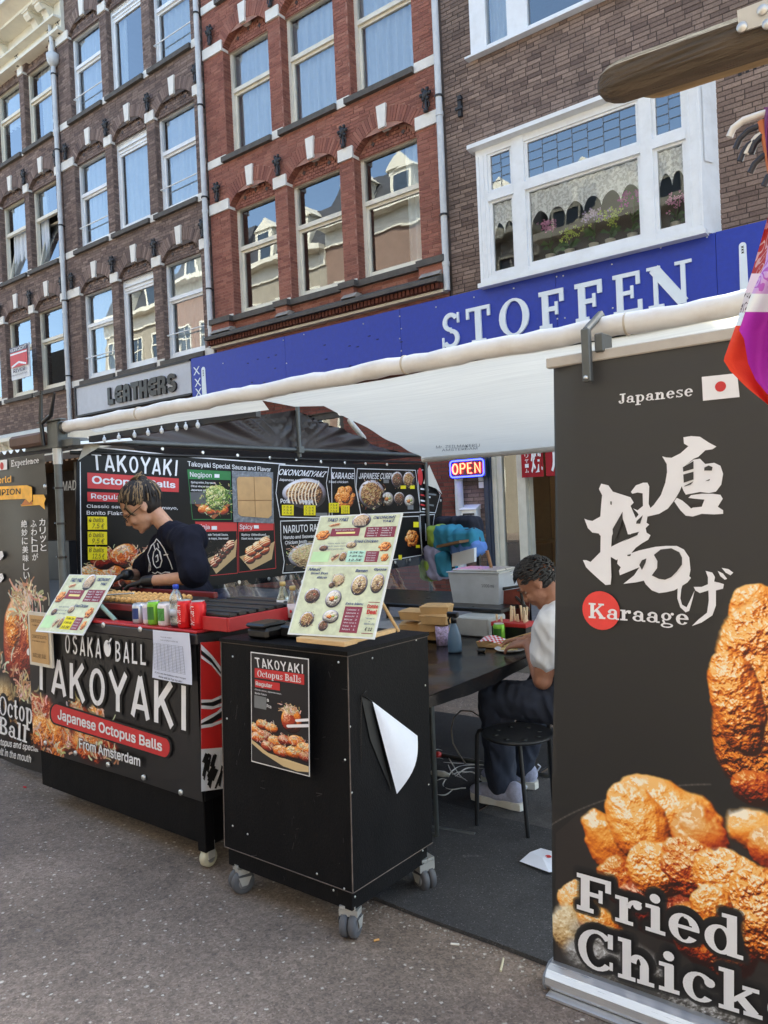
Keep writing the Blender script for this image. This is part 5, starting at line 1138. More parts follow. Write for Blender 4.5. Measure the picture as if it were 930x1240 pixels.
for s_, u0, u1, v0, v1 in (('Mr. ZEILMAKERIJ', 528, 581, 538.5, 542), ('AMSTERDAM', 535, 578, 542.5, 545.5)):
    q = [PZ(u, v, zk-.018) for u, v in ((u0, v0+1.2), (u1, v0-1.2), (u1, v1-1.2), (u0, v1+1.2))]; put(b, s_, q, .0, .0, n=Vector((0, 0, -1)))
b.build('lettering', BLK, SL_)
# a second bar and the aluminium awning arm seen above the dark tent
t = thing('folding_awning', 'white folding awning arm with a round tube, seen over the dark tent roof', 'awning arm', (-5, 7, 2.3))
MB().tube([PY(412, 498, 6.5), PY(444, 502, 6.9), PY(470, 501, 7.2)], .05, 10).build('round_tube', ALU, t)
MB().tube([PY(423, 508, 6.5), PY(426, 513, 6.5), PY(441, 531, 6.8)], .03, 6).build('arm', mat('ivory_metal', srgb(214, 214, 208), .5), t)

CL = thing('steel_clamp', 'grey steel clamp holding the black banner bar to the awning roll', 'clamp', (-.83, 2.17, 1.9))
a = PY(711, 403, 2.17); c = PY(714, 463, 2.17); b = MB()
b.bbox(a.x-.013, 2.15, c.z, a.x+.013, 2.172, a.z+.01, .003); b.tube([(a.x, 2.16, a.z+.004), (a.x, 2.28, zt_+.045), (a.x, 2.33, zt_)], .012, 6); b.bbox(a.x+.018, 2.176, 1.975, a.x+.045, 2.25, 2.03, .003); b.build('jaw', DSTEEL, CL)
MB().lathe([(.006, -.004), (.006, .006)], (a.x, 2.146, c.z+.012), 8, 'y').build('screw', CHR, CL)

# ------------------------------------------------------------------ the big fried chicken banner
YB = 2.2; BN = thing('roll_up_banner', 'tall black roll-up banner with fried chicken and white Karaage lettering, nearest the camera', 'banner', (-.6, YB, 0))
fb = lambda u, v: PY(u, v, YB)
X0, XW, Z0, ZH = -1.14, 1.08, .045, 1.93
W_, H_ = 540, 965
pc = Pic(W_, H_, (44, 44, 45), 1.0)
tt = np.linspace(0, 1, H_)[:, None]; base = 32+17*tt; nb = fbm(H_, W_, 3, 4, 3)
pc.c[..., :3] = ((base+4*(nb-.5))/255)[..., None]*np.array([1, 1, 1.01])
def cv(u, v): p = PY(u, v, YB); return ((p.x-X0)/XW*W_, (p.z-Z0)/ZH*H_)
seam = cv(700, 735)[1]; pc.c[:int(seam), :, :3] *= .9
# a faint plate rim, then the pieces of chicken
cx_, cy_ = cv(880, 1120)
def bl(u, v, ru, rv, seed, **k):
    x, y = cv(u, v); x2, _ = cv(u+ru, v); _, y2 = cv(u, v-rv); k['lift'] = k.get('lift', 0)+.09; k['gloss'] = k.get('gloss', .5)+.1; k['crisp'] = k.get('crisp', .35)*.75; pc.blob(x, y, abs(x2-x), abs(y2-y), seed, **k)
for k in range(60):
    a0 = math.pi*(.5+k/60*.55); a1 = math.pi*(.5+(k+1)/60*.55); q0 = (860+260*math.cos(a0), 1100-150*math.sin(a0)); q1 = (860+260*math.cos(a1), 1100-150*math.sin(a1))
    (xa, ya), (xb, yb) = cv(*q0), cv(*q1); pc.stroke(xa, ya, xb, yb, 1.3, (108, 100, 96), 0, .5)
pc.poly([cv(*q) for q in ((672, 1010), (700, 985), (930, 1010), (930, 1240), (672, 1240))], (46, 42, 41))
bl(915, 740, 34, 34, 11, pal='karaage', crisp=.45, cells=5, lift=.05)
bl(945, 800, 78, 80, 12, pal='karaage', crisp=.5, cells=9, rot=40); bl(930, 890, 72, 88, 13, pal='karaage', crisp=.55, cells=10, rot=-20, dark=.08)
bl(915, 955, 34, 22, 14, pal='tako', crisp=.4, dark=.25); bl(893, 850, 34, 60, 15, pal='karaage', crisp=.5, cells=8, rot=10, lift=.03)
bl(912, 1005, 38, 30, 16, pal='karaage', crisp=.12, cells=4, lift=.1, soft=.2); bl(938, 1030, 36, 30, 17, pal='tako', crisp=.2, cells=4)
bl(735, 1022, 30, 44, 18, pal='karaage', crisp=.2, cells=4, rot=30, dark=.02); bl(800, 985, 72, 42, 19, pal='karaage', crisp=.22, cells=5, lift=.06, gloss=.8); bl(772, 1000, 42, 52, 20, pal='karaage', crisp=.28, cells=5, rot=20, lift=.08, gloss=.9)
bl(845, 1012, 36, 40, 21, pal='tako', crisp=.12, cells=4, dark=.02, lift=.05); bl(748, 1065, 26, 30, 22, pal='tako', crisp=.3, dark=.08)
bl(700, 1092, 26, 26, 23, pal='karaage', crisp=.3, lift=.16); bl(688, 1128, 26, 34, 24, pal='noodle', crisp=.3, lift=0, soft=.2); bl(726, 1120, 30, 24, 25, pal='karaage', crisp=.3, lift=.0, soft=.2)
bl(800, 1100, 56, 40, 26, pal='sauce', crisp=.4, dark=.1); bl(860, 1140, 60, 44, 27, pal='tako', crisp=.4, dark=.12)
bl(796, 1055, 42, 34, 28, pal='karaage', crisp=.5, cells=6, lift=.07, gloss=1, rot=15); bl(838, 1052, 40, 40, 29, pal='tako', crisp=.5, cells=6, lift=.02, gloss=1)
bl(888, 1072, 50, 44, 30, pal='karaage', crisp=.45, cells=7, lift=.08, gloss=1); bl(920, 1110, 42, 60, 31, pal='karaage', crisp=.55, cells=8, lift=.02, gloss=1); bl(862, 1100, 26, 30, 32, pal='karaage', crisp=.4, lift=.05)
bl(800, 1190, 130, 34, 33, pal='ice', crisp=.5, cells=9, soft=.3, rot=-16, dark=.08); bl(720, 1165, 50, 26, 34, pal='ice', crisp=.4, cells=6, soft=.3, dark=.05)
# the dark glow behind the big words
def words(dst_fn, txt, quad, m, grow, h):
    b = MB(); put(b, txt, [dst_fn(*q) for q in quad], h=h, n=Vector((0, -1, 0)), slab=True, grow=grow); return b
def ext(q, f):   # lengthen a quadrilateral of pixels along its lines in space
    P = [fb(*p) for p in q]; return [P[0], P[0]+(P[1]-P[0])*f, P[3]+(P[2]-P[3])*f, P[3]]
QF = [fb(*q) for q in ((699.5, 1055.4), (900.6, 1111), (900.6, 1161.6), (699.4, 1099.3))]
_, w5 = slab_glyphs('Chick'); _, w7 = slab_glyphs('Chicken')
QC = ext(((700, 1118.3), (924, 1184), (924, 1234), (700, 1167)), w7/w5)
for txt, Q in (('Fried', QF), ('Chicken', QC)):
    P_, _ = slab_glyphs(txt, .0)
    for dil, al in ((9, .35), (6, .5), (3.6, .9)):
        for poly in P_:
            pts = [bil(Q, x, y) for x, y in poly]; q = [((p.x-X0)/XW*W_, (p.z-Z0)/ZH*H_) for p in pts]; mx_ = sum(p[0] for p in q)/len(q); my_ = sum(p[1] for p in q)/len(q)
            for i in range(len(q)): pc.stroke(*q[i], *q[(i+1) % len(q)], dil, (30, 30, 32), 0, al)
def bsh(s, t):
    x = X0+XW*s; z = Z0+ZH*t; L = -1.102+.083*t-(.006*math.sin(t*7)); xx = max(x, L) if s < .5 else x
    curl = .02*max(0, 1-(xx-L)/.08)*(t**3); return (xx, YB+.004*math.sin(s*5+t*3)+curl, z)
b = MB(); nu, nv = 54, 90; b.grid(bsh, nu, nv, True, uv=True)
b.uv = [((p[0]-X0)/XW, (p[2]-Z0)/ZH) for p in b.v]
b.build('printed_sheet', print_mat('fried_chicken_print', pc.image('fried_chicken_picture'), .5, False), BN)
b = MB(); b.grid(lambda s, t: (lambda q: (q[0]+.002, q[1]+.004, q[2]))(bsh(s, t)), 20, 20); b.build('sheet_back', mat('white_vinyl', (.6, .6, .6), .5), BN)
p = Print(fb, (0, -1, 0)); BD = mat('banner_dark_print', srgb(48, 48, 49), .5, var=.03); BD2 = BD
o = (0, -.006, 0); h0 = .006
p.text('Japanese', [(750, 477.5), (840, 466), (840, 479.5), (750, 489.3)], WPRINT, h0, slab=True)
p.poly([(850.5, 456.7), (893.3, 452.2), (896.3, 481), (852, 485.5)], WPRINT, h0); p.disc((873.3, 468.3), (880, 467.8), RED, h0+.001)
p.disc((728.5, 739), (751.5, 740), mat('coral_red_print', srgb(222, 66, 62), .5), h0)
p.text('Karaage', [(714, 729.5), (835, 738), (835, 756.5), (714, 747.8)], WPRINT, h0+.001, slab=True)
p.mi(WPRINT); 
for txt, Q in (('Fried', QF), ('Chicken', QC)): put(p.b, txt, Q, h=h0, n=Vector((0, -1, 0)), slab=True)
K1 = [[(597,45),(640,38),(690,42),(740,75),(782,97),(760,112),(720,118),(680,155),(655,165),(600,210),(590,240),(595,300),(575,350),(545,400),(510,445),(460,475),(395,490),(375,500),(380,470),(430,425),(470,370),(495,300),(505,240),(503,195),(478,152),(500,158),(530,160),(580,135),(625,95),(600,80)],
 [(600,210),(655,170),(690,165),(720,195),(770,188),(805,205),(820,250),(810,310),(780,350),(740,358),(690,352),(610,367),(597,345),(580,300),(585,240)],
 [(560,385),(590,400),(620,425),(640,445),(650,440),(700,435),(715,395),(660,390),(625,385),(640,370),(700,362),(760,362),(805,368),(818,390),(790,435),(820,455),(820,475),(770,478),(700,475),(650,490),(610,485),(580,455),(545,405)],
 [(135,305),(175,315),(200,350),(300,382),(318,412),(300,430),(255,462),(225,520),(195,600),(188,700),(192,830),(188,872),(160,875),(130,850),(75,800),(50,775),(32,735),(50,735),(75,745),(130,690),(132,600),(120,585),(85,580),(60,555),(40,502),(60,510),(85,515),(130,490),(135,420),(140,370),(122,335)],
 [(255,455),(300,430),(330,500),(340,560),(300,590),(285,590),(270,540),(255,500)],
 [(302,352),(330,315),(370,300),(395,300),(405,320),(402,420),(415,450),(395,490),(390,525),(405,535),(385,555),(390,580),(412,595),(400,620),(365,640),(330,665),(300,700),(275,705),(220,735),(186,715),(190,660),(230,640),(330,595),(350,575),(290,590),(320,550),(330,540),(320,510),(345,480),(340,470),(315,445),(340,455),(370,430),(368,360),(340,355),(310,362)],
 [(290,700),(350,680),(440,660),(500,655),(560,655),(600,675),(630,720),(637,790),(630,825),(640,835),(620,860),(580,885),(545,905),(500,915),(460,920),(420,905),(385,870),(375,850),(330,860),(260,868),(320,820),(350,775),(240,820),(235,795),(245,775),(225,755),(230,720)],
 [(580,870),(600,845),(585,900),(580,950),(590,985),(615,1000),(635,960),(660,905),(650,950),(630,1020),(610,1028),(580,1000),(563,950),(565,890)],
 [(722,795),(760,805),(775,830),(770,855),(800,862),(825,870),(820,895),(780,905),(780,990),(760,1045),(700,1085),(645,1105),(680,1070),(730,1030),(740,960),(738,905),(690,920),(665,905),(655,885),(700,885),(735,870),(735,830)],
 [(790,795),(820,810),(843,840),(830,845),(805,825)], [(812,778),(850,785),(878,805),(862,820),(835,805)]]
K2 = [[(595,213),(655,178),(655,222),(597,238)], [(597,254),(655,238),(655,282),(600,300)], [(715,215),(740,203),(762,212),(758,232),(715,232)], [(603,318),(655,292),(640,310),(603,322)], [(720,291),(748,278),(744,288)],
 [(622,402),(660,393),(713,395),(700,407),(655,420),(640,432)], [(187,405),(195,405),(195,425),(188,422)], [(200,560),(252,470),(258,500),(240,560),(205,640)], [(335,515),(370,482),(355,530),(332,530)], [(255,632),(330,592),(345,580),(340,594)],
 [(432,705),(470,675),(530,668),(575,690),(590,720),(590,760),(560,800),(530,830),(495,845),(460,840),(420,820),(450,780),(452,740)], [(350,762),(365,735),(390,725),(385,750),(365,790)], [(282,705),(304,700),(300,712),(284,712)]]
for i, P_ in enumerate(K1): p.poly([(700+x/4.65, 520+y/4.65) for x, y in P_], WPRINT, h0+i*.00012)
for i, P_ in enumerate(K2): p.poly([(700+x/4.65, 520+y/4.65) for x, y in P_], BD, h0+.0022)
p.text('S', [(706, 1181), (712, 1183), (712, 1194), (706, 1192)], WPRINT, h0, .03); p.text('hi i', [(806, 1221), (850, 1234), (850, 1246), (806, 1233)], WPRINT, h0, .03)
p.build(BN, 'lettering')
a = PY(668, 443, YB); b = MB(); b.bbox(-1.035, YB-.012, a.z-.008, .05, YB+.012, a.z+.024, .003); b.build('top_bar', mat('pale_wood_bar', srgb(178, 174, 168), .6, var=.1, vs=10), BN)
b = MB(); b.prism([(YB-.052, .01), (YB-.06, .024), (YB-.056, .045), (YB-.04, .062), (YB-.015, .07), (YB+.03, .07), (YB+.055, .05), (YB+.055, .01)], -1.105, .05, 'x')
b.build('base_cassette', ALU, BN)
b = MB(); b.box(-1.09, YB-.085, .0, -.06, YB-.05, .008); b.build('foot_plate', ALU, BN)
b = MB(); b.prism([(YB-.055, .006), (YB-.063, .024), (YB-.058, .048), (YB-.016, .073), (YB+.056, .066), (YB+.056, .006)], -1.111, -1.105, 'x'); b.build('end_cap', mat('grey_cap', srgb(120, 124, 130), .4), BN)

# ------------------------------------------------------------------ tent wall with the menu, tent roof, rails
XW_ = -4.35; fw = lambda u, v: PX(u, v, XW_)
TN = thing('dark_tent', 'dark brown market tent roof rising to a point behind the menu wall', 'tent', (-4.6, 4.3, 1.9))
TM = mat('dark_tent_cloth', srgb(46, 38, 38), .45, var=.25, vs=2, bump=.1, bs=6)
rl, rr_ = fw(84, 526), fw(511, 556)
ztop = (rl.z+rr_.z)/2; ap = fw(357, 491)
def gab(s, t):
    y = rl.y+(rr_.y-rl.y)*s; sa = (ap.y-rl.y)/(rr_.y-rl.y); top = (ap.z-ztop)*(s/sa if s < sa else (1-(s-sa)/(1-sa))**1.15)
    top = max(top, .015); an = math.atan2(max(t*top, .001), (y-ap.y)); w_ = .035*math.sin(an*34+math.sin(s*11)*1.6)*t*(.25+top/(ap.z-ztop))+.02*math.sin(s*31+t*4)*t
    return (XW_-.03+w_*.9, y, ztop-.02+t*top-.018*math.sin(s*math.pi*3)**2*t)
b = MB(); b.grid(gab, 120, 12); b.grid(lambda s, t: (lambda g: (g[0]-t*2.6, g[1], g[2]-t*.05))(gab(s, 1)), 60, 3); b.build('roof_cloth', TM, TN)
b = MB(); b.tube([(XW_+.02, rl.y-.2, ztop), (XW_+.02, rr_.y+.05, ztop)], .018, 4); b.build('upper_rail', DSTEEL, TN)
b = MB(); b.tube([(XW_+.0, rl.y, ztop-.075), (XW_+.0, rr_.y+.02, ztop-.07)], .012, 4); b.build('lower_rail', BLK, TN)
b = MB(); b.tube([(XW_+.03, ap.y, ztop-.06), (XW_+.03, ap.y, ap.z+.02)], .018, 8); b.bbox(XW_+.0, ap.y-.03, ztop-.03, XW_+.06, ap.y+.03, ztop+.03, .005); b.build('king_post', DSTEEL, TN)
MB().tube([(XW_+.02, rr_.y+.03, gz(6.5)), (XW_+.02, rr_.y+.03, ztop+.03)], .02, 8).build('leg', DSTEEL, TN)
MW = thing('menu_wall', 'black printed side wall of the stall with takoyaki and curry menus hung from the tent rail', 'banner', (XW_, 4.3, .9))
p = Print(fw, (1, 0, 0)); OUT = [(103, 540), (200, 549), (360, 561), (512, 562), (536, 604), (534, 640), (526, 681), (480, 688), (320, 706), (230, 717), (97, 733), (92, 640), (93, 560)]
b = MB(); P_ = [fw(*q) for q in OUT]; b.add([q+Vector((-.004, 0, 0)) for q in P_]+[q for q in P_], [list(range(len(P_))), list(range(2*len(P_)-1, len(P_)-1, -1))][::1]); b.build('sheet', VIN2, MW)
b = MB(); b.slab(fw(516.7, 563)+Vector((.03, 0, 0)), fw(533.4, 598.5)+Vector((.02, 0, 0)), fw(524, 592)+Vector((.045, 0, 0)), fw(511.6, 585.5)+Vector((.01, 0, 0)), .002)
b.slab(fw(104, 529)+Vector((.02, 0, 0)), fw(118, 541.5)+Vector((.03, 0, 0)), fw(105, 548)+Vector((.05, 0, 0)), fw(92.5, 558)+Vector((.02, 0, 0)), .002); b.build('folded_corner', mat('pale_vinyl_back', srgb(206, 202, 190), .6, var=.08), MW)
GR = CHR
b = MB()
for u, v in ((143, 536), (196, 543.5), (245, 548), (287, 551.5), (326, 554.5), (358, 556.5), (388, 559), (417, 560.5), (442, 561.5), (468, 562.5), (289, 705), (325, 701), (478, 681), (496, 678), (529, 640), (533, 606)):
    q = fw(u, v)+Vector((.006, 0, 0)); b.lathe([(.014, -.003), (.014, .003), (.008, .003)], q, 10, 'x')
b.build('eyelets', GR, MW)
T = p.text
p.line([(117, 541.5), (231, 553.5), (345, 562)], WPRINT, .008); p.line([(97, 560), (97.5, 640), (98.5, 700)], WPRINT, .006)
narrow(p, 'TAKOYAKI', [(109, 548), (217, 557.5), (215.5, 576.5), (111, 569)], WPRINT, .003)
p.poly([(105.6, 572.2), (216.4, 579.4), (216.4, 596), (106, 591.2)], RED); T('Octopus Balls', [(111, 576), (212, 583.5), (212, 593), (111, 588)], WPRINT, .003, off=.03)
p.poly([(105.6, 595.6), (155, 597.5), (155, 608), (106, 607)], RED); T('Regular', [(110, 597.5), (150, 599.5), (150, 606.6), (110, 605.6)], WPRINT, .003, off=.01)
T('Classic sauce, Japanese mayo,', [(104.8, 610.8), (215, 613.5), (215, 617.8), (104.8, 615.8)], WPRINT, off=.01); T('Bonito Flakes and seaweed', [(104.8, 618.4), (198, 620), (198, 624.4), (104.8, 623.2)], WPRINT, off=.01)
for i, (t1, t2) in enumerate((('4 balls', '7.5 €'), ('6 balls', '9.5 €'), ('8 balls', '12.5 €'))):
    y = 625.5+i*18.2; p.poly([(104.7, y), (128.2, y+.4), (128.4, y+15.8), (105, y+16)], YEL, .012+i*.001); T(t1, [(106, y+1), (124, y+1.4), (124, y+7), (106, y+6.6)], INK, .015+i*.001, shear=.2); T(t2, [(110, y+8.5), (125, y+8.7), (125, y+14.5), (110, y+14.3)], INK, .015+i*.001, shear=.2)
T('Takoyaki Special Sauce and Flavor', [(226.9, 558.3), (327.7, 566), (327.7, 572.5), (227.3, 566)], WPRINT, off=.01)
p.poly([(226.9, 568.8), (279, 571.2), (279, 581.4), (228, 580)], GRN); T('Negipon', [(229.5, 571.3), (256, 572.8), (256, 579.8), (230, 579)], WPRINT, .003, off=.01); p.poly([(259.5, 574), (265.5, 574.3), (265.5, 578.6), (259.5, 578.4)], WPRINT, .002)
for i, s_ in enumerate(('Spring onion, Soy sauce,', 'Citrus vinegar sauce,', 'Japanese mayo')): T(s_, [(231, 582.6+i*4.6), (261-i*4, 583.6+i*4.6), (261-i*4, 586.6+i*4.6), (231, 585.8+i*4.6)], WPRINT, off=.02)
p.line([(226.9, 568.8), (279, 571.2), (280, 629), (233, 629)], GRN, .005, close=True)
p.poly([(230, 596), (279, 596), (279, 612), (230, 610)], mat('slate_grey_print', srgb(84, 86, 92), .5), .001)
p.poly([(280, 570), (330, 572), (331, 634), (282, 632)], mat('grey_film', srgb(118, 124, 132), .25, var=.3, vs=30, bump=.6, bs=40), .006)
p.poly([(288, 577.5), (325, 577.5), (328, 580), (328, 624), (324, 627.5), (291, 625), (287.5, 622), (285.8, 580)], KRAFT, .009); p.line([(306.5, 578), (308.5, 626)], mat('card_crease', srgb(146, 112, 74), .8), .006, .010); p.line([(287, 606), (328, 606)], mat('card_crease', (0, 0, 0)), .006, .010)
p.poly([(236.5, 632.5), (286.5, 633.5), (287, 643), (237, 644)], RED); T('Ninja', [(238, 634.5), (253.5, 635.5), (253.5, 642.2), (238, 641.8)], WPRINT, .003, off=.01); p.poly([(256, 637), (262.5, 637), (262.5, 641.5), (256, 641.5)], WPRINT, .002)
p.poly([(288.6, 633.5), (331, 633), (331, 642), (289, 643.6)], RED); T('Spicy', [(290, 635), (305.5, 635.2), (305.5, 642), (290, 642.2)], WPRINT, .003, off=.01); p.poly([(307, 636), (313, 636), (313.4, 640), (307.4, 640)], WPRINT, .002)
for u0, u1, L in ((241, 276, ('home made Teriyaki Sauce,', 'Japanese mayo, Seaweed')), (292, 323, ('Spicy (Medium),', 'Classic sauce, Japanese mayo'))):
    for i, s_ in enumerate(L): T(s_, [(u0, 646+i*4.6), (u1, 646+i*4.6), (u1, 649.4+i*4.6), (u0, 649.4+i*4.6)], WPRINT, off=.02)
p.line([(236.5, 632), (286.5, 633), (287.5, 694), (255, 697)], RED, .004); p.line([(288.6, 633), (331.5, 632.5), (334, 688), (289, 693)], RED, .004, close=True)
FRM = [[(338, 563), (398, 566), (395, 585), (399, 612), (398, 627.5), (339, 626), (334, 597)], [(339.5, 631), (400, 629.5), (402, 690), (342, 694), (344, 680), (340, 655)], [(401, 566.5), (429, 567.5), (430, 590), (437, 624), (402, 626)], [(432.5, 567.5), (503, 569.5), (509, 620), (437, 623), (431, 590)],
       [(505.5, 569.5), (513, 569), (533, 599), (527, 621), (508.5, 619.5)], [(508.5, 623.5), (526, 623), (520, 669), (513, 672), (511, 667)], [(404, 629), (507, 625), (511, 672), (404, 690)]]
for f_ in FRM: p.line(f_, WPRINT, .007, .002, True)
T('OKONOMIYAKI', [(338, 567.8), (396, 571), (392, 578), (336.8, 575)], WPRINT, .004, off=.02, shear=.2); T('Japanese savoury pancake', [(337.7, 579), (386, 581.5), (386, 585), (337.7, 583)], WPRINT, .004, off=.02)
T('Pork', [(339, 604), (350, 604), (350, 609.5), (339, 609.5)], WPRINT, .006, off=.03); T('Veggie', [(362, 604.5), (378.5, 604.5), (378.5, 611), (362, 611)], WPRINT, .006, off=.03)
for x0, y0, x1, y1_ in ((340.7, 611.4, 355, 624), (367.3, 612, 381.5, 624), (397.6, 609, 409.8, 620.6), (412.4, 612, 422.7, 622), (484.5, 588, 491, 592), (496, 588, 501.5, 592), (500, 632, 506.5, 638.5), (503, 660, 508, 663.5), (482, 672, 486, 678)):
    p.poly([(x0, y0), (x1, y0), (x1, y1_), (x0, y1_)], YEL, .006)
    if x1-x0 > 8:
        for k in range(3): T('7.5 €', [(x0+1.5, y0+1.5+k*3.6), (x1-2, y0+1.5+k*3.6), (x1-2, y0+4+k*3.6), (x0+1.5, y0+4+k*3.6)], INK, .008)
p.poly([(382, 621), (396, 621), (396, 625.5), (382, 625.5)], GREYP, .004)
T('NARUTO RAMEN', [(342.5, 636.4), (398, 633.8), (398, 642.2), (343, 646)], WPRINT, .004, off=.02); T('Naruto and Seaweed', [(343, 648.8), (382, 646.8), (382, 651), (343, 653)], WPRINT, .004, off=.02); T('Chicken broth', [(344.5, 655), (371, 653.5), (371, 657.5), (344.5, 659.5)], WPRINT, .006, off=.02)
p.poly([(345.5, 684), (355, 683), (354.5, 691), (345, 692)], BLK, .006); p.poly([(386, 629.8), (399, 629.4), (399, 633), (386, 633)], GREYP, .004)
T('KARAAGE', [(401, 571.6), (428.4, 573), (428.4, 580), (400.8, 580)], WPRINT, .004, off=.02, shear=.15); T('Fried chicken', [(398, 582), (421, 582), (421, 585), (398, 585)], WPRINT, .004, off=.01)
T('JAPANESE CURRY', [(434, 572.6), (476, 572.8), (475, 580.5), (434, 580)], WPRINT, .006, off=.02, shear=.15); p.poly([(464, 581), (470.5, 581), (470.5, 585), (464, 585)], GREYP, .004); p.poly([(493, 612), (500, 612), (500, 617), (493, 617)], GREYP, .006)
p.disc((508.5, 577), (511.5, 577), RED, .004, fy=2.0)
for i, (u0, u1, v, m_) in enumerate(((509, 519, 591, WPRINT), (518, 528, 597, GREYP), (509, 514, 598, RED), (514, 521, 600, WPRINT), (509, 516, 605, WPRINT), (509, 515, 610, RED), (517, 525, 610, GREYP), (511, 519, 615, WPRINT))): p.poly([(u0, v), (u1, v+1.2), (u1, v+3.2), (u0, v+2)], m_, .003)
p.poly([(514.5, 634), (516.5, 634), (517, 655), (515, 655)], WPRINT, .003)
p.build(MW, 'lettering')
for k_, sd_, q in (('ramen', 1, [(346, 658), (398, 653), (398, 690), (347, 692)]), ('okono', 2, [(338, 580), (396, 575), (397, 622), (340, 616)]), ('karaage', 3, [(401, 583), (432, 583), (434, 622), (402, 622)]), ('curry', 4, [(431, 579), (466, 579), (468, 618), (434, 620)]),
    ('beefbowl', 5, [(473, 570), (488, 570), (488, 592), (473, 592)]), ('curry', 4, [(487, 570), (502, 570), (502, 592), (487, 592)]), ('ricebowl', 6, [(461, 595), (477, 595), (477, 614), (461, 614)]), ('beefbowl', 5, [(476, 595), (490, 595), (490, 612), (476, 612)]), ('ricebowl', 6, [(489, 598), (502, 598), (502, 616), (489, 616)]),
    ('karaage', 7, [(487, 638), (508, 638), (510, 665), (489, 668)]), ('negi', 8, [(234, 584), (281, 584), (281, 629), (234, 629)]), ('dark', 9, [(250, 648), (286.5, 648), (286.5, 696), (250, 696)]), ('tako', 10, [(289, 648), (332, 647), (333, 690), (290, 692)])):
    q2 = [fw(*x) for x in q]; pic_quad(q2, .0035 if k_ != 'beefbowl' else .0045, dmat(k_, sd_, 160), MW, n=Vector((1, 0, 0)))
# the large takoyaki picture at the left of the wall
pm = Pic(420, 300); 
for k, (x, y, r_) in enumerate(((40, 70, 62), (330, 150, 70), (130, 60, 66), (230, 60, 62), (90, 150, 60), (180, 160, 64), (270, 120, 60))): pm.blob(x, y, r_, r_*.9, 50+k, ('karaage', 'sauce', 'tako')[k % 3], 0, .2, 5, wob=.1, gloss=1); pm.flakes(x, y+20, r_*1.1, r_*.6, 40, k, L=24, wd=2.2)
pm.poly([(0, 60), (30, 40), (140, 0), (0, 0)], (206, 178, 140))
mp_ = print_mat('takoyaki_print', pm.image('takoyaki_picture'))
pic_quad([fw(*x) for x in ((98.5, 640), (212, 634), (212, 712), (99, 716))], .003, mp_, MW, n=Vector((1, 0, 0)))

# clear plastic under the wall, with bags behind it
CP = glass_mat('clear_plastic', .12, (.82, .85, .88), .01, .08)
t = thing('plastic_sheet', 'clear crumpled plastic sheet hanging below the menu wall', 'plastic sheet', (XW_+.02, 4.4, .5))
def cps(s, t_): 
    y = 2.7+3.6*s; w_ = .03*math.sin(s*37+t_*5)+.015*math.sin(s*91+t_*11); return (XW_+.03+w_, y, .35+t_*.68)
MB().grid(cps, 90, 8).build('sheet', CP, t)
t = thing('ice_bag', 'pale lilac bag slumped behind the clear plastic, beside the brown posts', 'bag', (-4.9, 4.0, .6))
b = MB(); rr = random.Random(8)
for k in range(14): b.ell((-4.9+rr.uniform(-.1, .1), 3.9+rr.uniform(-.5, .5), .85+rr.uniform(-.12, .12)), (rr.uniform(.08, .14), rr.uniform(.1, .2), rr.uniform(.06, .12)), 8, 6)
b.build('bag', mat('lilac_film', srgb(150, 152, 196), .4, var=.5, vs=14, bump=.8, bs=20), t); MB().box(-5.1, 3.2, gz(4), -4.7, 4.7, .75).build('crate', mat('grey_crate', srgb(120, 122, 120), .6, var=.2), t)
# ------------------------------------------------------------------ mats, litter, poles
MATD = asphalt('rubber_mat', srgb(62, 62, 64), srgb(120, 120, 122), 160, .6); MATL = asphalt('grey_felt_mat', srgb(84, 82, 82), srgb(130, 128, 124), 190, .5)
def ground_slab(name, label, x0, y0, x1, y1, h, m, skew=0.0, z=0.0):
    b = MB(); nx, ny = 8, 8; rr = random.Random(name+str(x0)); e = [rr.uniform(-.006, .006) for _ in range(40)]
    def P(s, t, up):
        y = y0+(y1-y0)*t+skew*(s-.5)+(e[int(s*8)] if t in (0, 1) else 0); return (x0+(x1-x0)*s, y, gz(y)+z+up+(.003*math.sin(s*17+t*9) if up else 0))
    b.grid(lambda s, t: P(s, t, h), nx, ny, False)
    for i in range(nx):
        for t in (0, 1): b.add([P(i/nx, t, 0), P((i+1)/nx, t, 0), P((i+1)/nx, t, h), P(i/nx, t, h)], [(0, 1, 2, 3) if t == 0 else (3, 2, 1, 0)])
    for s in (0, 1):
        for i in range(ny): b.add([P(s, i/ny, 0), P(s, (i+1)/ny, 0), P(s, (i+1)/ny, h), P(s, i/ny, h)], [(0, 1, 2, 3)])
    return tag(b.build(name, m), label, 'mat')
ground_slab('rubber_mat', 'large dark rubber mat on the asphalt, running from the cabinet to the banner', -2.35, 2.27, .3, 3.26, .016, MATD, -.06)
ground_slab('felt_mat', 'paler grey felt mat under the stool and the sneakers', -2.02, 3.235, .3, 4.9, .012, MATL, -.08, .002)
ground_slab('rubber_mat', 'dark mat with the coiled cable, under the black table', -3.7, 3.1, -2.05, 4.9, .01, asphalt('dark_mat', srgb(46, 46, 48), srgb(80, 80, 80), 140, .4), .1)
p0 = PG(657, 1043, .02); t = thing('paper_napkin', 'crumpled white napkin with a small red stamp on the rubber mat', 'napkin', p0)
c = [PG(u, v, .022) for u, v in ((629, 1043), (642, 1034), (655, 1027), (676, 1036), (676, 1055), (665, 1058))]
b = MB(); b.add([c[0], c[1]+Vector((0, 0, .008)), c[2], c[3]+Vector((0, 0, .012)), c[4], c[5]+Vector((0, 0, .006)), (sum(c, Vector())/6)+Vector((0, 0, .012))], [(6, 0, 1), (6, 1, 2), (6, 2, 3), (6, 3, 4), (6, 4, 5), (6, 5, 0)]); b.build('paper', PAPER, t)
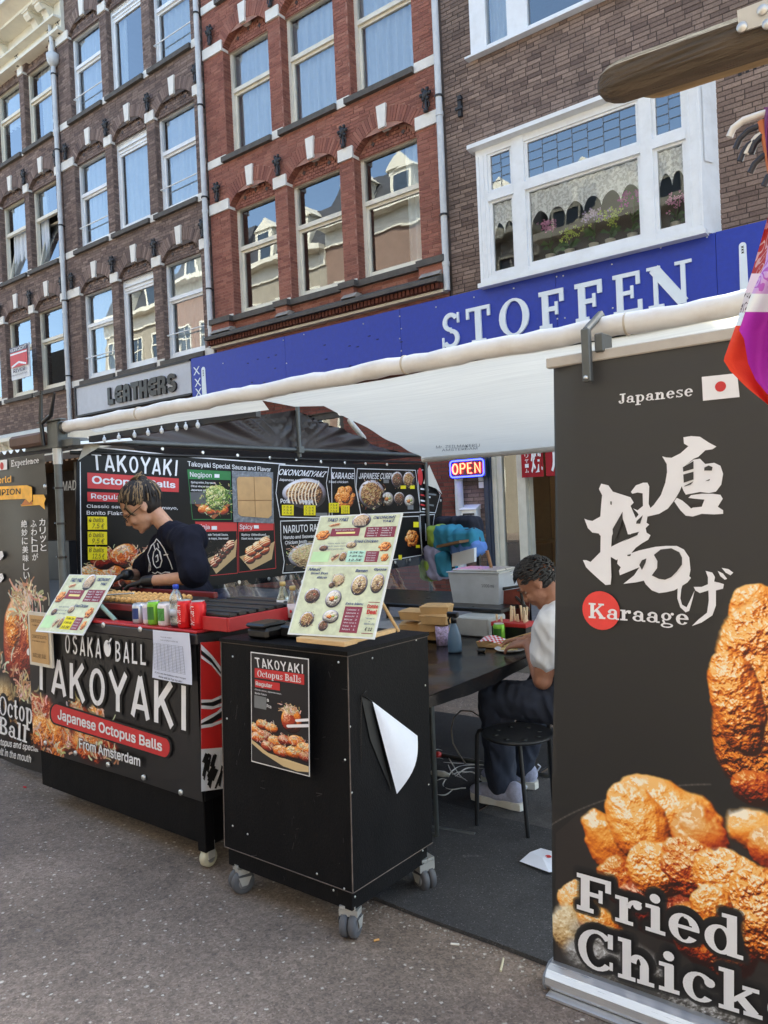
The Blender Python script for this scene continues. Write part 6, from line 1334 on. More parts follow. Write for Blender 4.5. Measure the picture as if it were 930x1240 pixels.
q = (PG(664, 1037, .034)); b = MB(); b.add([q+Vector((.014*math.cos(a), .014*math.sin(a), 0)) for a in np.linspace(0, 6.0, 12)], [list(range(12))]); b.build('stamp', RED, t)
for u, v, lab, l, col in ((456, 1140, 'orange cigarette butt on the asphalt beside the front castor', .02, srgb(200, 150, 90)), (551, 1145, 'white cigarette end at the mat edge', .03, srgb(220, 216, 206)), (608, 1170, 'thin white stick lying on the road near the banner foot', .07, srgb(200, 190, 160)), (30, 954, 'small red cap on the road by the counter castor', .02, srgb(190, 30, 50))):
    p = PG(u, v); a = random.uniform(0, 3); b = MB(); d_ = Vector((math.cos(a), math.sin(a), 0))*l*.5; b.tube([p-d_+Vector((0, 0, .005)), p+d_+Vector((0, 0, .005))], .004, 7); tag(b.build('litter', mat('litter_%d' % u if 0 else 'litter_%s' % {456: 'orange', 551: 'white', 608: 'straw', 30: 'red'}[u], col, .8)), lab, 'litter')
b = MB(); rr = random.Random(31)      # loose grit along the worn edge of the mat and over the road
for k in range(700):
    if k < 220: x = rr.uniform(-2.0, -.9); y = 2.26-.06*((x+2.35)/2.65-.5)-abs(rr.gauss(0, .05)); s = rr.uniform(.002, .006)
    else: x = rr.uniform(-6, 0); y = rr.uniform(.8, 2.2)*1.0; s = rr.uniform(.002, .005)
    a = rr.uniform(0, 3); z = gz(y); P_ = [(x+s*math.cos(a+q)*rr.uniform(.6, 1.2), y+s*math.sin(a+q)*rr.uniform(.6, 1.2), z) for q in (0, 1.6, 3.1, 4.7)]
    b.add(P_+[(x, y, z+s*.7)], [(0, 1, 4), (1, 2, 4), (2, 3, 4), (3, 0, 4)])
stuff(b.build('grit', mat('pale_grit', srgb(150, 144, 136), .9, var=.4, vs=40)))

PL = thing('stall_pole', 'grey steel corner pole of the stall between the two banners at the left', 'pole', (-4.07, 2.26, 0))
MB().tube([(-4.075, 2.26, 0), (-4.06, 2.26, 1.93)], .021, 10).build('pole', DSTEEL, PL)
MB().tube([(-4.06, 2.26, 1.86), (-4.06, 2.26, 1.95)], .026, 10).build('sleeve', mat('pale_steel', srgb(176, 178, 178), .4, metal=.5), PL)
for z in (1.72, 1.52, 1.33): b = MB(); b.tube([(-4.062, 2.26, z), (-4.062, 2.26, z+.012)], .025, 10); b.tube([(-4.1, 2.25, z+.012), (-4.085, 2.24, z+.004)], .004, 5); b.build('cable_tie', BPL, PL)
b = MB(); b.bbox(-4.12, 2.235, 1.95, -4.01, 2.30, 2.10, .004); b.bbox(-4.42, 2.26, 1.955, -3.9, 2.31, 1.995, .003); b.bbox(-4.2, 2.22, 2.1, -3.95, 2.26, 2.108, .002); b.build('corner_bracket', DSTEEL, PL)
t = thing('spring_clamp', 'black spring clamp with upright handles on the corner bracket at the left', 'clamp', (-4.12, 2.24, 2.1))
b = MB(); b.tube([(-4.13, 2.22, 1.97), (-4.15, 2.22, 2.12), (-4.13, 2.22, 2.28)], [.012, .014, .009], 6); b.tube([(-4.13, 2.22, 2.1), (-4.04, 2.22, 2.13), (-3.99, 2.22, 2.25)], [.012, .013, .008], 6); b.build('handle', BPL, t)
t = thing('wooden_batten', 'dark wooden batten of the next stall under the clamp, at the left edge', 'batten', (-4.4, 2.3, 1.98))
b = MB(); b.bbox(-4.5, 2.2, 1.975, -4.13, 2.26, 2.05, .015); b.build('batten', mat('dark_batten', srgb(92, 72, 64), .7, var=.2), t)
t = thing('zinc_roof_strip', 'corrugated pale roof edge of the next stall over the left banner', 'roof', (-5.2, 2.6, 2.0))
b = MB(); b.grid(lambda s, t_: (-6.2+2.0*s, 2.36+.5*t_, 1.99+.012*math.sin(s*150)+.05*t_), 240, 4); b.build('sheet', mat('zinc', srgb(206, 210, 206), .5, var=.1), t)
t = thing('curtain_track', 'black awning track with white gliders under the cream roll', 'rail', (-3.6, 2.4, 1.99))
MB().box(-4.0, 2.42, 1.985, -2.6, 2.45, 2.02).build('track', BLK, t)
for u, v in ((125.8, 520), (143.4, 517.4), (162.4, 516), (178.8, 513.5), (195.3, 510.5), (213.6, 507), (224.5, 504.6), (239, 502.5)):
    p = PY(u, v, 2.41); b = MB(); b.ell((p.x, 2.41, 1.985), (.011, .011, .016), 8, 6); b.tube([(p.x, 2.41, 1.99), (p.x, 2.41, 2.01)], .004, 5); b.build('glider', LETTER, t)

# ------------------------------------------------------------------ left banner
YB2 = 2.24; fl = lambda u, v: PY(u, v, YB2)
LBN = thing('hanging_banner', 'black octopus ball banner with a gold ribbon at the left edge', 'banner', (-4.6, YB2, 0))
xr = lambda z: -4.17+.05*math.sin(max(0, (1.0-z))*2.2)
L0, LW, LZ0, LZH = -5.1, .96, .0, 1.93
pl = Pic(420, 840, (34, 33, 34), 1.0)
def cl(u, v): p = PY(u, v, YB2); return ((p.x-L0)/LW*420, (p.z-LZ0)/LZH*840)
pl.c[..., :3] *= (1+.12*(fbm(840, 420, 3, 3, 3)-.5))[..., None]
def b2(u, v, ru, rv, seed, **k):
    x, y = cl(u, v); x2, _ = cl(u+ru, v); _, y2 = cl(u, v-rv); pl.blob(x, y, abs(x2-x), abs(y2-y), seed, **k)
b2(24, 880, 40, 34, 61, pal='okono', crisp=.3, soft=.5, dark=.05); b2(50, 870, 20, 26, 62, pal='noodle', crisp=.3, soft=.4, dark=.1)
b2(4, 850, 26, 36, 63, pal='noodle', crisp=.2, soft=.5, dark=.1); b2(24, 780, 21, 58, 64, pal='sauce', crisp=.22, cells=5, gloss=1, wob=.08, lift=.1); b2(14, 760, 9, 30, 65, pal='karaage', crisp=.3, lift=.1, soft=.3); b2(36, 770, 8, 26, 66, pal='karaage', crisp=.3, lift=.05, soft=.3)
for u, v, n_, sd_ in ((25, 725, 90, 1), (38, 720, 50, 2), (22, 745, 30, 3), (28, 832, 50, 4), (40, 835, 40, 5), (8, 800, 14, 6)): x, y = cl(u, v); pl.flakes(x, y, 60, 40, n_, sd_, L=34, wd=3)
x, y = cl(33, 790); x2, y2 = cl(62, 775); pl.stroke(x, y, x2, y2, 9, (232, 232, 236))
for txt, q in (('Octopu', ((1, 842), (52, 851), (52, 880), (1, 864))), ('Ball', ((1, 866), (36, 878), (35, 899), (1, 887)))):
    Q = [fl(*k) for k in q]
    for poly in slab_glyphs(txt)[0]:
        z_ = [cl_ for cl_ in [(((bil(Q, a_, b_).x-L0)/LW*420), ((bil(Q, a_, b_).z-LZ0)/LZH*840)) for a_, b_ in poly]]
        for i in range(len(z_)): pl.stroke(*z_[i], *z_[(i+1) % len(z_)], 8, (30, 30, 32), 0, .7)
b = MB()
def lsh(s, t): z = LZ0+.06+(LZH-.06)*t; x = L0+(xr(z)-L0)*s; return (x, YB2+.006*math.sin(s*9+t*5)+.004*math.sin(t*17), z)
b.grid(lsh, 20, 50, True, uv=True); b.uv = [((q[0]-L0)/LW, (q[2]-LZ0)/LZH) for q in b.v]; b.build('sheet', print_mat('octopus_print', pl.image('octopus_picture'), .4, False), LBN)
p = Print(fl, (0, -1, 0)); h0 = .012
p.poly([(-8, 558.5), (11, 556.5), (11, 568.5), (-8, 571)], WPRINT, h0); p.disc((4.8, 564.3), (7, 564), RED, h0+.001)
p.text('Experience', [(16, 557.5), (49.5, 553.5), (49.5, 560.5), (16, 565.3)], WPRINT, h0, slab=True)
GOLD = mat('gold_print', srgb(238, 176, 50), .45, var=.3, vs=9); GOLDD = mat('dark_gold_print', srgb(190, 110, 30), .45, var=.2)
p.text('World', [(-10, 578.5), (16, 576), (16, 584), (-10, 587)], GOLD, h0, off=.03)
p.poly([(-20, 590), (35, 587.5), (41, 590), (41.5, 605), (38, 609), (33, 604), (-20, 606)], GOLD, h0); p.poly([(27, 611), (40, 609.5), (42, 607), (42, 599), (55, 599), (57.5, 604), (55.5, 609), (56.5, 617), (50, 611.5), (28, 613)], GOLD, h0-.002); p.poly([(33, 604.5), (38.5, 609.5), (41.5, 605), (41.5, 611), (28, 612)], GOLDD, h0+.0005)
p.text('CHAMPION', [(-22, 594), (27.5, 591.2), (27.5, 598.3), (-22, 602)], BLK, h0+.001, off=.02)
for col, u0, v0, dv in (('カリッと', 50, 628, 10.2), ('ふわトロが', 39.5, 630, 10.0), ('絶妙に美味しい', 28, 630, 10.4)):
    for i, ch in enumerate(col): p.text(ch, [(u0+i*.5, v0+i*dv), (u0+7.2+i*.5, v0-.3+i*dv), (u0+7.2+i*.5, v0+8.2+i*dv), (u0+i*.5, v0+8.5+i*dv)], WPRINT, h0, off=.01)
for u, v, s_ in ((1, 673, 1), (1, 700, 1)): p.poly([(u-8, v-4), (u+4, v-6), (u+6, v), (u+2, v+5), (u-8, v+3)], WPRINT, h0)
p.text('Octopu', [(1, 842), (52, 851), (52, 880), (1, 864)], WPRINT, h0, slab=True); p.text('Ball', [(1, 866), (36, 878), (35, 899), (1, 887)], WPRINT, h0+.001, slab=True)
p.text('octopus and special', [(-3, 892), (49, 902), (49, 912), (-3, 903)], WPRINT, h0, off=.02, shear=.2); p.text('melt in the mouth', [(-4, 903), (40, 913.5), (40, 923), (-4, 912)], WPRINT, h0, off=.02, shear=.2)
p.build(LBN, 'lettering')
for u, v in ((22, 540), (54, 534), (56, 589)): q = fl(u, v); MB().lathe([(.012, -.012), (.012, -.004), (.007, -.004)], q, 10, 'y').build('eyelet', CHR, LBN)

# ------------------------------------------------------------------ takoyaki counter
YC = 2.08; CT = 1.03; fc = lambda u, v: PY(u, v, YC); xcL = -4.12; xcR = PY(242, 850, YC).x
CN = thing('food_counter', 'long black takoyaki counter with a printed front, a red and zebra striped corner', 'counter', ((xcL+xcR)/2, YC+.3, 0))
def lean(y, z): return y-.0
g_ = gz(2.1)
b = MB(); b.bbox(xcL+.02, YC+.02, .09, xcR-.01, YC+.56, CT-.004, .006); b.build('body', BPLY, CN)
b = MB(); b.bbox(xcL, YC-.012, CT-.05, xcR+.012, YC+.6, CT, .006); b.build('top', mat('black_top', srgb(40, 36, 38), .4, var=.2), CN)
b = MB(); b.bbox(xcL+.02, YC-.01, CT, xcR+.01, YC+.05, CT+.012, .003); b.bbox(xcR-.05, YC+.05, CT, xcR+.01, YC+.55, CT+.012, .003); b.build('red_rim', REDP, CN)
b = MB(); b.bbox(xcR-.06, YC-.002, .07, xcR-.004, YC+.05, .34, .004); b.build('corner_post', BPLY, CN)
pc2 = Pic(700, 380, (28, 27, 28), 1.0)
def cc(u, v): p = PY(u, v, YC); return ((p.x-xcL)/(xcR-xcL)*700, (p.z-.3)/(CT-.3)*380)
pc2.c[..., :3] *= (1+.8*np.clip(fbm(380, 700, 3, 12, 3)-.45, 0, 1))[..., None]
for k, (u, v, r_) in enumerate(((50, 868, 24), (78, 888, 24), (62, 898, 22), (100, 874, 20), (110, 900, 22), (50, 888, 18), (130, 905, 18), (95, 857, 10), (118, 862, 10), (140, 886, 12))):
    x, y = cc(u, v); x2, _ = cc(u+r_, v); pc2.blob(x, y, abs(x2-x), abs(x2-x)*.8, 80+k, ('sauce', 'tako', 'karaage')[k % 3], 0, .25, 5, soft=.5 if k > 5 else .25, dark=.0 if k < 6 else .1, lift=.04); pc2.flakes(x, y, abs(x2-x), abs(x2-x)*.6, 26, k, L=30, wd=3)
def glow(dst, q, txt_quads):
    for P_ in txt_quads:
        for i in range(len(P_)): dst.stroke(*P_[i], *P_[(i+1) % len(P_)], q, (24, 23, 24), 0, .9)
for u0, u1, va, vb in ((60, 212, 846, 905),): pass
b = MB(); b.grid(lambda s, t: (xcL+(xcR-xcL)*s, YC-.006-.004*math.sin(s*8)*(1-t), .3+(CT-.3-.012)*t-.0*s), 24, 10, True, uv=True)
fcn = b.build('front_banner', print_mat('counter_print', pc2.image('counter_picture'), .4, False), CN)
p = Print(fc, (0, -1, 0)); h0 = .012
HALO = mat('black_halo', srgb(24, 23, 24), .5, var=0)
QT = [(44, 793), (233.5, 831), (233.5, 885.4), (44, 832)]; QO = [(81.7, 767), (126, 773.5), (126, 796.5), (82, 790)]; QB = [(142.7, 775.5), (181, 780.5), (181, 805), (142.7, 800)]
for gr_, h_ in ((.085, h0),):
    narrow(p, 'TAKOYAKI', QT, HALO, h_, gr_)
    narrow(p, 'OSAKA', QO, HALO, h_, gr_); narrow(p, 'BALL', QB, HALO, h_, gr_)
narrow(p, 'TAKOYAKI', QT, WPRINT, h0+.003); narrow(p, 'OSAKA', QO, WPRINT, h0+.003, gap=.2); narrow(p, 'BALL', QB, WPRINT, h0+.003, gap=.2)
p.disc((133.5, 784), (138.8, 785.3), HALO, h0+.001, fy=1.6); p.disc((133.5, 784.5), (137.8, 785.3), WPRINT, h0+.004, fy=1.35); p.line([(134.5, 779), (138, 773)], WPRINT, .009, h0+.004)
def pill(g, m, h):
    P_ = []; L_, R__ = (72, 863.5), (203, 904); 
    for (u, v), a0 in ((L_, 90), (R__, -90)):
        rr_v = 11.5+g
        for k in range(9): a = R(a0+k*22.5); P_.append((u+(6.5+g)*math.cos(a), v-rr_v*math.sin(a)))
    p.poly(P_, m, h)
pill(2.2, HALO, h0+.0045); pill(0, RED, h0+.0055)
p.text('Japanese Octopus Balls', [(74, 857), (200.5, 896), (200.5, 912), (74, 873)], WPRINT, h0+.007, off=.03)
p.text('From Amsterdam', [(99.9, 892.5), (174, 914.5), (174, 927), (100.4, 905)], HALO, h0+.004, off=.09, grow=.02); p.text('From Amsterdam', [(99.9, 892.5), (174, 914.5), (174, 927), (100.4, 905)], WPRINT, h0+.007, off=.03)
p.build(CN, 'lettering')
for u, v in ((128, 756.5), (172.5, 761.5), (57.5, 899), (94, 911), (133.5, 925), (176.5, 940.5), (221.5, 958.5)): q = fc(u, v); MB().lathe([(.013, -.016), (.013, -.006), (.008, -.006)], q, 10, 'y').build('eyelet', CHR, CN)
fs = lambda u, v: PX(u, v, xcR+.012)
p = Print(fs, (1, 0, 0)); b = MB(); b.box(xcR-.004, YC+.0, .3, xcR+.008, YC+.5, CT-.052); b.build('side_panel', VIN2, CN)
RP = mat('bright_red_print', srgb(206, 44, 44), .45, var=.05)
p.poly([(242.5, 778), (268.5, 776), (270, 955), (243.5, 958.5)], WPRINT, .001); p.poly([(242.5, 778), (268.5, 776), (269.5, 905), (243.2, 907)], RP, .002)
for P_, m_ in (([(243, 787), (255, 797), (268, 815), (268, 809), (256, 793), (243, 780)], WPRINT), ([(243, 792), (256, 803), (268, 818), (268, 815), (255, 797), (243, 787)], BLK), ([(243, 797), (256, 806), (268, 821), (268, 818), (256, 803), (243, 793)], WPRINT),
    ([(243, 847), (256, 847), (269, 841), (269, 845), (256, 851), (243, 851)], WPRINT), ([(243, 851), (256, 850), (269, 845), (269, 850), (258, 855), (243, 854)], BLK), ([(243, 854), (258, 855), (269, 851), (269, 855), (256, 859), (243, 858)], WPRINT),
    ([(243, 872), (250, 868), (262, 862), (269, 855), (269, 860), (258, 868), (243, 876)], WPRINT), ([(243, 876), (258, 868), (269, 860), (269, 868), (256, 876), (243, 878)], BLK), ([(243, 878), (256, 876), (269, 871), (269, 875), (256, 880), (243, 882)], WPRINT)): p.poly(P_, m_, .003 if m_ is WPRINT else .0035)
rr = random.Random(4)
for k in range(26):
    x0 = 243.5+rr.uniform(0, 22); v0 = 910+rr.uniform(0, 26); L_ = rr.uniform(10, 24); w_ = rr.uniform(1, 3.4); s_ = rr.uniform(2, 8)
    P_ = [(min(269.5, x0+s_), v0), (min(269.5, x0+s_+w_), v0+2), (min(269.5, x0+w_*.8), min(955, v0+L_)), (x0, min(955, v0+L_*.9))]; p.poly(P_, BLK, .003+.0001*k)
p.build(CN, 'corner_print')
def caster(parent, p, r=.035, w=.022, m=RUB, twin=False, yaw=0.0, top=None):
    T = Matrix.Translation(p) @ Matrix.Rotation(yaw, 4, 'Z'); zt = top-p[2]
    c = MB(); c.T = T
    if twin:
        c.box(-.03, -.03, zt-.012, .03, .03, zt); c.box(-w-.004, -.022, r*1.75, w+.004, .022, zt-.018); c.tube([(0, 0, zt-.02), (0, 0, zt-.01)], .02, 10); 
        for s in (-1, 1): c.add([(s*(w+.007), -.026, r*1.6), (s*(w+.007), .03, r*1.5), (s*(w+.007), .012, r*.8), (s*(w+.007), -.012, r*.8)], [(0, 1, 2, 3), (3, 2, 1, 0)])
    else: c.box(-.02, -.02, zt-.01, .02, .02, zt); c.box(-w-.004, -.02, r, w+.004, .02, zt-.01)
    co = c.build('castor', CHR, parent)
    for s in ((-1, 1) if twin else (0,)):
        q = MB(); q.T = T; x = s*(w*.52) if twin else 0; ww = w*.46 if twin else w
        q.lathe([(r*.5, -ww), (r*.86, -ww), (r, -ww*.6), (r, ww*.6), (r*.86, ww), (r*.5, ww)], (x, 0, r), 24, 'x'); q.build('wheel', m, co)
        q = MB(); q.T = T; q.lathe([(r*.12, -ww*1.12), (r*.5, -ww*1.05), (r*.5, ww*1.05), (r*.12, ww*1.12)], (x, 0, r), 16, 'x'); q.build('hub', mat('pale_hub', srgb(120, 122, 128), .4), co)
IVR = mat('ivory_wheel', srgb(180, 176, 156), .6, var=.15)
pA = PG(77, 962); caster(CN, (pA.x, pA.y+.03, pA.z), .042, .014, IVR, False, R(80), .13); pB = PG(262, 1050); caster(CN, (xcR-.03, YC+.03, gz(YC)), .04, .02, IVR, False, R(5), .12)
caster(CN, (xcL+.1, YC+.5, gz(2.6)), .04, .014, IVR, False, 0, .12)

# things fixed to and lying on the counter
t = thing('framed_certificate', 'brown paper certificate in a pale frame hung on the left end of the counter', 'certificate', fc(52, 775))
q = [PY(u, v, YC-.03) for u, v in ((36, 740), (58, 742), (66, 809), (41, 807))]; q = [Vector((q[3].x-.02, YC-.03, q[0].z)), Vector((q[2].x, YC-.03, q[0].z)), Vector((q[2].x, YC-.03, q[2].z)), Vector((q[3].x-.02, YC-.03, q[2].z))]
MB().slab(q[3], q[2], q[1], q[0], .01).build('frame', mat('cream_frame', srgb(214, 208, 196), .6), t)
b = MB(); rectq(b, q, .1, .06, .9, .94, .013); b.build('paper', KRAFT, t)
b = MB()
for tt_, s0, s1, w_, sx in ((.84, .2, .8, .03, 'OFFICIAL'), (.76, .25, .75, .02, 'takoyaki'), (.55, .2, .85, .03, 'CERTIFICATE'), (.47, .2, .8, .015, 'osaka ball'), (.2, .2, .8, .04, '認定証')): put(b, sx, sub(q, s0, tt_-w_, s1, tt_+w_, .015))
b.prism([(-1, 0), (0, -1), (1, 0), (0, 1)], 0, 0) if 0 else None
b.build('print', mat('brown_ink', srgb(96, 72, 44), .7), t)
t = thing('paper_sheet', 'white form with a ruled table taped to the counter front at its right end', 'paper', fc(208, 795))
q = [PY(u, v, YC-.03) for u, v in ((185, 762.4), (228.5, 766.8), (234.6, 829), (187, 819.7))]
b = MB(); b.grid(lambda s, t_: bil(q, s, t_)+Vector((0, -.012*(1-t_)**2-.004*math.sin(s*4), 0)), 8, 8); b.build('paper', mat('bluish_paper', srgb(206, 212, 232), .7, var=.03), t)
b = MB(); nn = Vector((0, -1, 0)); TQ = [v_+nn*.016 for v_ in q]
for k in range(19): y = .74-k*.03; b.add([bil(TQ, .08, y), bil(TQ, .9, y), bil(TQ, .9, y-.004), bil(TQ, .08, y-.004)], [(0, 1, 2, 3)])
for k in range(9): x = .08+k*.1; b.add([bil(TQ, x, .74), bil(TQ, x+.006, .74), bil(TQ, x+.006, .2), bil(TQ, x, .2)], [(0, 1, 2, 3)])
put(b, 'Takoyaki daglijst', [bil(TQ, .3, .9), bil(TQ, .62, .9), bil(TQ, .62, .87), bil(TQ, .3, .87)], h=.001, n=nn); put(b, 'naam en datum invullen aub', [bil(TQ, .3, .84), bil(TQ, .78, .84), bil(TQ, .78, .81), bil(TQ, .3, .81)], h=.001, n=nn)
put(b, 'If you see the balloons don\'t forget', [bil(TQ, .1, .15), bil(TQ, .9, .13), bil(TQ, .9, .09), bil(TQ, .1, .11)], .01, h=.001, n=nn, shear=.3); put(b, 'there will be Fun for All !', [bil(TQ, .2, .08), bil(TQ, .8, .06), bil(TQ, .8, .02), bil(TQ, .2, .04)], .01, h=.001, n=nn, shear=.3)
b.build('writing', mat('pen_print', srgb(60, 66, 96), .7), t)

def menu_board(name, label, P1, P2, ang, LH, px_fn=None, parts=None, small=False, yellow=False):
    """a laminated menu on board, leaning back; P1, P2 its lower corners"""
    t = thing(name, label, 'menu board', (P1+P2)/2); ex = (P2-P1); W_b = ex.length; ex.normalize(); back = Vector((0, 0, 1)).cross(ex)*1.0
    if back.y < 0: back = -back
    up = (Vector((0, 0, 1))*math.cos(ang)+back*math.sin(ang)).normalized(); nn = ex.cross(up).normalized()
    if nn.y > 0: nn = -nn
    S = lambda s, v: P1+ex*(s*W_b)+up*(v*LH)
    MB().slab(S(0, 0), S(1, 0), S(1, 1), S(0, 1), -.006 if (ex.cross(up)).dot(nn) > 0 else .006).build('board', mat('white_board_edge', srgb(222, 226, 224), .4, var=.03), t)
    pr = Print(lambda s, v: S(s, 1-v), nn)
    PG_ = mat('menu_green_paper', srgb(208, 214, 182), .45, var=.16, vs=34); MAR = mat('maroon_print', srgb(136, 50, 70), .5, var=.05); NV = mat('navy_print', srgb(60, 76, 130), .5); MINT = mat('mint_note', srgb(190, 232, 214), .6, var=.03); GR2 = mat('pale_green_note', srgb(196, 232, 180), .6)
    pr.poly([(.02, .012), (.98, .012), (.98, .988), (.02, .988)], PG_, .001); pr.line([(.02, .44 if not small else .99), (.98, .44 if not small else .99)], WPRINT, .006, .0016)
    def R4(x0, y0, x1, y1_, m_, h=.002): pr.poly([(x0, y0), (x1, y0), (x1, y1_), (x0, y1_)], m_, h)
    k = .44 if not small else 1.0; f = lambda y: y*k/.44
    tx = lambda s_, x0, y0, x1, y1_, m_=NV, off=.0, h=.0035, sh=.0: pr.text(s_, [(x0, f(y0)), (x1, f(y0)), (x1, f(y1_)), (x0, f(y1_))], m_, h, off=off, shear=sh)
    Rk = lambda x0, y0, x1, y1_, m_, h=.002: R4(x0, f(y0), x1, f(y1_), m_, h)
    tx('TAKO YAKI', .12, .03, .38, .06, off=.02, sh=.2); tx('OKONOMI', .68, .025, .94, .05, off=.02, sh=.2); tx('YAKI', .8, .06, .93, .08, off=.02, sh=.2)
    Rk(.2, .12, .55, .19, MAR); tx('Regular sauce 4 balls', .25, .13, .48, .145, WPRINT); Rk(.27, .155, .5, .17, mat('cream_strip', srgb(240, 226, 150), .6), .003); Rk(.62, .115, .97, .205, MAR)
    for j in range(4):
        for i, xx in enumerate((.65, .81)): tx(('Pork  9.5', 'Veggie  9', 'Shrimp 10', 'Cheese +1')[j], xx, .125+j*.02, xx+.12, .137+j*.02, WPRINT, .01)
    tx('Fried Chicken', .52, .225, .8, .25, off=.02, sh=.2)
    for j in range(3): tx('regular sauce mayo', .2, .245+j*.025, .42, .258+j*.025)
    Rk(.04, .32, .26, .41, GR2); Rk(.47, .315, .68, .41, YEL if yellow else MINT); Rk(.69, .32, .84, .41, MAR)
    for j, s_ in enumerate(('5.5€ 3p', '7.80 5p', '12.5€')): tx(s_, .5, .325+j*.03, .66, .343+j*.03, INK, .01, sh=.2)
    for j in range(4): tx('Extra sauce', .71, .33+j*.02, .81, .342+j*.02, WPRINT)
    if not small:
        tx('Meat', .05, .46, .2, .485, off=.02, sh=.2); tx('Bowl Don', .09, .495, .3, .515, off=.02, sh=.2); tx('Rice', .18, .53, .3, .55, off=.02, sh=.2); tx('Ramen', .62, .47, .76, .495, off=.03, sh=.2); tx('Gyoza', .83, .46, .97, .485, off=.03, sh=.2)
        R4(.6, .765, .8, .965, MAR); tx('Extra Menu', .6, .735, .8, .755, off=.02, sh=.2)
        for j in range(7): tx(('Coleslaw  3', 'Edamame  4', 'Kimchi  3', 'Rice  2', 'Miso soup 3', 'Egg  1.5', 'Nori  1')[j], .63, .785+j*.025, .77, .797+j*.025, WPRINT)
        R4(.85, .725, .975, .73, MAR); tx('Combo', .85, .745, .97, .775, RP, .05); tx('Deal', .86, .785, .97, .82, RP, .05); tx('Takoyaki x4', .86, .845, .96, .86); tx('+', .9, .87, .92, .88); tx('Matcha Latte', .86, .885, .97, .9); tx('€ 12', .88, .92, .96, .945, INK, .02, sh=.2); R4(.85, .96, .975, .965, MAR)
    pr.build(t, 'print')
    D_ = [('karaage', 3, .0, .12, .22, .24), ('okono', 2, .42, -.01, .66, .13), ('tako', 1, .14, .07, .3, .11), ('beefbowl', 5, .1, .26, .22, .32), ('soup', 7, .42, .235, .56, .30), ('karaage', 7, .8, .23, .99, .34), ('dark', 9, .28, .33, .38, .41), ('curry', 4, .38, .32, .47, .41), ('karaage', 3, .86, .33, .97, .42)]
    if not small: D_ += [('ramen', 1, .36, .5, .52, .62), ('beefbowl', 5, .34, .57, .42, .63), ('soup', 7, .6, .5, .8, .69), ('soup', 11, .82, .49, .99, .67), ('beefbowl', 5, .08, .62, .28, .76), ('ricebowl', 6, .34, .63, .54, .79), ('curry', 4, .1, .81, .28, .95), ('ricebowl', 12, .36, .79, .56, .91), ('beefbowl', 13, .34, .87, .46, .97)]
    for kd, sd_, x0, y0, x1, y1_ in D_:
        x1 = min(x1, .98); q_ = [S(x0, 1-f(y0)), S(x1, 1-f(y0)), S(x1, 1-f(y1_)), S(x0, 1-f(y1_))]; pic_quad(q_, .0026, dmat(kd, sd_, 160), t, n=nn)
    return t, S, nn, up
P1, P2 = PZ(348, 768, 1.085), PZ(453, 774, 1.085)
MBD, S_, nn_, up_ = menu_board('menu_board', 'tall laminated menu board on a wooden stand on top of the black cabinet', P1, P2, R(30), .50)
b = MB()
for s in (.2, .72):
    a = S_(s, 0.03)-nn_*.012; c = S_(s, .5)-nn_*.012; b.tube([a, c], .008, 4); b.tube([c, Vector((c.x+.02, c.y+.16, 1.062))], .008, 4); b.bbox(a.x-.012, a.y-.03, 1.062, a.x+.012, a.y+.25, 1.078, .002)
b.bbox(S_(.15, 0).x, S_(.15, 0).y-.02, 1.062, S_(.78, 0).x, S_(.78, 0).y+.02, 1.08, .002); b.build('wooden_stand', WOODL, MBD)
P1, P2 = PY(43, 766, 1.96), PY(100, 768, 2.0)
P2.z = P1.z = (P1.z+P2.z)/2
MB2, S2_, n2_, u2_ = menu_board('menu_board', 'small laminated menu board with a yellow note leaning out over the left of the counter', P1, P2, R(38), .345, small=True, yellow=True)
MB().tube([S2_(.9, .55)-n2_*.012, Vector((P2.x+.1, 2.12, CT+.01))], .011, 8).build('green_leg', mat('mint_rod', srgb(130, 158, 148), .5), MB2)
def can(p, label, cols, h=.115, r=.031, group='drink cans on the counter'):
    t = thing('drink_can', label, 'can', p, group); x, y, z = p
    MB().lathe([(r*.8, 0), (r, .008), (r, h-.012), (r*.85, h)], (x, y, z), 20).build('body', cols[0], t)
    MB().lathe([(r*.84, h), (r*.84, h+.003), (r*.76, h+.001), (.001, h+.001)], (x, y, z), 20).build('lid', CHR, t)
    b = MB(); n_ = 12
    for i in range(n_): a0 = R(200+i*10); a1 = R(210+i*10); b.add([(x+(r+.0008)*math.cos(a), y+(r+.0008)*math.sin(a), z+h*q) for a, q in ((a0, .25), (a1, .25), (a1, .8), (a0, .8))], [(0, 1, 2, 3)])
    b.build('label_print', cols[1], t); return t
def onc(u, v, z=CT+.012): p = PZ(u, v, z); return (p.x, max(p.y, YC+.035), z)
CR = mat('can_red', srgb(206, 26, 36), .3, metal=.3, var=.03); CG = mat('can_green', srgb(126, 190, 60), .3, metal=.3, var=.05); CB = mat('can_blue', srgb(40, 60, 120), .3, metal=.3); CS = mat('can_silver', srgb(190, 196, 206), .3, metal=.6); CW = mat('can_pale', srgb(220, 214, 220), .35, metal=.2); CG2 = mat('can_leaf_print', srgb(70, 140, 60), .35, var=.5, vs=60)
can(onc(165.5, 755), 'silver and blue can, leftmost of the row of drinks', (CS, CB), .092); can(onc(175, 756.5), 'slim pale lilac can behind the green ones', (CW, mat('can_lilac', srgb(190, 180, 214), .4)), .098, .026)
can(onc(183.5, 757), 'bright green can with dark characters in the drinks row', (CG, mat('can_dark_green', srgb(50, 110, 40), .4)), .108); can(onc(195, 758.5), 'pale green can with a leafy print beside the water bottle', (CW, CG2), .104)
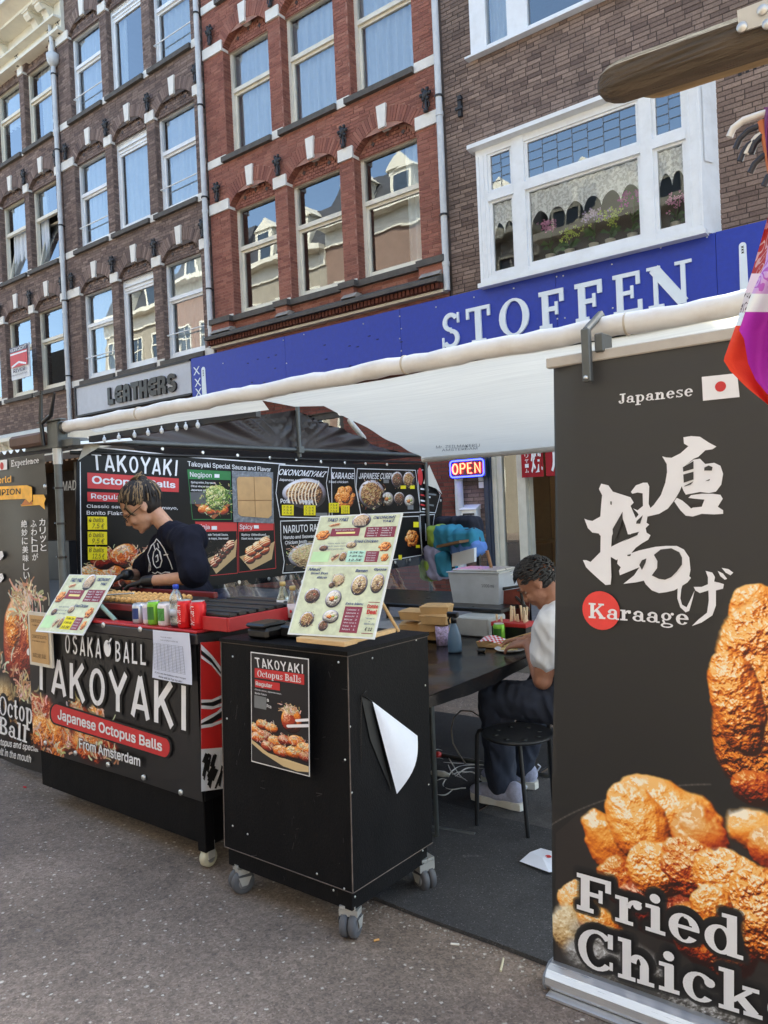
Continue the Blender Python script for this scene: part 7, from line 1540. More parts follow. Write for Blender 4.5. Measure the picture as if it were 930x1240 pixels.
for (u, v, lab) in ((225, 760, 'red can mostly hidden behind another, right of the bottle'), (235, 763, 'red can with large white letters at the right end of the drinks row')):
    p = onc(u, v); t = can(p, lab, (CR, CR), .122, .034)
    b = MB(); x, y, z = p
    U, Fc, _ = glyph('Milan', .03); b.add([(x+.0352*math.cos(R(262)+(q[1]-.5)*.9), y+.0352*math.sin(R(262)+(q[1]-.5)*.9), z+.022+q[0]*.082) for q in [(uu[0], 1-uu[1]) for uu in U]], Fc); b.build('lettering', WPRINT, t)
# water bottle
p = onc(210, 760); t = thing('water_bottle', 'clear water bottle with a blue cap among the cans on the counter', 'bottle', p); x, y, z = p
PET = glass_mat('clear_pet', .12, (.86, .9, .93), .03, .05)
MB().lathe([(.026, 0), (.031, .006), (.0305, .03), (.029, .035), (.031, .05), (.031, .1), (.029, .105), (.031, .115), (.029, .135), (.018, .158), (.011, .166), (.011, .176)], (x, y, z), 20).build('body', PET, t)
MB().lathe([(.0285, .003), (.0295, .03), (.028, .10), (.024, .118)], (x, y, z), 16).build('water', glass_mat('water_inside', .05, (.74, .82, .88), .02), t)
MB().lathe([(.0135, .172), (.0135, .19), (.012, .192)], (x, y, z), 16).build('cap', mat('cap_blue', srgb(30, 70, 190), .4), t); MB().lathe([(.0315, .055), (.0315, .085)], (x, y, z), 20).build('label', mat('pale_label', srgb(190, 200, 214), .5, var=.1, vs=40), t)
# griddle with takoyaki, red sided hot plate
GY0, GY1 = 2.19, 2.56
t = thing('takoyaki_griddle', 'black takoyaki griddle with dark red edge where the vendor works', 'griddle', (-3.4, 2.35, CT))
b = MB(); b.bbox(-3.95, GY0, CT, -3.12, GY1, CT+.075, .004); b.build('casing', BPL, t); MB().bbox(-3.96, GY0-.012, CT+.05, -3.1, GY0, CT+.082, .003).build('front_bar', mat('dark_red_bar', srgb(110, 26, 32), .4), t)
MB().bbox(-3.94, GY1-.01, CT+.075, -3.12, GY1+.02, CT+.105, .003).build('rear_bar', mat('dark_red_bar', (0, 0, 0)), t)
b = MB(); b.box(-3.9, GY0+.02, CT+.075, -3.14, GY1-.02, CT+.082); b.build('plate', mat('seasoned_iron', srgb(30, 28, 28), .4, var=.4), t)
bb = MB(); bb.lathe([(.0, -.018), (.012, -.014), (.018, 0), (.012, .014), (0, .018)], (0, 0, 0), 10); bm_ = bb.mesh('ball', mat('batter', srgb(206, 160, 96), .6, var=.35, vs=60, bump=.4, bs=120))
for i in range(15):
    for k in range(5):
        o = link(bpy.data.objects.new('takoyaki_ball', bm_)); o.location = (-3.84+i*.048, GY0+.05+k*.048, CT+.092); o.rotation_euler = (i, k, i*k)
        tag(o, 'tan takoyaki ball half turned in the griddle in front of the vendor', 'food', 'takoyaki balls in the griddle')
t = thing('spatula', 'steel spatula lying across the griddle', 'spatula', (-3.6, 2.3, CT+.1))
MB().tube([(-3.75, 2.26, CT+.1), (-3.45, 2.3, CT+.12)], .004, 6).build('handle', CHR, t)
HX0, HX1, HY0, HY1 = -3.0, -2.49, 2.12, 2.62
t = thing('hot_plate', 'ribbed black hot plate with a bright red side panel at the right of the counter', 'hot plate', (-2.75, 2.35, CT))
b = MB(); b.bbox(HX0, HY0, CT+.012, HX1-.012, HY1, CT+.07, .004); b.build('casing', BPL, t); b = MB(); b.bbox(HX1-.012, HY0-.01, CT+.012, HX1, HY1, CT+.072, .003); b.bbox(HX0+.3, HY0-.012, CT+.012, HX1-.012, HY0, CT+.072, .003); b.build('red_side', REDP, t)
for i in range(9): MB().bbox(HX0+.01, HY0+.01+i*.056, CT+.07, HX1-.02, HY0+.055+i*.056, CT+.084+.004*(i % 2), .003).build('plate_rib', mat('seasoned_iron', (0, 0, 0)), t)

# ------------------------------------------------------------------ black cabinet on castors
f1 = lambda u, v: PP(u, v, KP0, KN)
yt, yb = 2.035, 2.0; TLc = PY(267, 773, yt); TRc = PY(421, 788.5, yt); BRc = PY(427.5, 1097, yb); BLc = PY(273, 1043, yb)
zt1 = (TLc.z+TRc.z)/2; TLc.z = TRc.z = zt1; zb1 = .114; BRc.z = BLc.z = zb1
wdt = ((TRc.x-TLc.x)+(BRc.x-BLc.x))/2; dep = .5
TLc.x = TRc.x-wdt; BLc.x = BRc.x-wdt; dv = Vector((0, dep, -.01)); KN = Vector((0, -(zt1-zb1), -(yt-yb))).normalized(); KP0 = BLc
CBN = thing('rolling_cabinet', 'black painted plywood cabinet on castors with a takoyaki poster and a torn white flap', 'cabinet', ((BLc.x+BRc.x)/2, 2.25, 0))
def hexa(b, A, B_, C_, D_, d): return b.slab(A, B_, C_, D_, 0) if 0 else b.add([A, B_, C_, D_, A+d, B_+d, C_+d, D_+d], [(0, 1, 2, 3), (5, 4, 7, 6), (4, 0, 3, 7), (1, 5, 6, 2), (3, 2, 6, 7), (4, 5, 1, 0)])
def fr_(a, c, s): return a+(c-a)*s
Lh = lambda s, t_: bil([TLc, TRc, BRc, BLc], s, t_)
b = MB(); hexa(b, Lh(0, .075), Lh(1, .075), Lh(1, .985), Lh(0, .985), dv); b.build('body', BPLY, CBN)
b = MB(); e = .008; o1 = Vector((0, -.006, 0)); hexa(b, Lh(-.006, .985)+o1, Lh(1.006, .985)+o1, Lh(1.006, 1)+o1, Lh(-.006, 1)+o1, dv+Vector((0, .012, 0))); b.build('top_panel', BPLY, CBN)
b = MB(); hexa(b, Lh(.02, -.0)-o1*1.5, Lh(.98, -.0)-o1*1.5, Lh(.98, .073)-o1*1.5, Lh(.02, .073)-o1*1.5, dv-Vector((0, .03, 0))); b.build('plinth', BPLY, CBN)
b = MB(); w_ = .0025
for s in (.0, 1.0): b.tube([Lh(s, .08)+Vector((0, -.0005, 0)), Lh(s, .98)+Vector((0, -.0005, 0))], w_, 5)
b.tube([Lh(0, .982)-Vector((0, .002, 0)), Lh(1, .982)-Vector((0, .002, 0))], .0018, 5); b.tube([Lh(1, .982)+Vector((.001, 0, 0)), Lh(1, .982)+dv+Vector((.001, 0, 0))], .0018, 5); b.tube([Lh(0, .077)-Vector((0, .001, 0)), Lh(1, .077)-Vector((0, .001, 0))], .002, 5); b.tube([Lh(1, .077)+Vector((.001, 0, 0)), Lh(1, .077)+dv+Vector((.001, 0, 0))], .002, 5)
b.build('worn_edge', BEDGE, CBN)
rv = MB()
for u, v in ((282, 795), (410, 802), (300, 1010), (384, 1058), (417, 1076), (282, 1000), (418, 920), (275, 870), (404, 1078)): rv.lathe([(.004, -.001), (.004, .001)], f1(u, v)+KN*.001, 8, 'y')
for u, v in ((430, 1086), (512, 1030), (451, 797), (504, 775), (515, 830), (519, 950), (426, 960), (424, 880)): rv.lathe([(.004, -.001), (.004, .001)], PX(u, v, TRc.x+.001), 8, 'x')
rv.build('screw_heads', CHR, CBN)
for c_, d_, yw in ((BRc, Vector((-.05, .04, 0)), 20), (BLc, Vector((.05, .04, 0)), -20), (BRc, Vector((-.03, dep-.02, 0)), 70), (BLc, Vector((.05, dep-.05, 0)), 10)):
    q = c_+d_; caster(CBN, (q.x, q.y, gz(q.y)), .047, .032, RUB, True, R(yw), .122)
SCR = mat('pale_scratch', srgb(62, 60, 60), .7); rs = random.Random(77); p = Print(f1, KN)
for k in range(46):
    u, v = rs.uniform(275, 420), rs.uniform(800, 1085); a = rs.choice((rs.uniform(-.4, .4), rs.uniform(1.2, 1.9))); l = rs.uniform(1, 9)*(2 if rs.random() < .15 else 1)
    if 300 < u < 380 and 785 < v < 945 or v > 1040+(u-273)*.3: continue
    p.line([(u, v), (u+l*.5*math.cos(a)+rs.uniform(-.5, .5), v+l*.5*math.sin(a)), (u+l*math.cos(a), v+l*math.sin(a))], SCR, rs.uniform(.0006, .0018), .0006)
p.build(CBN, 'scratches')
# poster on its front
p = Print(f1, KN); t = thing('wall_poster', 'small takoyaki poster with red bars on the front of the black cabinet', 'poster', f1(340, 860))
p.poly([(304, 789), (374.5, 797.5), (375.8, 940.5), (305, 922)], WPRINT, .002); p.poly([(305, 790.3), (373.5, 798.6), (374.8, 939), (306, 920.8)], mat('poster_black', srgb(34, 33, 36), .35, var=.03), .003)
narrow(p, 'TAKOYAKI', [(309, 795.5), (369.5, 804.5), (369.5, 815.5), (311, 807.5)], WPRINT, .005)
p.poly([(309.3, 808.5), (369.3, 816.5), (369.3, 829), (309.5, 820)], RED, .004); p.text('Octopus Balls', [(313, 811), (366, 818), (366, 826.5), (313, 818.5)], WPRINT, .0055, slab=True)
p.poly([(309.5, 822.3), (339.8, 827), (339.8, 836), (309.8, 831.5)], RED, .004); p.text('Regular', [(311, 824.5), (331, 827.8), (331, 834), (311, 830.6)], WPRINT, .0055, off=.02)
p.text('Classic sauce, Japanese mayo,', [(310, 833.2), (342, 839), (342, 841.2), (310, 835.6)], WPRINT, .005, off=.01); p.text('Bonito Flakes', [(310, 837.4), (324, 840), (324, 842.2), (310, 839.8)], WPRINT, .005, off=.01)
p.poly([(309.5, 841), (324, 844), (324, 859), (309.5, 856)], GREYP, .0065); p.text('s', [(324.6, 845.5), (327, 846), (327, 849.5), (324.6, 849)], WPRINT, .006, off=.05); p.text('Pcs', [(324.5, 852), (330, 853.5), (330, 857.5), (324.5, 856)], WPRINT, .006, off=.03)
p.build(t, 'print')
pp_ = Pic(300, 400); r = random.Random(6)
pp_.poly([(0, 130), (90, 70), (300, 50), (300, 10), (240, 0), (180, 5), (60, 60), (0, 105)], (214, 190, 146)); pp_.poly([(0, 112), (60, 66), (180, 12), (240, 4), (300, 16), (300, 0), (0, 0)], (34, 33, 36)); pp_.poly([(0, 130), (60, 80), (170, 48), (300, 45), (300, 30), (240, 6), (170, 12), (60, 62), (0, 104)], (206, 182, 138))
for k, (x, y, r_) in enumerate(((25, 200, 40), (70, 170, 44), (30, 150, 40), (130, 150, 44), (180, 170, 40), (240, 180, 46), (280, 150, 44), (90, 110, 40), (160, 100, 46), (225, 110, 46), (285, 100, 36), (60, 235, 38), (110, 225, 36))): pp_.blob(x, y, r_, r_*.86, 200+k, ('karaage', 'sauce', 'tako')[k % 3], 0, .16, 5, wob=.06, gloss=1, lift=.05); pp_.flakes(x, y+14, r_, r_*.5, 22, k, L=20, wd=2.2)
pp_.blob(215, 300, 56, 76, 240, 'karaage', 0, .14, 4, wob=.04, lift=.02, gloss=1); pp_.blob(200, 290, 40, 60, 241, 'sauce', 0, .12, 4, wob=.15, lift=.08, gloss=1, soft=.2); pp_.flakes(210, 365, 60, 34, 80, 9, L=26, wd=2.6)
pp_.stroke(240, 306, 300, 326, 8, (236, 236, 244)); pp_.stroke(196, 262, 300, 292, 9, (236, 236, 244))
pic_quad([f1(*q) for q in ((305.5, 842), (374.6, 842+14), (374.8, 938), (306, 920))], .0045, print_mat('poster_print', pp_.image('poster_picture')), t, n=KN)
# torn vinyl flap on its right side
fsd = lambda u, v: PX(u, v, (TRc.x+BRc.x)/2+.003)
t = thing('torn_flap', 'white triangular flap of torn vinyl folded out of the cabinet side', 'flap', fsd(475, 900))
A, B_, C_ = fsd(448, 849), fsd(500, 890), fsd(475, 960); N_ = Vector((1, 0, 0))
def tri(s, q): 
    a = A+(B_-A)*s; c = A+(C_-A)*s; pt = a+(c-a)*q; return pt+N_*(.012+.035*math.sin(math.pi*q)*s+.01*s)
MB().grid(tri, 12, 10).build('vinyl', mat('white_vinyl_back', srgb(222, 226, 236), .5, var=.05, bump=.2, bs=14), t)
b = MB(); b.add([fsd(*q)+N_*.001 for q in ((437, 842), (449, 850), (474, 958), (462, 930), (448, 895))], [(0, 1, 2, 3, 4)]); b.build('torn_hole', mat('black_void', (.01, .01, .01)), t)
b = MB(); b.tube([fsd(437, 842)+N_*.004, fsd(436, 880)+N_*.004, fsd(437, 925)+N_*.002], .0015, 4); b.tube([fsd(443, 836)+N_*.004, fsd(437, 842)+N_*.004, fsd(449, 849)+N_*.008], .002, 4); b.build('torn_edge', BPL, t)
# label machine and bottles on top
t = thing('label_printer', 'small black appliance with a rounded lid on the left of the cabinet top', 'appliance', (-2.27, 2.16, zt1))
z = zt1+.001; b = MB(); b.bbox(-2.34, 2.07, z, -2.22, 2.25, z+.045, .012); b.bbox(-2.345, 2.065, z+.045, -2.23, 2.2, z+.062, .01); b.build('body', BPL, t); MB().bbox(-2.22, 2.14, z, -2.02, 2.3, z+.05, .008).build('tray', BPL, t)
b = MB(); b.lathe([(.03, 0), (.04, .005), (.04, .035), (.03, .04)], (-2.13, 2.16, z+.028), 16, 'y'); b.build('roller', mat('dark_roller', srgb(60, 50, 34), .4, var=.5, vs=30), t)
for u, v, hh, rr_b, lab, liq, capc, lblc in ((344, 748, .17, .031, 'clear sauce bottle with gold cap and white label', srgb(206, 210, 170), srgb(206, 180, 120), srgb(214, 216, 222)), (356, 752, .16, .028, 'amber sauce bottle with gold cap between two others', srgb(190, 140, 84), srgb(206, 180, 120), srgb(216, 206, 214))):
    p = PZ(u, v, z); t = thing('sauce_bottle', lab, 'bottle', p, 'sauce bottles behind the menu board'); G = glass_mat('bottle_glass_%s' % ('clear' if u == 344 else 'amber'), .08, liq, .01)
    MB().lathe([(rr_b*.9, 0), (rr_b, .006), (rr_b, hh*.55), (rr_b*.75, hh*.68), (.012, hh*.86), (.012, hh*.93)], p, 16).build('glass', G, t)
    MB().lathe([(.0145, hh*.9), (.0145, hh), (.012, hh+.002)], p, 14).build('cap', mat('cap_gold', capc, .4), t); MB().lathe([(rr_b+.001, hh*.12), (rr_b+.001, hh*.52)], p, 18).build('label', mat('label_%s' % ('pale' if u == 344 else 'rose'), lblc, .6, var=.15, vs=50), t)
    b = MB(); b.ell((p.x+.01, p.y-rr_b, p.z+hh*.3), (.008, .002, .008), 8, 5); b.build('emblem', RED, t)
p = PZ(372, 752, z); t = thing('swing_top_bottle', 'clear swing top bottle with a red lettered label behind the menu board', 'bottle', p)
MB().lathe([(.034, 0), (.037, .006), (.037, .11), (.03, .13), (.018, .15), (.018, .17)], p, 18).build('glass', PET, t); MB().lathe([(.019, .168), (.02, .185), (.012, .192)], p, 14).build('stopper', LETTER, t)
b = MB(); b.tube([p+Vector((-.02, -.01, .16)), p+Vector((-.032, -.02, .135)), p+Vector((0, -.035, .12)), p+Vector((.032, -.02, .135)), p+Vector((.02, -.01, .16))], .002, 5); b.build('wire', CHR, t)
MB().lathe([(.038, .01), (.038, .1)], p, 20).build('label', mat('label_sky', srgb(176, 200, 226), .5), t)
b = MB(); put(b, 'ソース', [p+Vector((-.03, -.039, .09)), p+Vector((.004, -.039, .09)), p+Vector((.004, -.039, .02)), p+Vector((-.03, -.039, .02))], .02, n=Vector((0, -1, 0))); b.build('lettering', RP, t)
# ------------------------------------------------------------------ people
from mathutils.bvhtree import BVHTree
def fuse(name, mb, m, parent, voxel=.01, it=6, noise=0.0, nscale=9.0, mats=None):
    """fuses overlapping volumes into one continuous skin"""
    me0 = mb.mesh('tmp', m, wloc(parent)); o = bpy.data.objects.new('tmp', me0)
    r = o.modifiers.new('r', 'REMESH'); r.mode = 'VOXEL'; r.voxel_size = voxel; s = o.modifiers.new('s', 'SMOOTH'); s.iterations = it; s.factor = .5
    me = bake(o); bpy.data.meshes.remove(me0); me.name = name; me.materials.clear(); me.materials.append(m)
    if noise:
        from mathutils import noise as N
        out = []
        for p, nl in [(v.co.copy(), v.normal.copy()) for v in me.vertices]:
            q = p*nscale; k = 1-2*abs(N.noise(Vector((q.x*1.3+q.z*.5, q.y, q.z*.5))))+.5*N.noise(Vector((q.x*3, q.y*2, q.z*1.3))); out += list(p+nl*(k*noise*.8))
        me.vertices.foreach_set('co', out)
    me.polygons.foreach_set('use_smooth', [True]*len(me.polygons)); me.update()
    q = link(bpy.data.objects.new(name, me)); q.parent = parent; return q
def limb(b, pts, rs, n=12):
    pts = [Vector(p) for p in pts]; P_ = []; r2 = []
    for i in range(len(pts)-1):
        for k in range(5): t = k/5; P_.append(pts[i].lerp(pts[i+1], t)); r2.append(rs[i]+(rs[i+1]-rs[i])*t)
    P_.append(pts[-1]); r2.append(rs[-1]); b.tube(P_, r2, n); b.ell(pts[0], rs[0]); b.ell(pts[-1], rs[-1])
    for p, r in list(zip(pts, rs))[1:-1]: b.ell(p, r)
def skin_mat(name, col): return mat(name, col, .5, var=.1, vs=30, sub=.15, bump=.08, bs=160)
def head_parts(root, C_, tilt, skin, sc=1.0, yaw=0.0, neck=None, name='body', extra=None):
    """head looks along -X; tilt bends it down"""
    T = Matrix.Translation(C_) @ Matrix.Rotation(yaw, 4, 'Z') @ Matrix.Rotation(-tilt, 4, 'Y') @ Matrix.Scale(sc, 4)
    b = MB(); b.T = T
    b.ell((.005, 0, .02), (.098, .077, .092), 18, 12); b.ell((-.035, 0, -.035), (.06, .058, .075), 14, 10); b.ell((-.045, 0, -.088), (.042, .04, .028), 12, 8); b.ell((-.02, 0, -.075), (.05, .05, .03), 12, 8)
    b.ell((-.078, 0, -.105), (.016, .018, .014)); b.ell((-.086, 0, .012), (.018, .05, .012)); b.tube([(-.088, 0, .005), (-.106, 0, -.028), (-.112, 0, -.042)], [.009, .011, .014], 8); b.ell((-.104, .01, -.045), (.01, .009, .008)); b.ell((-.104, -.01, -.045), (.01, .009, .008))
    b.ell((-.094, 0, -.066), (.009, .022, .006)); b.ell((-.09, 0, -.077), (.010, .02, .007)); b.ell((-.075, .03, -.04), (.022, .022, .024)); b.ell((-.075, -.03, -.04), (.022, .022, .024))
    for s in (-1, 1): b.ell((.004, s*.077, -.012), (.021, .008, .03)); b.ell((-.002, s*.08, -.032), (.009, .007, .012))
    b.T = None
    if neck: limb(b, [T @ Vector((.03, 0, -.05)), neck], [.05, .056])
    return b, T
def face_bits(root, T, lash=srgb(20, 16, 14)):
    b = MB(); b.T = T
    for s in (-1, 1): b.ell((-.0755, s*.031, -.007), (.0085, .012, .005), 10, 7)
    b.build('eyes', mat('eye_white', srgb(170, 158, 148), .4), root); b = MB(); b.T = T
    for s in (-1, 1): b.ell((-.0835, s*.031, -.0085), (.002, .005, .0042), 8, 5); b.tube([(-.088, s*.017, .002), (-.096, s*.031, .006), (-.088, s*.046, .001)], .0025, 5); b.tube([(-.096, s*.014, .019), (-.102, s*.031, .026), (-.09, s*.05, .021)], [.003, .0045, .002], 6)
    b.build('brows', mat('dark_hair', srgb(24, 18, 16), .5, var=.3), root); b = MB(); b.T = T; b.ell((-.1, 0, -.0715), (.004, .018, .002)); b.build('mouth', mat('lip_line', srgb(110, 60, 54), .5), root)
def hand(b, wrist, d, pn, side=1, curl=.5, L=.095):
    """palm, five fingers with knuckles, thumb off the side of the palm"""
    wrist, d, pn = Vector(wrist), Vector(d).normalized(), Vector(pn).normalized(); pn = (pn-d*pn.dot(d)).normalized(); sd = d.cross(pn)*side
    for k in range(5):
        c = wrist+d*(.02+.016*k); b.ell(c, .001) if 0 else None
    for i in range(4):
        o_ = sd*(-.03+.02*i); base = wrist+d*L*.92+o_*1.05; limb(b, [wrist+o_*.5+d*.01, base], [.016, .0115], 8)
        ln = (.062, .072, .068, .052)[i]; p = base; dd = d.copy()
        for seg, fr__ in enumerate((.45, .32, .23)):
            dd = (dd+pn*curl*(.35+.25*seg)*(1+.1*i)).normalized(); q = p+dd*ln*fr__*1.05; limb(b, [p, q], [(.0095, .0085, .0075)[seg], (.0085, .0075, .0062)[seg]], 8); p = q
    tb = wrist+d*.025-sd*.03; t1 = tb+(d*.6-sd*.7+pn*.25).normalized()*.038; t2 = t1+(d*.9-sd*.15+pn*.45).normalized()*.032; limb(b, [wrist+d*.012-sd*.012, tb, t1, t2], [.016, .015, .011, .008], 8)

SK1 = skin_mat('warm_skin', srgb(190, 146, 120)); SK2 = skin_mat('tanned_skin', srgb(160, 114, 92)); TEE = mat('navy_tee', srgb(17, 20, 36), .85, spec=.2, var=.12, vs=9, bump=.15, bs=400); GLV = mat('black_nitrile', srgb(26, 26, 30), .35, var=.1, bump=.1, bs=60)
# ---- the vendor
yv = 2.82; WK = thing('person', 'vendor in navy T-shirt, glasses and black gloves bending over the griddle, hair in a bun', 'person', (-3.6, 2.85, 0))
pt = lambda u, v, y: PY(u, v, y)
Hc = pt(171, 612, 2.76); nk = pt(206, 641, 2.86)
sh_n, el_n, wr_n = pt(227, 655, 2.74), pt(236, 699, 2.68), pt(176, 704, 2.56)
sh_f, el_f, wr_f = sh_n+Vector((-.29, .19, .01)), pt(168, 696, 2.86), pt(152, 696, 2.62)
chest, belly, pelv = pt(209, 680, 2.9), pt(220, 722, 2.92), Vector((pt(228, 760, 2.95).x, 2.95, .95))
b, TH = head_parts(WK, Hc, R(36), SK1, 1.2, R(54), nk+Vector((.02, 0, -.03)))
limb(b, [nk+Vector((0, 0, -.03)), chest, belly, pelv], [.07, .11, .11, .12]); limb(b, [nk, sh_n, el_n, wr_n], [.05, .05, .042, .03]); limb(b, [nk, sh_f, el_f, wr_f], [.05, .05, .042, .03])
for s in (-.1, .1): limb(b, [pelv+Vector((0, s, 0)), pelv+Vector((.03, s, -.45)), pelv+Vector((.06, s, -.86))], [.09, .06, .045]); limb(b, [pelv+Vector((.05, s, -.9)), pelv+Vector((-.14, s, -.93))], [.04, .035])
fuse('body', b, SK1, WK, .0075, 4); face_bits(WK, TH)
RZ = Matrix.Rotation(R(56), 3, 'Z'); b = MB(); b.ell(chest+Vector((0, 0, .03)), (.15, .2, .17), 16, 10, RZ); b.ell(nk+Vector((.03, .02, -.06)), (.11, .19, .08), 16, 10, RZ); b.ell(nk+Vector((.02, .01, -.005)), (.065, .075, .035), 14, 8); b.ell(belly+Vector((-.02, 0, .02)), (.155, .2, .17), 16, 10, RZ); b.ell(pelv+Vector((0, 0, .08)), (.16, .2, .16), 16, 10, RZ); limb(b, [chest, pelv+Vector((0, 0, .05))], [.15, .16])
limb(b, [nk+Vector((.03, -.02, -.03)), sh_n], [.075, .078]); limb(b, [nk+Vector((.02, .03, -.03)), sh_f], [.075, .078]); e1 = sh_n.lerp(el_n, .86); e2 = sh_f.lerp(el_f, .8); limb(b, [sh_n+Vector((-.01, .06, .01)), sh_n, e1], [.075, .078, .082]); limb(b, [sh_f+Vector((0, -.05, 0)), sh_f, e2], [.075, .075, .085])
ts = fuse('t_shirt', b, TEE, WK, .009, 5, .016, 9)
b = MB(); [limb(b, [pelv+Vector((0, s, .02)), pelv+Vector((.03, s, -.45)), pelv+Vector((.06, s, -.84))], [.11, .085, .07]) for s in (-.1, .1)]; fuse('trousers', b, mat('black_trousers', srgb(24, 24, 28), .8), WK, .014, 4, .006)
b = MB(); hand(b, wr_n+(wr_n-el_n).normalized()*.012, wr_n-el_n+Vector((0, -.05, -.06)), (0, .1, -1), 1, .75, .085); limb(b, [el_n.lerp(wr_n, .86), wr_n], [.036, .033]); fuse('glove', b, GLV, WK, .0042, 3)
b = MB(); hand(b, wr_f, Vector((-.5, -.4, -.25)), (0, -.1, -1), -1, .9, .085); limb(b, [el_f.lerp(wr_f, .8), wr_f], [.036, .033]); fuse('glove', b, GLV, WK, .0042, 3)
b = MB()
for k, dz in enumerate((.03, .045, .06)): b.grid(lambda s, t_: (belly.x+.165*math.cos(s*6.283)+.0, belly.y+.215*math.sin(s*6.283), belly.z-.12-dz+t_*.006), 40, 1)
b.build('apron_band', mat('orange_stripe', srgb(196, 70, 40), .6), WK)
# hair: strands swept back into a bun
HD = mat('dark_brown_hair', srgb(30, 24, 22), .6, var=.3, vs=40); HBl = mat('bleached_hair', srgb(128, 106, 76), .6, var=.35, vs=40)
hb = MB(); rr = random.Random(12); hb.T = TH; hb.m = 0
hb.ell((.018, 0, .04), (.098, .085, .09), 18, 12); hb.ell((.03, 0, .0), (.07, .075, .082), 16, 10); bun = Vector((.075, 0, .105)); hb.ell(bun, (.034, .036, .03), 12, 8)
for k in range(330):
    a = rr.uniform(-1, 1); side = a*.082; x0 = -.078+abs(a)*.085+rr.uniform(-.01, .01); z0 = .05+(1-abs(a))*.028-(abs(a)**3)*.05
    P_ = []
    for i in range(6):
        t = i/5; q = Vector((x0, side, z0)).lerp(bun, t); c = Vector((.015, 0, .03)); dlt = q-c; e = Vector((dlt.x/.103, dlt.y/.09, dlt.z/.097)).length; s_ = 1.0+.015*rr.random() if t < .95 else 1
        if e < 1 and t < .9: q = c+dlt/max(e, .3)*s_
        P_.append(q+Vector((rr.gauss(0, .0022), rr.gauss(0, .0022), rr.gauss(0, .002))))
    hb.m = 1 if (rr.random() < .36) else 0; hb.tube(P_, [.0015, .003, .0036, .0036, .003, .002], 5)
for k in range(46):
    a = rr.uniform(0, 6.28); hb.m = 1 if rr.random() < .4 else 0; r_ = .034; P_ = [bun+Vector((r_*math.cos(a+i*.5), .036*math.sin(a+i*.5)*math.cos(k), .03*math.sin(k*1.7+i*.3))) for i in range(5)]; hb.tube(P_, .0035, 5)
for k in range(260):     # strands over the sides and back of the skull
    n_ = Vector((rr.gauss(.2, .7), rr.gauss(0, .8), rr.gauss(.15, .6))).normalized()
    if n_.x < -.25 and n_.z < .55 or n_.z < -.62 or (n_.z < -.1 and n_.x < .15): continue
    q0 = Vector((.02, 0, .025)); P_ = []
    for i in range(5):
        t = i/4; q = (q0+Vector((n_.x*.104, n_.y*.09, n_.z*.098))).lerp(bun, t); dl = q-q0; e = Vector((dl.x/.107, dl.y/.092, dl.z/.1)).length; P_.append(q0+dl/max(e, .3) if t < .9 else q)
    hb.m = 1 if rr.random() < .3 else 0; hb.tube(P_, [.002, .005, .006, .005, .003], 5)
for k in range(14):     # loose front locks
    s = rr.choice((-1, 1)); y0_ = s*rr.uniform(.03, .08); x0 = -.07+abs(y0_)*.5; hb.m = 1 if rr.random() < .7 else 0
    hb.tube([(x0, y0_, .06), (x0-.022, y0_*1.08, .035), (x0-.02, y0_*1.12, .0), (x0-.006+rr.uniform(-.012, .012), y0_*1.1, -.025)], [.003, .004, .003, .001], 5)
hb.build('hair', [HD, HBl], WK)
g = MB(); g.T = TH
for s in (-1, 1):
    P_ = [(-.106+.004*abs(math.cos(a)), s*.031+.022*math.cos(a), -.012+.016*math.sin(a)) for a in np.linspace(0, 6.283, 15)]; g.tube(P_, .0021, 6, False); g.tube([(-.1, s*.054, -.008), (-.05, s*.078, -.006), (.0, s*.082, -.004), (.015, s*.08, -.02)], .0022, 6)
g.tube([(-.106, -.009, -.01), (-.112, 0, -.007), (-.106, .009, -.01)], .002, 6); g.build('glasses', mat('black_frames', srgb(24, 22, 24), .3), WK)
# print on the shirt, laid onto its cloth
org = wloc(ts); bv = BVHTree.FromPolygons([v.co+org for v in ts.data.vertices], [tuple(p.vertices) for p in ts.data.polygons])
def drape(pts, ob, wd, mb, off=.004):
    eye = Vector((0, 0, EYE)); out = []
    for u, v in pts:
        d = Vector(ray(u, v)).normalized(); h, n_, _, _ = bv.ray_cast(eye, d)
        if h is not None: out.append(h-d*off)
    if len(out) > 1: mb.tube(out, wd, 4)
lg = MB(); z6 = lambda x, y: (120+x/6.643, 560+y/6.643)
for s_ in ([(400, 880), (405, 800), (392, 740), (420, 670), (450, 640), (462, 615)], [(462, 615), (490, 645), (520, 690), (545, 745), (570, 800), (590, 860)], [(432, 770), (440, 720), (462, 690), (490, 720), (505, 790), (490, 840), (462, 850), (440, 820), (432, 770)], [(455, 760), (470, 740), (475, 790), (460, 800)], [(520, 745), (555, 740)], [(430, 885), (450, 895), (470, 880), (500, 895), (530, 882), (570, 885)], [(410, 870), (416, 840), (408, 800)], [(485, 720), (500, 780)], [(440, 660), (450, 700)], [(470, 650), (480, 690)]):
    P_ = []
    for (xa, ya), (xb, yb_) in zip(s_, s_[1:]):
        for i in range(4): P_.append(z6(xa+(xb-xa)*i/4, ya+(yb_-ya)*i/4))
    P_.append(z6(*s_[-1])); drape(P_, ts, .0035, lg)
lg.build('shirt_print', WPRINT, WK)

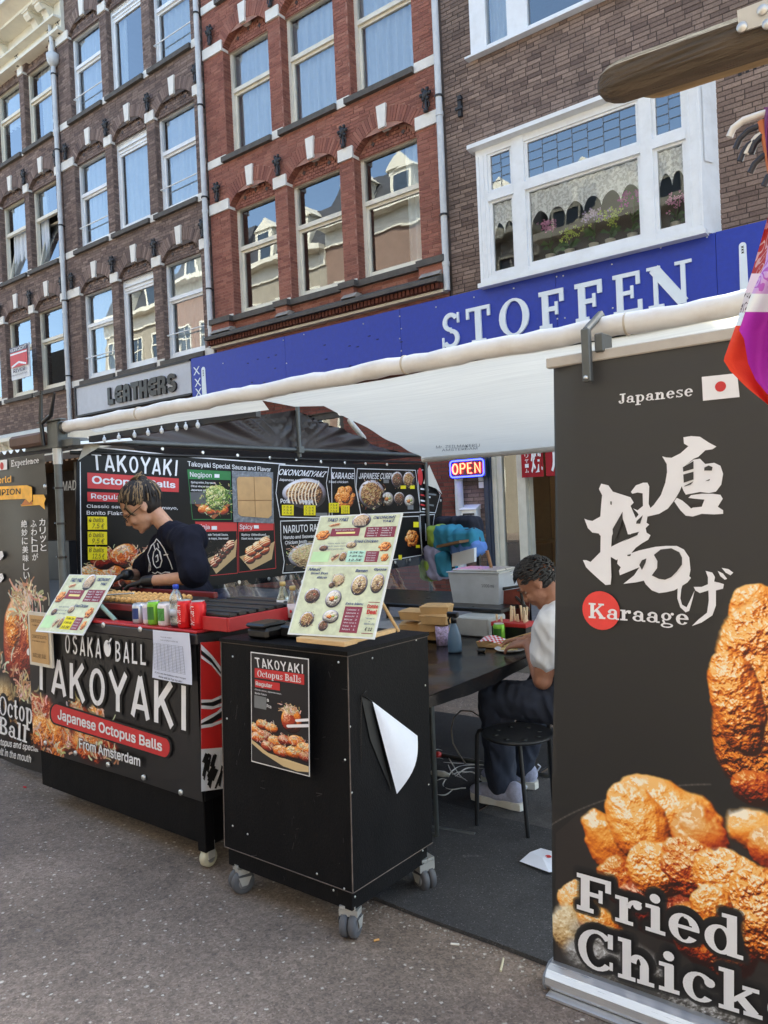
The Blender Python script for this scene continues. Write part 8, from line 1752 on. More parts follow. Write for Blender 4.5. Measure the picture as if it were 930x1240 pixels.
# ---- the seated man
MN = thing('person', 'seated man in white T-shirt and dark jeans eating with chopsticks at the table', 'person', (-1.5, 3.5, 0))
Hm = pt(651, 703, 3.47); nk = pt(674, 733, 3.5); hipn, hipf = Vector((-1.36, 3.42, .56)), Vector((-1.36, 3.66, .56))
kn, an = pt(600, 846, 3.40), pt(607, 930, 3.44); an.z = gz(3.44)+.13; kf = Vector((kn.x+.1, 3.74, kn.z-.0)); af = PG(655, 915, .12); af = Vector((af.x, 3.72, gz(3.72)+.14))
shn, eln, wrn = pt(668, 757, 3.34), pt(657, 823, 3.34), pt(640, 779, 3.5); shf, elf, wrf = Vector((-1.52, 3.68, shn.z)), Vector((-1.72, 3.76, .82)), Vector((-1.9, 3.66, .80))
b, TM_ = head_parts(MN, Hm, R(40), SK2, 1.02, R(18), nk)
tor = Vector((-1.42, 3.5, .78)); limb(b, [nk, tor, Vector((-1.36, 3.52, .6))], [.07, .12, .13]); limb(b, [nk+Vector((0, 0, -.04)), shn, eln, wrn], [.06, .062, .05, .03]); limb(b, [nk+Vector((0, 0, -.04)), shf, elf, wrf], [.06, .062, .046, .03])
limb(b, [hipn, kn, an], [.075, .055, .04]); limb(b, [hipf, kf, af], [.075, .055, .04])
hand(b, wrn, Vector((-.7, -.1, -.1)), (0, .2, -1), 1, .9); hand(b, wrf, Vector((-.9, -.2, -.1)), (0, -.1, -1), -1, .8)
fuse('body', b, SK2, MN, .0065, 4); face_bits(MN, TM_)
b = MB(); limb(b, [nk+Vector((.03, 0, -.06)), tor+Vector((0, 0, .05)), Vector((-1.36, 3.52, .64))], [.1, .16, .165]); b.ell(nk+Vector((.03, .0, -.07)), (.11, .2, .085), 14, 9); b.ell(tor+Vector((0, 0, .08)), (.15, .2, .18), 14, 9); s1 = shn.lerp(eln, .56); s2 = shf.lerp(elf, .5)
limb(b, [shn+Vector((.03, .08, .01)), shn, s1], [.08, .08, .074]); limb(b, [shf+Vector((.03, -.08, .01)), shf, s2], [.08, .08, .074]); fuse('t_shirt', b, mat('white_tee', srgb(214, 216, 222), .85, var=.06, vs=9, bump=.1, bs=400), MN, .008, 4, .016, 11)
JN = mat('dark_jeans', srgb(44, 50, 66), .85, var=.3, vs=14, bump=.25, bs=300)
b = MB(); limb(b, [hipn, hipn.lerp(kn, .6), kn, kn.lerp(an, .4), an+Vector((0, 0, .0))], [.12, .1, .088, .078, .07]); limb(b, [hipf, hipf.lerp(kf, .6), kf, kf.lerp(af, .4), af], [.12, .1, .088, .078, .07]); b.ell((-1.34, 3.52, .56), (.17, .2, .13), 14, 9); fuse('jeans', b, JN, MN, .010, 4, .015, 13)
def sneaker(A_, toe):
    d = Vector((toe.x-A_.x, toe.y-A_.y, 0)).normalized(); T = Matrix.Translation((A_.x, A_.y, gz(A_.y)+.02)) @ Matrix.Rotation(math.atan2(d.y, d.x), 4, 'Z'); b = MB(); b.T = T
    b.ell((.06, 0, .055), (.15, .046, .045), 16, 9); b.ell((-.04, 0, .075), (.06, .042, .06), 12, 9); b.ell((.16, 0, .045), (.07, .045, .034), 12, 8); b.ell((.03, 0, .085), (.07, .036, .036), 12, 8); u_ = fuse('sneaker', b, mat('lilac_knit', srgb(176, 178, 200), .8, var=.15, vs=60, bump=.3, bs=200), MN, .006, 4)
    s = MB(); s.T = T; P_ = [(-.1, .0), (-.09, .035), (-.04, .042), (.05, .036), (.13, .05), (.2, .04), (.232, 0), (.2, -.04), (.13, -.05), (.05, -.036), (-.04, -.042), (-.09, -.035)]
    s.prism(P_, 0, .03); s.prism([(x*.97, y*.97) for x, y in P_], .03, .036); s.build('sole', mat('cream_sole', srgb(214, 210, 200), .6, var=.05), u_)
    l = MB(); l.T = T
    for k in range(5): l.tube([(.03+k*.022, -.03, .095-k*.008), (.035+k*.022, 0, .118-k*.012), (.03+k*.022, .03, .095-k*.008)], .003, 5)
    l.tube([(.02, 0, .12), (-.0, -.03, .13), (.0, -.045, .1)], .0025, 5); l.tube([(-.095, 0, .09), (-.115, 0, .12), (-.1, 0, .13)], .004, 5); l.build('laces', PAPER, u_)
sneaker(Vector((-1.93, 3.42, 0)), Vector((-2.2, 3.43, 0))); sneaker(Vector((af.x-.0, 3.72, 0)), Vector((af.x-.3, 3.66, 0)))
hb = MB(); hb.T = TM_; rr = random.Random(5); hb.ell((.025, 0, .005), (.072, .074, .08), 16, 10)
for k in range(1300):
    th = rr.uniform(-3.14, 3.14); ph = rr.uniform(.02, 1.32); z = math.cos(ph*1.72); r_ = math.sqrt(max(0, 1-z*z)); x, y = r_*math.cos(th), r_*math.sin(th)
    if x < -.45 and z < .55: continue
    if (x-.28)**2+y*y < .09 and z > .5 and rr.random() < .8: continue
    if z < -.15 and x < .35: continue
    if abs(y) > .75 and z < -.05 and x < .15: continue
    P0 = Vector((.005+x*.1, y*.08, .022+z*.095)); n_ = Vector((x/.1, y/.08, z/.095)).normalized(); tg = Vector((-.7+rr.gauss(0, .2), rr.gauss(0, .3), .1)); tg = (tg-n_*tg.dot(n_)).normalized(); L_ = rr.uniform(.018, .034)
    hb.tube([P0-n_*.004, P0+n_*.006+tg*L_*.4, P0+n_*.007+tg*L_], [.0045, .005, .0015], 5)
hb.build('hair', mat('black_hair', srgb(22, 19, 20), .42, var=.4, vs=60), MN)
# chopsticks held over the plate
for k in range(2): a = wrn+Vector((-.06, -.02+.012*k, .01)); tag(MB().tube([a+Vector((.09, .03, .05)), a+Vector((-.17, -.02, -.035))], [.0035, .002], 6).build('chopstick', WOODL), 'pale wooden chopstick in the hand of the seated man', 'chopstick', 'pair of chopsticks in the hand')

# ------------------------------------------------------------------ table, stool and what stands there
TZ = .74; FOIL = mat('black_oilcloth', srgb(26, 26, 28), .22, var=.15, vs=3, bump=.5, bs=3.2, rvar=.08)
t = thing('folding_table', 'long table under black oilcloth where the man eats', 'table', (-2.5, 3.5, 0)); TX1, TX0, TY0, TY1 = -1.83, -3.3, 2.6, 4.25
b = MB()
def ftop(s, q): x, y = TX0+(TX1-TX0)*s, TY0+(TY1-TY0)*q; return (x, y, TZ+.0025*math.sin(x*23+y*7)*math.sin(y*17)-.002)
b.grid(ftop, 60, 60); b.build('oilcloth', FOIL, t)
b = MB(); b.grid(lambda s, q: (TX1+.006+.004*math.sin(s*40), TY0+(TY1-TY0)*s, TZ-.002-(.045+.02*math.sin(s*6))*q), 50, 3); b.grid(lambda s, q: (TX0+(TX1-TX0)*s, TY0-.006-.004*math.sin(s*40), TZ-.002-.05*q), 50, 3); b.build('hanging_edge', FOIL, t)
MB().box(TX0+.02, TY0+.02, TZ-.035, TX1-.02, TY1-.02, TZ-.006).build('table_top', mat('table_board', srgb(60, 56, 52), .6), t)
def legU(y0, x0, x1):
    MB().tube([(x0, y0, TZ-.04), (x0, y0, gz(y0)+.02), (x1, y0, gz(y0)+.02), (x1, y0, TZ-.04)], .014, 8).build('leg', DSTEEL, t); MB().tube([(x0, y0, .45), (x1, y0, .45)], .01, 6).build('stretcher', DSTEEL, t)
legU(2.9, -3.1, -2.02); legU(3.95, -3.1, -1.95)
a, c = PG(527, 1008, .012), PG(575, 1011, .012); MB().tube([a+Vector((-.2, 0, 0)), c], .013, 8).build('foot_bar', STEEL, t)
SC = PZ(624, 889, .465); SC = Vector((SC.x, SC.y+.02, .465)); t = thing('stool', 'empty round black metal stool in front of the seated man', 'stool', (SC.x, SC.y, gz(SC.y)))
BM = mat('black_powder_coat', srgb(24, 25, 28), .45, var=.1); b = MB(); b.lathe([(.13, -.012), (.155, -.012), (.165, -.004), (.163, .004), (.15, .003), (.12, -.001), (.001, -.003)], SC, 40); b.build('seat', BM, t)
for k in range(8): a = k*math.pi/4; MB().lathe([(.001, .0), (.014, .0), (.016, .002)], SC+Vector((.105*math.cos(a), .105*math.sin(a), -.0015)), 12).build('seat_hole', mat('black_void', (0, 0, 0)), t)
for u, v in ((577.5, 1003), (640, 1018), (671, 985), (610, 978)):
    q = PG(u, v); d_ = Vector((SC.x-q.x, SC.y-q.y, 0)); d_ = d_.normalized(); tp = Vector((q.x, q.y, SC.z-.012))+d_*.035
    b = MB(); b.tube([(q.x, q.y, q.z), tp-d_*.012+Vector((0, 0, -.03)), tp+Vector((0, 0, -.006)), tp+d_*.04+Vector((0, 0, -.004))], .0105, 8); b.build('leg', BM, t)
# coiled cable and connectors
t = thing('power_cable', 'tangle of white power cable on the floor under the table', 'cable', PG(560, 930)); CBL = mat('white_cable', srgb(206, 204, 200), .5, var=.05)
z5 = lambda x, y: (500+x/5.167, 840+y/5.167)
for path in ([(125, 370), (155, 350), (200, 370), (240, 430), (270, 480), (300, 520), (340, 550)], [(125, 410), (170, 405), (210, 430), (250, 500), (330, 540)], [(130, 560), (180, 535), (240, 540), (330, 470), (420, 470), (520, 480)], [(130, 630), (200, 635), (260, 600), (330, 590)], [(310, 590), (250, 600), (200, 590), (190, 560), (230, 520), (300, 490), (380, 500), (420, 540)], [(215, 540), (240, 490), (300, 455), (400, 445), (520, 455)], [(160, 430), (250, 435), (340, 440), (480, 450)], [(310, 500), (370, 490), (400, 520), (400, 600), (420, 560)]):
    P_ = [PG(*z5(*q), .006+.004*(i % 2)) for i, q in enumerate(path)]
    sm = []
    for i in range(len(P_)-1):
        p0, p1, p2, p3 = P_[max(0, i-1)], P_[i], P_[i+1], P_[min(len(P_)-1, i+2)]
        for k in range(6): s = k/6; sm.append(.5*((2*p1)+(p2-p0)*s+(2*p0-5*p1+4*p2-p3)*s*s+(3*p1-p0-3*p2+p3)*s**3))
    sm.append(P_[-1]); MB().tube(sm, .0042, 6).build('cable', CBL, t)
P_ = [PY(*z5(*q), 3.5) for q in ((330, 440), (290, 380), (250, 310), (240, 220), (255, 150), (300, 105), (370, 110), (430, 150), (465, 195))]; MB().tube(P_, .004, 6).build('cable', mat('grey_cable', srgb(130, 124, 116), .5), t)
q = PG(*z5(170, 505), .02); b = MB(); b.tube([q+Vector((-.06, 0, 0)), q+Vector((-.02, 0, 0)), q+Vector((.02, .01, 0)), q+Vector((.05, .02, 0))], [.012, .02, .02, .008], 12); b.build('plug', mat('clear_white_plug', srgb(196, 196, 190), .4), t)
q = PG(*z5(155, 385), .02); MB().lathe([(.02, -.02), (.024, 0), (.02, .02)], q, 12, 'x').build('red_socket', mat('red_socket', srgb(170, 40, 40), .4), t)
# plate and small things on the table
def ont(u, v, z=TZ): return PZ(u, v, z)
p = ont(618, 787.5); t = thing('dinner_plate', 'white plate with pale noodles in front of the seated man', 'plate', p); MB().lathe([(.04, 0), (.075, .004), (.085, .012), (.083, .014), (.055, .006), (.0, .005)], p, 32).build('plate', mat('white_china', srgb(226, 228, 232), .25), t)
b = MB(); rr = random.Random(3)
for k in range(70): a = rr.uniform(0, 6.28); r_ = rr.uniform(0, .045); c = p+Vector((r_*math.cos(a), r_*math.sin(a), .008+.03*(1-r_/.045)*rr.random())); d_ = Vector((rr.uniform(-1, 1), rr.uniform(-1, 1), rr.uniform(-.2, .5)))*.022; b.tube([c-d_, c+Vector((0, 0, .006)), c+d_*Vector((1, 1, -.4))], .0028, 5)
b.build('noodles', mat('pale_noodle', srgb(226, 208, 150), .5, var=.2, vs=60), t)
p = ont(597, 783); t = thing('paper_tray', 'kraft snack tray with a red and white checked paper beside the plate', 'tray', p); b = MB()
for s, q_ in (((-.075, -.035), (.075, -.035)), ((.075, -.035), (.075, .035)), ((.075, .035), (-.075, .035)), ((-.075, .035), (-.075, -.035))):
    A_, B_ = Vector((s[0], s[1], .0)), Vector((q_[0], q_[1], .0)); b.add([p+A_, p+B_, p+B_*1.14+Vector((0, 0, .028)), p+A_*1.14+Vector((0, 0, .028))], [(0, 1, 2, 3)])
b.quad(p+Vector((-.075, -.035, .002)), p+Vector((.075, -.035, .002)), p+Vector((.075, .035, .002)), p+Vector((-.075, .035, .002))); b.build('tray', KRAFT, t)
b = MB()
for i in range(10):
    for k in range(5): b.m = (i+k) % 2; b.quad(*[p+Vector((-.07+(i+a)*.0135, -.04+(k+c)*.014, .026+.012*math.sin((i+a)*.35)+.004*(k+c))) for a, c in ((0, 0), (1, 0), (1, 1), (0, 1))])
b.build('checked_paper', [mat('red_check', srgb(206, 50, 60), .7), PAPER], t)
tag(MB().lathe([(.02, 0), (.024, .018), (.021, .018), (.018, .004), (0, .004)], ont(583, 790), 18).build('sauce_cup', BPL), 'tiny black sauce cup by the kraft tray', 'cup')
can(tuple(ont(605, 780)), 'lime green can standing by the red chopstick box on the table', (CG, mat('can_dark_green', (0, 0, 0))), .115, .033, None)
p = ont(551, 789); t = thing('spray_bottle', 'blue grey spray bottle with black trigger on the black table', 'bottle', p); MB().lathe([(.036, 0), (.038, .01), (.038, .05), (.034, .09), (.022, .13), (.013, .15), (.013, .16)], p, 20).build('body', mat('blue_grey_plastic', srgb(82, 108, 134), .4, var=.08), t)
b = MB(); b.lathe([(.016, .155), (.016, .18), (.01, .19)], p, 14); b.bbox(p.x-.04, p.y-.012, p.z+.185, p.x+.03, p.y+.012, p.z+.215, .006); b.tube([p+Vector((-.02, 0, .19)), p+Vector((-.035, 0, .17)), p+Vector((-.03, 0, .145))], .005, 6); b.build('trigger', BPL, t)
p = ont(536, 781); t = thing('patterned_cup', 'lilac patterned cup beside the spray bottle', 'cup', p); MB().lathe([(.034, 0), (.04, .11), (.037, .11), (.031, .006), (0, .006)], p, 20).build('cup', mat('lilac_pattern', srgb(176, 160, 196), .5, var=.7, vs=70), t)
p = ont(612, 779); t = thing('cutlery_box', 'black and red box holding wooden forks and chopsticks on the table', 'box', p+Vector((0, .1, 0))); x, y = p.x, p.y+.1
b = MB(); b.bbox(x-.11, y-.06, TZ, x+.11, y+.06, TZ+.085, .003); b.build('box', BPL, t); b = MB(); b.bbox(x-.112, y-.062, TZ+.085, x+.112, y+.062, TZ+.11, .003); b.build('red_rim', REDP, t)
rr = random.Random(2)
for k in range(16):
    fx = x-.09+rr.uniform(0, .18); fy = y+rr.uniform(-.04, .04); b = MB(); lean_ = rr.uniform(-.02, .02); b.tube([(fx, fy, TZ+.08), (fx+lean_, fy, TZ+.13+rr.uniform(0, .07))], [.005, .007], 5)
    tag(b.build('wooden_fork', mat('pale_birch', srgb(226, 204, 170), .6, var=.1)), 'pale wooden fork standing in the cutlery box', 'cutlery', 'wooden cutlery in the box')
# kraft boxes
def krbox(x, y, z, w_, d_, h_, rot, lab):
    T = Matrix.Translation((x, y, z)) @ Matrix.Rotation(rot, 4, 'Z'); t = thing('takeaway_box', lab, 'box', (x, y, z), 'kraft takeaway boxes'); b = MB(); b.T = T
    k = .88; P_ = [(-w_/2*k, -d_/2*k, 0), (w_/2*k, -d_/2*k, 0), (w_/2*k, d_/2*k, 0), (-w_/2*k, d_/2*k, 0), (-w_/2, -d_/2, h_*.8), (w_/2, -d_/2, h_*.8), (w_/2, d_/2, h_*.8), (-w_/2, d_/2, h_*.8)]; b.add(P_, [(3, 2, 1, 0), (0, 1, 5, 4), (1, 2, 6, 5), (2, 3, 7, 6), (3, 0, 4, 7), (4, 5, 6, 7)]); b.build('box', KRAFT, t)
    b = MB(); b.T = T; b.add([(-w_/2-.003, -d_/2-.003, h_*.8+.001), (w_/2+.003, -d_/2-.003, h_*.8+.001), (w_/2+.003, d_/2+.003, h_*.8+.001), (-w_/2-.003, d_/2+.003, h_*.8+.001), (-w_/2*.8, -d_/2*.7, h_), (w_/2*.8, -d_/2*.7, h_), (w_/2*.8, d_/2*.7, h_), (-w_/2*.8, d_/2*.7, h_)], [(3, 2, 1, 0), (0, 1, 5, 4), (1, 2, 6, 5), (2, 3, 7, 6), (3, 0, 4, 7), (4, 5, 6, 7)]); b.build('lid', KRAFT, t)
for i, (u, v, z, lab) in enumerate(((472, 772, .80, 'kraft box at the left foot of the pile, behind the menu board'), (502, 758, .84, 'kraft box at the left, second layer of the pile'), (504, 743, .92, 'kraft box with a lid, top left of the pile'), (528, 767, .80, 'kraft box in the front row, at the right end of the pile'), (526, 757, .86, 'kraft box under the two upper ones at right of the pile'), (530, 748, .91, 'kraft box second from the top at right of the pile'), (529, 737, .96, 'topmost kraft box of the pile beside the clear container'), (497, 776, .78, 'kraft box lying on the table beside the lilac cup'))):
    q = PZ(u, v, z-.02); krbox(q.x, q.y, z-.05, .17, .13, .058, .3+.2*math.sin(i*2.1), lab)
tag(MB().bbox(-3.2, 3.7, TZ, -2.5, 4.2, TZ+.03, .004).build('tray', mat('pale_tray', srgb(150, 150, 150), .5)), 'grey tray under the pile of kraft boxes', 'tray')
# clear container, pots on the stand behind
t = thing('steel_worktop', 'low black shelf with a white tub, carrying the container and the pot', 'shelf', (-2.7, 4.5, 0)); sx0, sx1, sy0, sy1 = -3.7, -2.28, 4.05, 4.75
b = MB(); b.bbox(sx0, sy0, .86, sx1, sy1, .885, .004); b.build('shelf', BPL, t)
for x in (sx0+.04, sx1-.04):
    for y in (sy0+.03, sy1-.04): MB().tube([(x, y, gz(y)), (x, y, .86)], .014, 6).build('leg', BM, t)
q = PZ(581, 771, TZ); t2 = thing('white_tub', 'plain white tub on the table under the black shelf', 'tub', q); b = MB(); b.bbox(q.x-.16, q.y-.02, TZ, q.x+.07, q.y+.2, TZ+.115, .008); b.build('tub', mat('grey_white_plastic', srgb(176, 180, 180), .5), t2)
q = PZ(540, 741, .885); cx_, cy_ = q.x-.02, 4.35; t = thing('food_container', 'translucent plastic container with a steel lid, left of the black kettle', 'container', (cx_, cy_, .885))
T = Matrix.Translation((cx_, cy_, .885)); b = MB(); b.T = T; b.add([(-.17, -.12, 0), (.17, -.12, 0), (.17, .12, 0), (-.17, .12, 0), (-.19, -.14, .2), (.19, -.14, .2), (.19, .14, .2), (-.19, .14, .2)], [(3, 2, 1, 0), (0, 1, 5, 4), (1, 2, 6, 5), (2, 3, 7, 6), (3, 0, 4, 7)]); b.build('tub', mat('milky_plastic', srgb(176, 184, 194), .35, var=.1), t)
b = MB(); b.T = T; b.bbox(-.2, -.15, .2, .2, .15, .207, .002); b.bbox(-.17, -.12, .207, .17, .12, .222, .004); b.build('steel_lid', CHR, t)
b = MB(); b.T = T; put(b, '1000 ml', [(.06, -.1325, .13), (.15, -.1325, .13), (.15, -.13, .11), (.06, -.13, .11)], n=Vector((0, -1, 0)), h=.006); b.build('print', BLK, t)
q = PZ(583, 737, .885); t = thing('kettle', 'black kettle with a curved handle between the container and the steel pot', 'kettle', (q.x, 4.4, .885)); x = PY(585, 700, 4.4).x
MB().lathe([(.06, 0), (.07, .02), (.062, .14), (.04, .19), (.0, .2)], (x, 4.4, .885), 20).build('body', BPL, t); MB().tube([(x-.03, 4.36, 1.07), (x+.03, 4.3, 1.1), (x+.075, 4.3, 1.02), (x+.07, 4.32, .93)], .011, 8).build('handle', BPL, t); MB().lathe([(.03, .19), (.025, .21), (0, .215)], (x, 4.4, .885), 12).build('lid', mat('red_lid', srgb(200, 60, 60), .4), t)
xx = PY(606, 700, 4.4).x; t = thing('steel_pot', 'steel bain marie pot with a wooden spoon standing in it', 'pot', (xx, 4.4, .885)); MB().lathe([(.07, 0), (.078, .02), (.085, .17), (.1, .175), (.1, .182), (.08, .182), (.08, .17), (.07, .02), (0, .02)], (xx, 4.4, .885), 24).build('pot', CHR, t)
tag(MB().tube([(xx-.02, 4.4, .92), (xx-.07, 4.36, 1.22)], [.009, .012], 8).build('wooden_spoon', mat('brown_spoon', srgb(150, 110, 80), .6)), 'wooden spoon standing in the steel pot', 'spoon')
t = thing('red_screen', 'small dark red screen panel with black tongs in front, by the head of the man', 'panel', PY(617, 730, 4.2)); a, b_, c, d = [PY(u, v, 4.3) for u, v in ((604, 716), (642, 710), (642, 752), (608, 752))]
MB().slab(d, c, b_, a, .012).build('panel', mat('copper_red', srgb(110, 50, 40), .5, var=.4, vs=8), t); b = MB(); P_ = [a+(a-c)*.06, b_+(b_-d)*.06, c+(c-a)*.06, d+(d-b_)*.06, a+(a-c)*.06]; b.tube([q+Vector((0, -.02, 0)) for q in P_], .012, 6); b.build('frame', BPL, t)
b = MB(); p = PY(634, 735, 4.1); b.tube([p+Vector((-.01, 0, .1)), p, p+Vector((.02, 0, -.1))], .012, 6); b.tube([p+Vector((-.05, 0, .06)), p+Vector((.04, 0, -.02))], .009, 6); tag(b.build('tongs', BPL), 'black tongs hanging on the dark red panel', 'tongs')
# trolley with turquoise bags behind the stall
yr = 6.3; t = thing('folding_trolley', 'black trolley frame with a brown shelf, loaded with turquoise and lilac bags', 'trolley', (PY(560, 690, yr).x, yr, gz(yr)))
f_ = lambda u, v, y=yr: PY(u, v, y)
b = MB(); b.tube([f_(549, 690), f_(547, 658), f_(553, 645), f_(574, 641), f_(580, 652), f_(580, 690)], .02, 8); b.build('frame', BPL, t); b = MB(); b.slab(f_(549, 661), f_(576, 655), f_(576, 652), f_(549, 658), .3); b.build('shelf', mat('brown_shelf', srgb(120, 90, 60), .6), t)
TQ_ = mat('turquoise_bag', srgb(50, 128, 156), .85, var=.2, vs=6); LB_ = mat('lilac_bag', srgb(150, 150, 180), .85, var=.2, vs=6); LM = mat('lime_bag', srgb(140, 168, 70), .85); NB = mat('navy_cloth', srgb(24, 26, 40), .8, var=.2)
def sack(pts, m, lab, r=.06, y=yr):
    b = MB(); P_ = [f_(u, v, y) for u, v in pts]; xs_, zs_ = [q.x for q in P_], [q.z for q in P_]; b.bbox(min(xs_)-r, y-.12, min(zs_)-r*.9, max(xs_)+r, y+.12, max(zs_)+r*.7, .03); o = thing('soft_bag', lab, 'bag', P_[0]); fuse('bag', b, m, o, .012, 2, .022, 7); return o
sack([(535, 640), (552, 634), (570, 645)], NB, 'dark navy cloth bundle on top of the turquoise bags', .09, yr+.25); sack([(545, 645), (540, 656)], TQ_, 'turquoise bag left of the trolley hoop', .09); sack([(556, 655), (571, 648)], TQ_, 'turquoise bag inside the trolley hoop', .08)
sack([(531, 641), (529, 656)], LM, 'thin lime green bag at the left of the pile', .05); sack([(560, 664), (574, 661)], mat('blue_bag', srgb(90, 130, 200), .6), 'light blue bag under the brown shelf', .08); sack([(530, 668), (530, 690)], LB_, 'lilac bag under the lime one', .09); sack([(540, 672), (540, 690)], TQ_, 'lower turquoise bag at left of the white board',  .06); sack([(521, 682), (522, 694)], LM, 'lime green bag low at the edge of the menu wall', .07)
tag(MB().slab(f_(550, 686, yr-.1), f_(577, 680, yr-.1), f_(577, 663, yr-.1), f_(550, 670, yr-.1), .04).build('white_board', WHITE), 'plain white board leaning against the trolley', 'board')
# ------------------------------------------------------------------ near things at the upper right: beam, hangers, scarves
BW_ = mat('weathered_beam', srgb(88, 78, 66), .85, var=.5, vs=60, bump=.9, bs=120, stretch=(.08, 1, 1), dirt=.7, dcol=srgb(62, 50, 38), ds=6); BW2 = mat('paler_beam', srgb(140, 122, 92), .8, var=.4, vs=60, bump=.3, bs=50, stretch=(.12, 1, 1))
t = thing('wooden_beam', 'weathered wooden stall beam with a bolted steel plate, pointing in from the upper right', 'beam', (-.2, 1.1, 2.15))
A_, B_ = PY(752, 99, 1.1), PY(1010, 12, 1.1); d_ = (B_-A_).normalized(); hh = .0255
def beam(b, A_, B_, h, w_, ch=.3):
    d = (B_-A_).normalized(); s = d.cross(Vector((0, 0, 1))).normalized(); u = s.cross(d); rings = [(-.032, .35), (-.026, .66), (-.014, .88), (0, 1), ((B_-A_).length, 1)]; P8 = [(-1, -ch), (-ch, -1), (ch, -1), (1, -ch), (1, ch), (ch, 1), (-ch, 1), (-1, ch)]; vs = []
    for o, k in rings: vs += [A_+d*o+s*(x*w_*k)+u*(z*h*k) for x, z in P8]
    n = 8; fs_ = [(i*n+j, i*n+(j+1) % n, (i+1)*n+(j+1) % n, (i+1)*n+j) for i in range(len(rings)-1) for j in range(n)]+[list(range(n))[::-1], list(range(4*n, 5*n))]; b.add(vs, fs_)
b = MB(); beam(b, A_, B_, hh, .024, .55); b.build('timber', BW_, t)
A2, B2 = PY(800, 98, 1.16), PY(1010, 28, 1.16)
t2 = thing('wooden_beam', 'paler wooden beam just behind and below the weathered one', 'beam', A2); b = MB(); beam(b, A2, B2, .02, .02, .5); b.build('timber', BW2, t2)
pl_ = [PY(u, v, 1.072) for u, v in ((893, 14), (960, -12), (962, 20), (896, 40))]; MB().slab(*pl_[::-1], .003).build('steel_plate', mat('white_steel_plate', srgb(190, 190, 188), .4, metal=.3, dirt=.3), t)
for u, v in ((899, 34), (924, 13), (930, 30)): q = PY(u, v, 1.07); MB().lathe([(.0065, -.004), (.0065, 0), (.004, -.005)], q, 12, 'y').build('bolt', CHR, t)
yh = 1.0; HG = thing('hook_rail', 'white and black curved hooks of the neighbouring stall at the right edge', 'hook', PY(905, 170, yh)); WPL = mat('white_plastic', srgb(214, 216, 216), .35, var=.05); DPL = mat('navy_plastic', srgb(34, 38, 52), .35)
for pts, r_, m_ in (([(883, 166), (888, 155), (900, 146), (920, 139), (945, 132)], .0042, WPL), ([(890.5, 180), (896, 168), (906, 158), (920, 152), (935, 149)], .0036, DPL), ([(896, 195), (900, 184), (906, 176), (914, 170)], .0034, DPL), ([(903, 187), (908, 176), (916, 166), (930, 158)], .0034, WPL), ([(909, 186), (914, 174), (924, 164), (940, 157)], .0042, DPL), ([(908.5, 209), (914, 198), (924, 189), (940, 183)], .0036, DPL), ([(925, 225), (930, 214), (940, 206)], .0036, DPL)):
    MB().tube([PY(u, v, yh) for u, v in pts], r_, 10).build('hook', m_, HG)
MB().tube([PY(922, 147, yh), PY(927, 165, yh), PY(936, 215, yh)], .005, 8).build('orange_peg', mat('orange_plastic', srgb(196, 110, 60), .4), HG)
ysf = 1.0
def scarf(left, right, label, cols, bands, y0=ysf, seed=1, fold=5):
    """a hanging scarf: left and right outlines in the photograph, folds in depth"""
    t = thing('scarf', label, 'scarf', PY(*left[0], y0), 'scarves hanging at the right edge'); b = MB()
    n_ = len(left)-1
    def fn(s, q):
        k = min(int(q*n_), n_-1); f = q*n_-k; L = (left[k][0]+(left[k+1][0]-left[k][0])*f, left[k][1]+(left[k+1][1]-left[k][1])*f); Rr = (right[k][0]+(right[k+1][0]-right[k][0])*f, right[k][1]+(right[k+1][1]-right[k][1])*f)
        return PY(L[0]+(Rr[0]-L[0])*s, L[1]+(Rr[1]-L[1])*s, y0+.012*math.sin(s*fold*2+q*4+seed)+.006*math.sin(s*13+q*9))
    nu, nv = 24, 60
    vs = [fn(i/nu, j/nv) for j in range(nv+1) for i in range(nu+1)]
    for j in range(nv):
        q = (j+.5)/nv; m_ = 0
        for bi, lim in enumerate(bands):
            if q < lim: m_ = bi; break
        else: m_ = len(cols)-1
        b.m = m_; off = len(b.v)
        b.add([vs[j*(nu+1)+i] for i in range(nu+1)]+[vs[(j+1)*(nu+1)+i] for i in range(nu+1)], [(i, i+1, nu+2+i, nu+1+i) for i in range(nu)], True)
    b.build('cloth', cols, t)
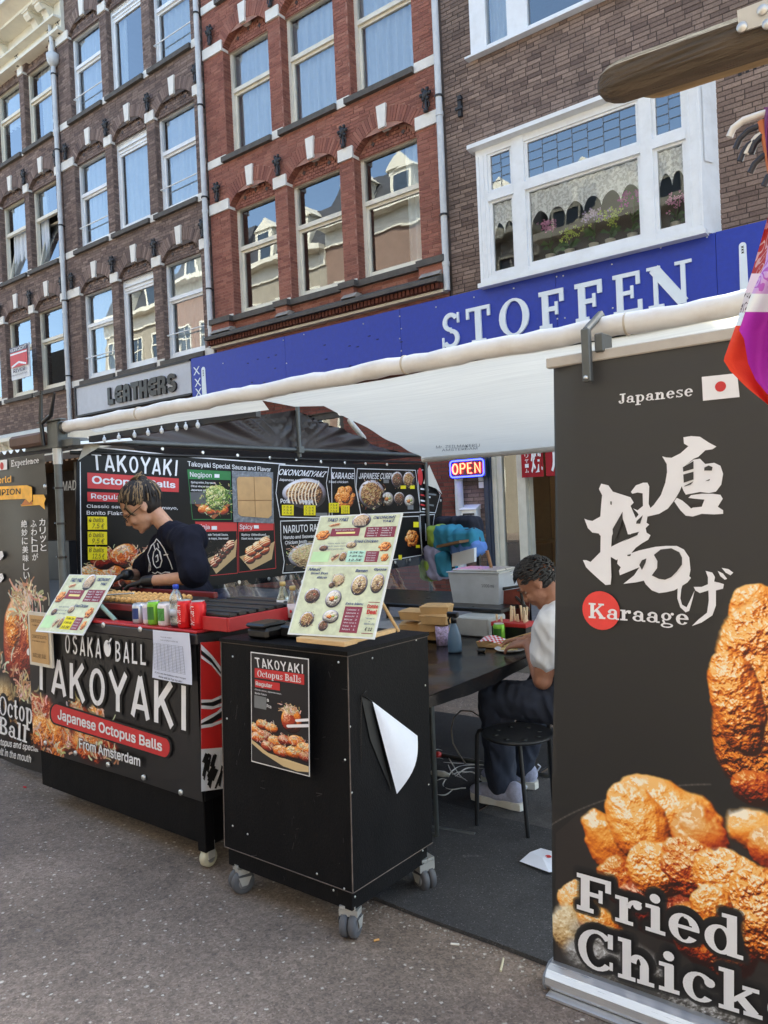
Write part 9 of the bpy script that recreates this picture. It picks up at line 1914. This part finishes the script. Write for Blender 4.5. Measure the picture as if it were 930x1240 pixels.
def paisley(name, a, c, sc=60):
    m = bpy.data.materials.new(name); m.use_nodes = True; n = m.node_tree; pb = n.nodes['Principled BSDF']; pb.inputs['Roughness'].default_value = .75; tc = n.nodes.new('ShaderNodeTexCoord'); mp = n.nodes.new('ShaderNodeTexNoise'); mp.inputs['Scale'].default_value = sc*.5; v = n.nodes.new('ShaderNodeTexVoronoi'); v.feature = 'SMOOTH_F1'; v.inputs['Scale'].default_value = sc
    n.links.new(tc.outputs['Object'], mp.inputs[0]); ad = n.nodes.new('ShaderNodeVectorMath'); ad.operation = 'MULTIPLY_ADD'; ad.inputs[1].default_value = (.03, .03, .03); n.links.new(mp.outputs['Color'], ad.inputs[0]); n.links.new(tc.outputs['Object'], ad.inputs[2]); n.links.new(ad.outputs[0], v.inputs['Vector'])
    wv = n.nodes.new('ShaderNodeMath'); wv.operation = 'SINE'; ml = n.nodes.new('ShaderNodeMath'); ml.operation = 'MULTIPLY'; ml.inputs[1].default_value = 26; n.links.new(v.outputs['Distance'], ml.inputs[0]); n.links.new(ml.outputs[0], wv.inputs[0])
    rp = n.nodes.new('ShaderNodeValToRGB'); rp.color_ramp.interpolation = 'CONSTANT'; e = rp.color_ramp.elements; e[0].color = (*a, 1); e[1].position = .55; e[1].color = (*c, 1); n.links.new(wv.outputs[0], rp.inputs[0]); n.links.new(rp.outputs[0], pb.inputs['Base Color']); return m
RO = mat('orange_red_scarf', srgb(226, 66, 40), .8, var=.06, vs=20, bump=.15, bs=600); MA = mat('magenta_scarf', srgb(168, 40, 176), .8, var=.08, vs=20, bump=.15, bs=600); PK = mat('pale_pink_scarf', srgb(230, 206, 214), .8, var=.05); PA1 = paisley('red_paisley', srgb(170, 40, 36), srgb(206, 160, 156)); PA2 = paisley('lilac_paisley', srgb(196, 160, 214), srgb(170, 90, 190)); PA3 = paisley('grey_paisley', srgb(216, 206, 206), srgb(90, 70, 74), 90); PW = mat('white_scarf', srgb(222, 232, 240), .8, var=.04)
scarf([(930, 262), (919, 300), (911, 328), (903, 352), (893, 388), (876, 436), (884, 449), (905, 470), (930, 490)], [(990, 262), (985, 300), (980, 328), (975, 352), (970, 388), (965, 436), (962, 455), (960, 490), (962, 520)], 'long scarf hanging down to an orange red corner, red paisley above', [PA1, PK, PA3, PW, RO], [.27, .38, .47, .52, 1.0], ysf+.03, 1)
scarf([(941, 235), (932, 285), (926, 320), (909, 358), (895, 400), (901, 410), (906, 440), (915, 460), (930, 478)], [(1000, 235), (1000, 285), (1000, 320), (1000, 360), (1000, 400), (1000, 425), (1000, 450), (1000, 475), (1000, 500)], 'purple magenta scarf over the orange one, lilac paisley and white bands above', [PA2, PW, MA], [.36, .44, 1.0], ysf, 3)
scarf([(925, 130), (926, 160), (930, 200)], [(945, 128), (950, 160), (955, 200)], 'dark magenta scarf end looped over the hooks', [mat('plum_scarf', srgb(110, 40, 100), .8)], [1.0], ysf-.01, 2)
bpy.data.scenes.remove(SIDE)
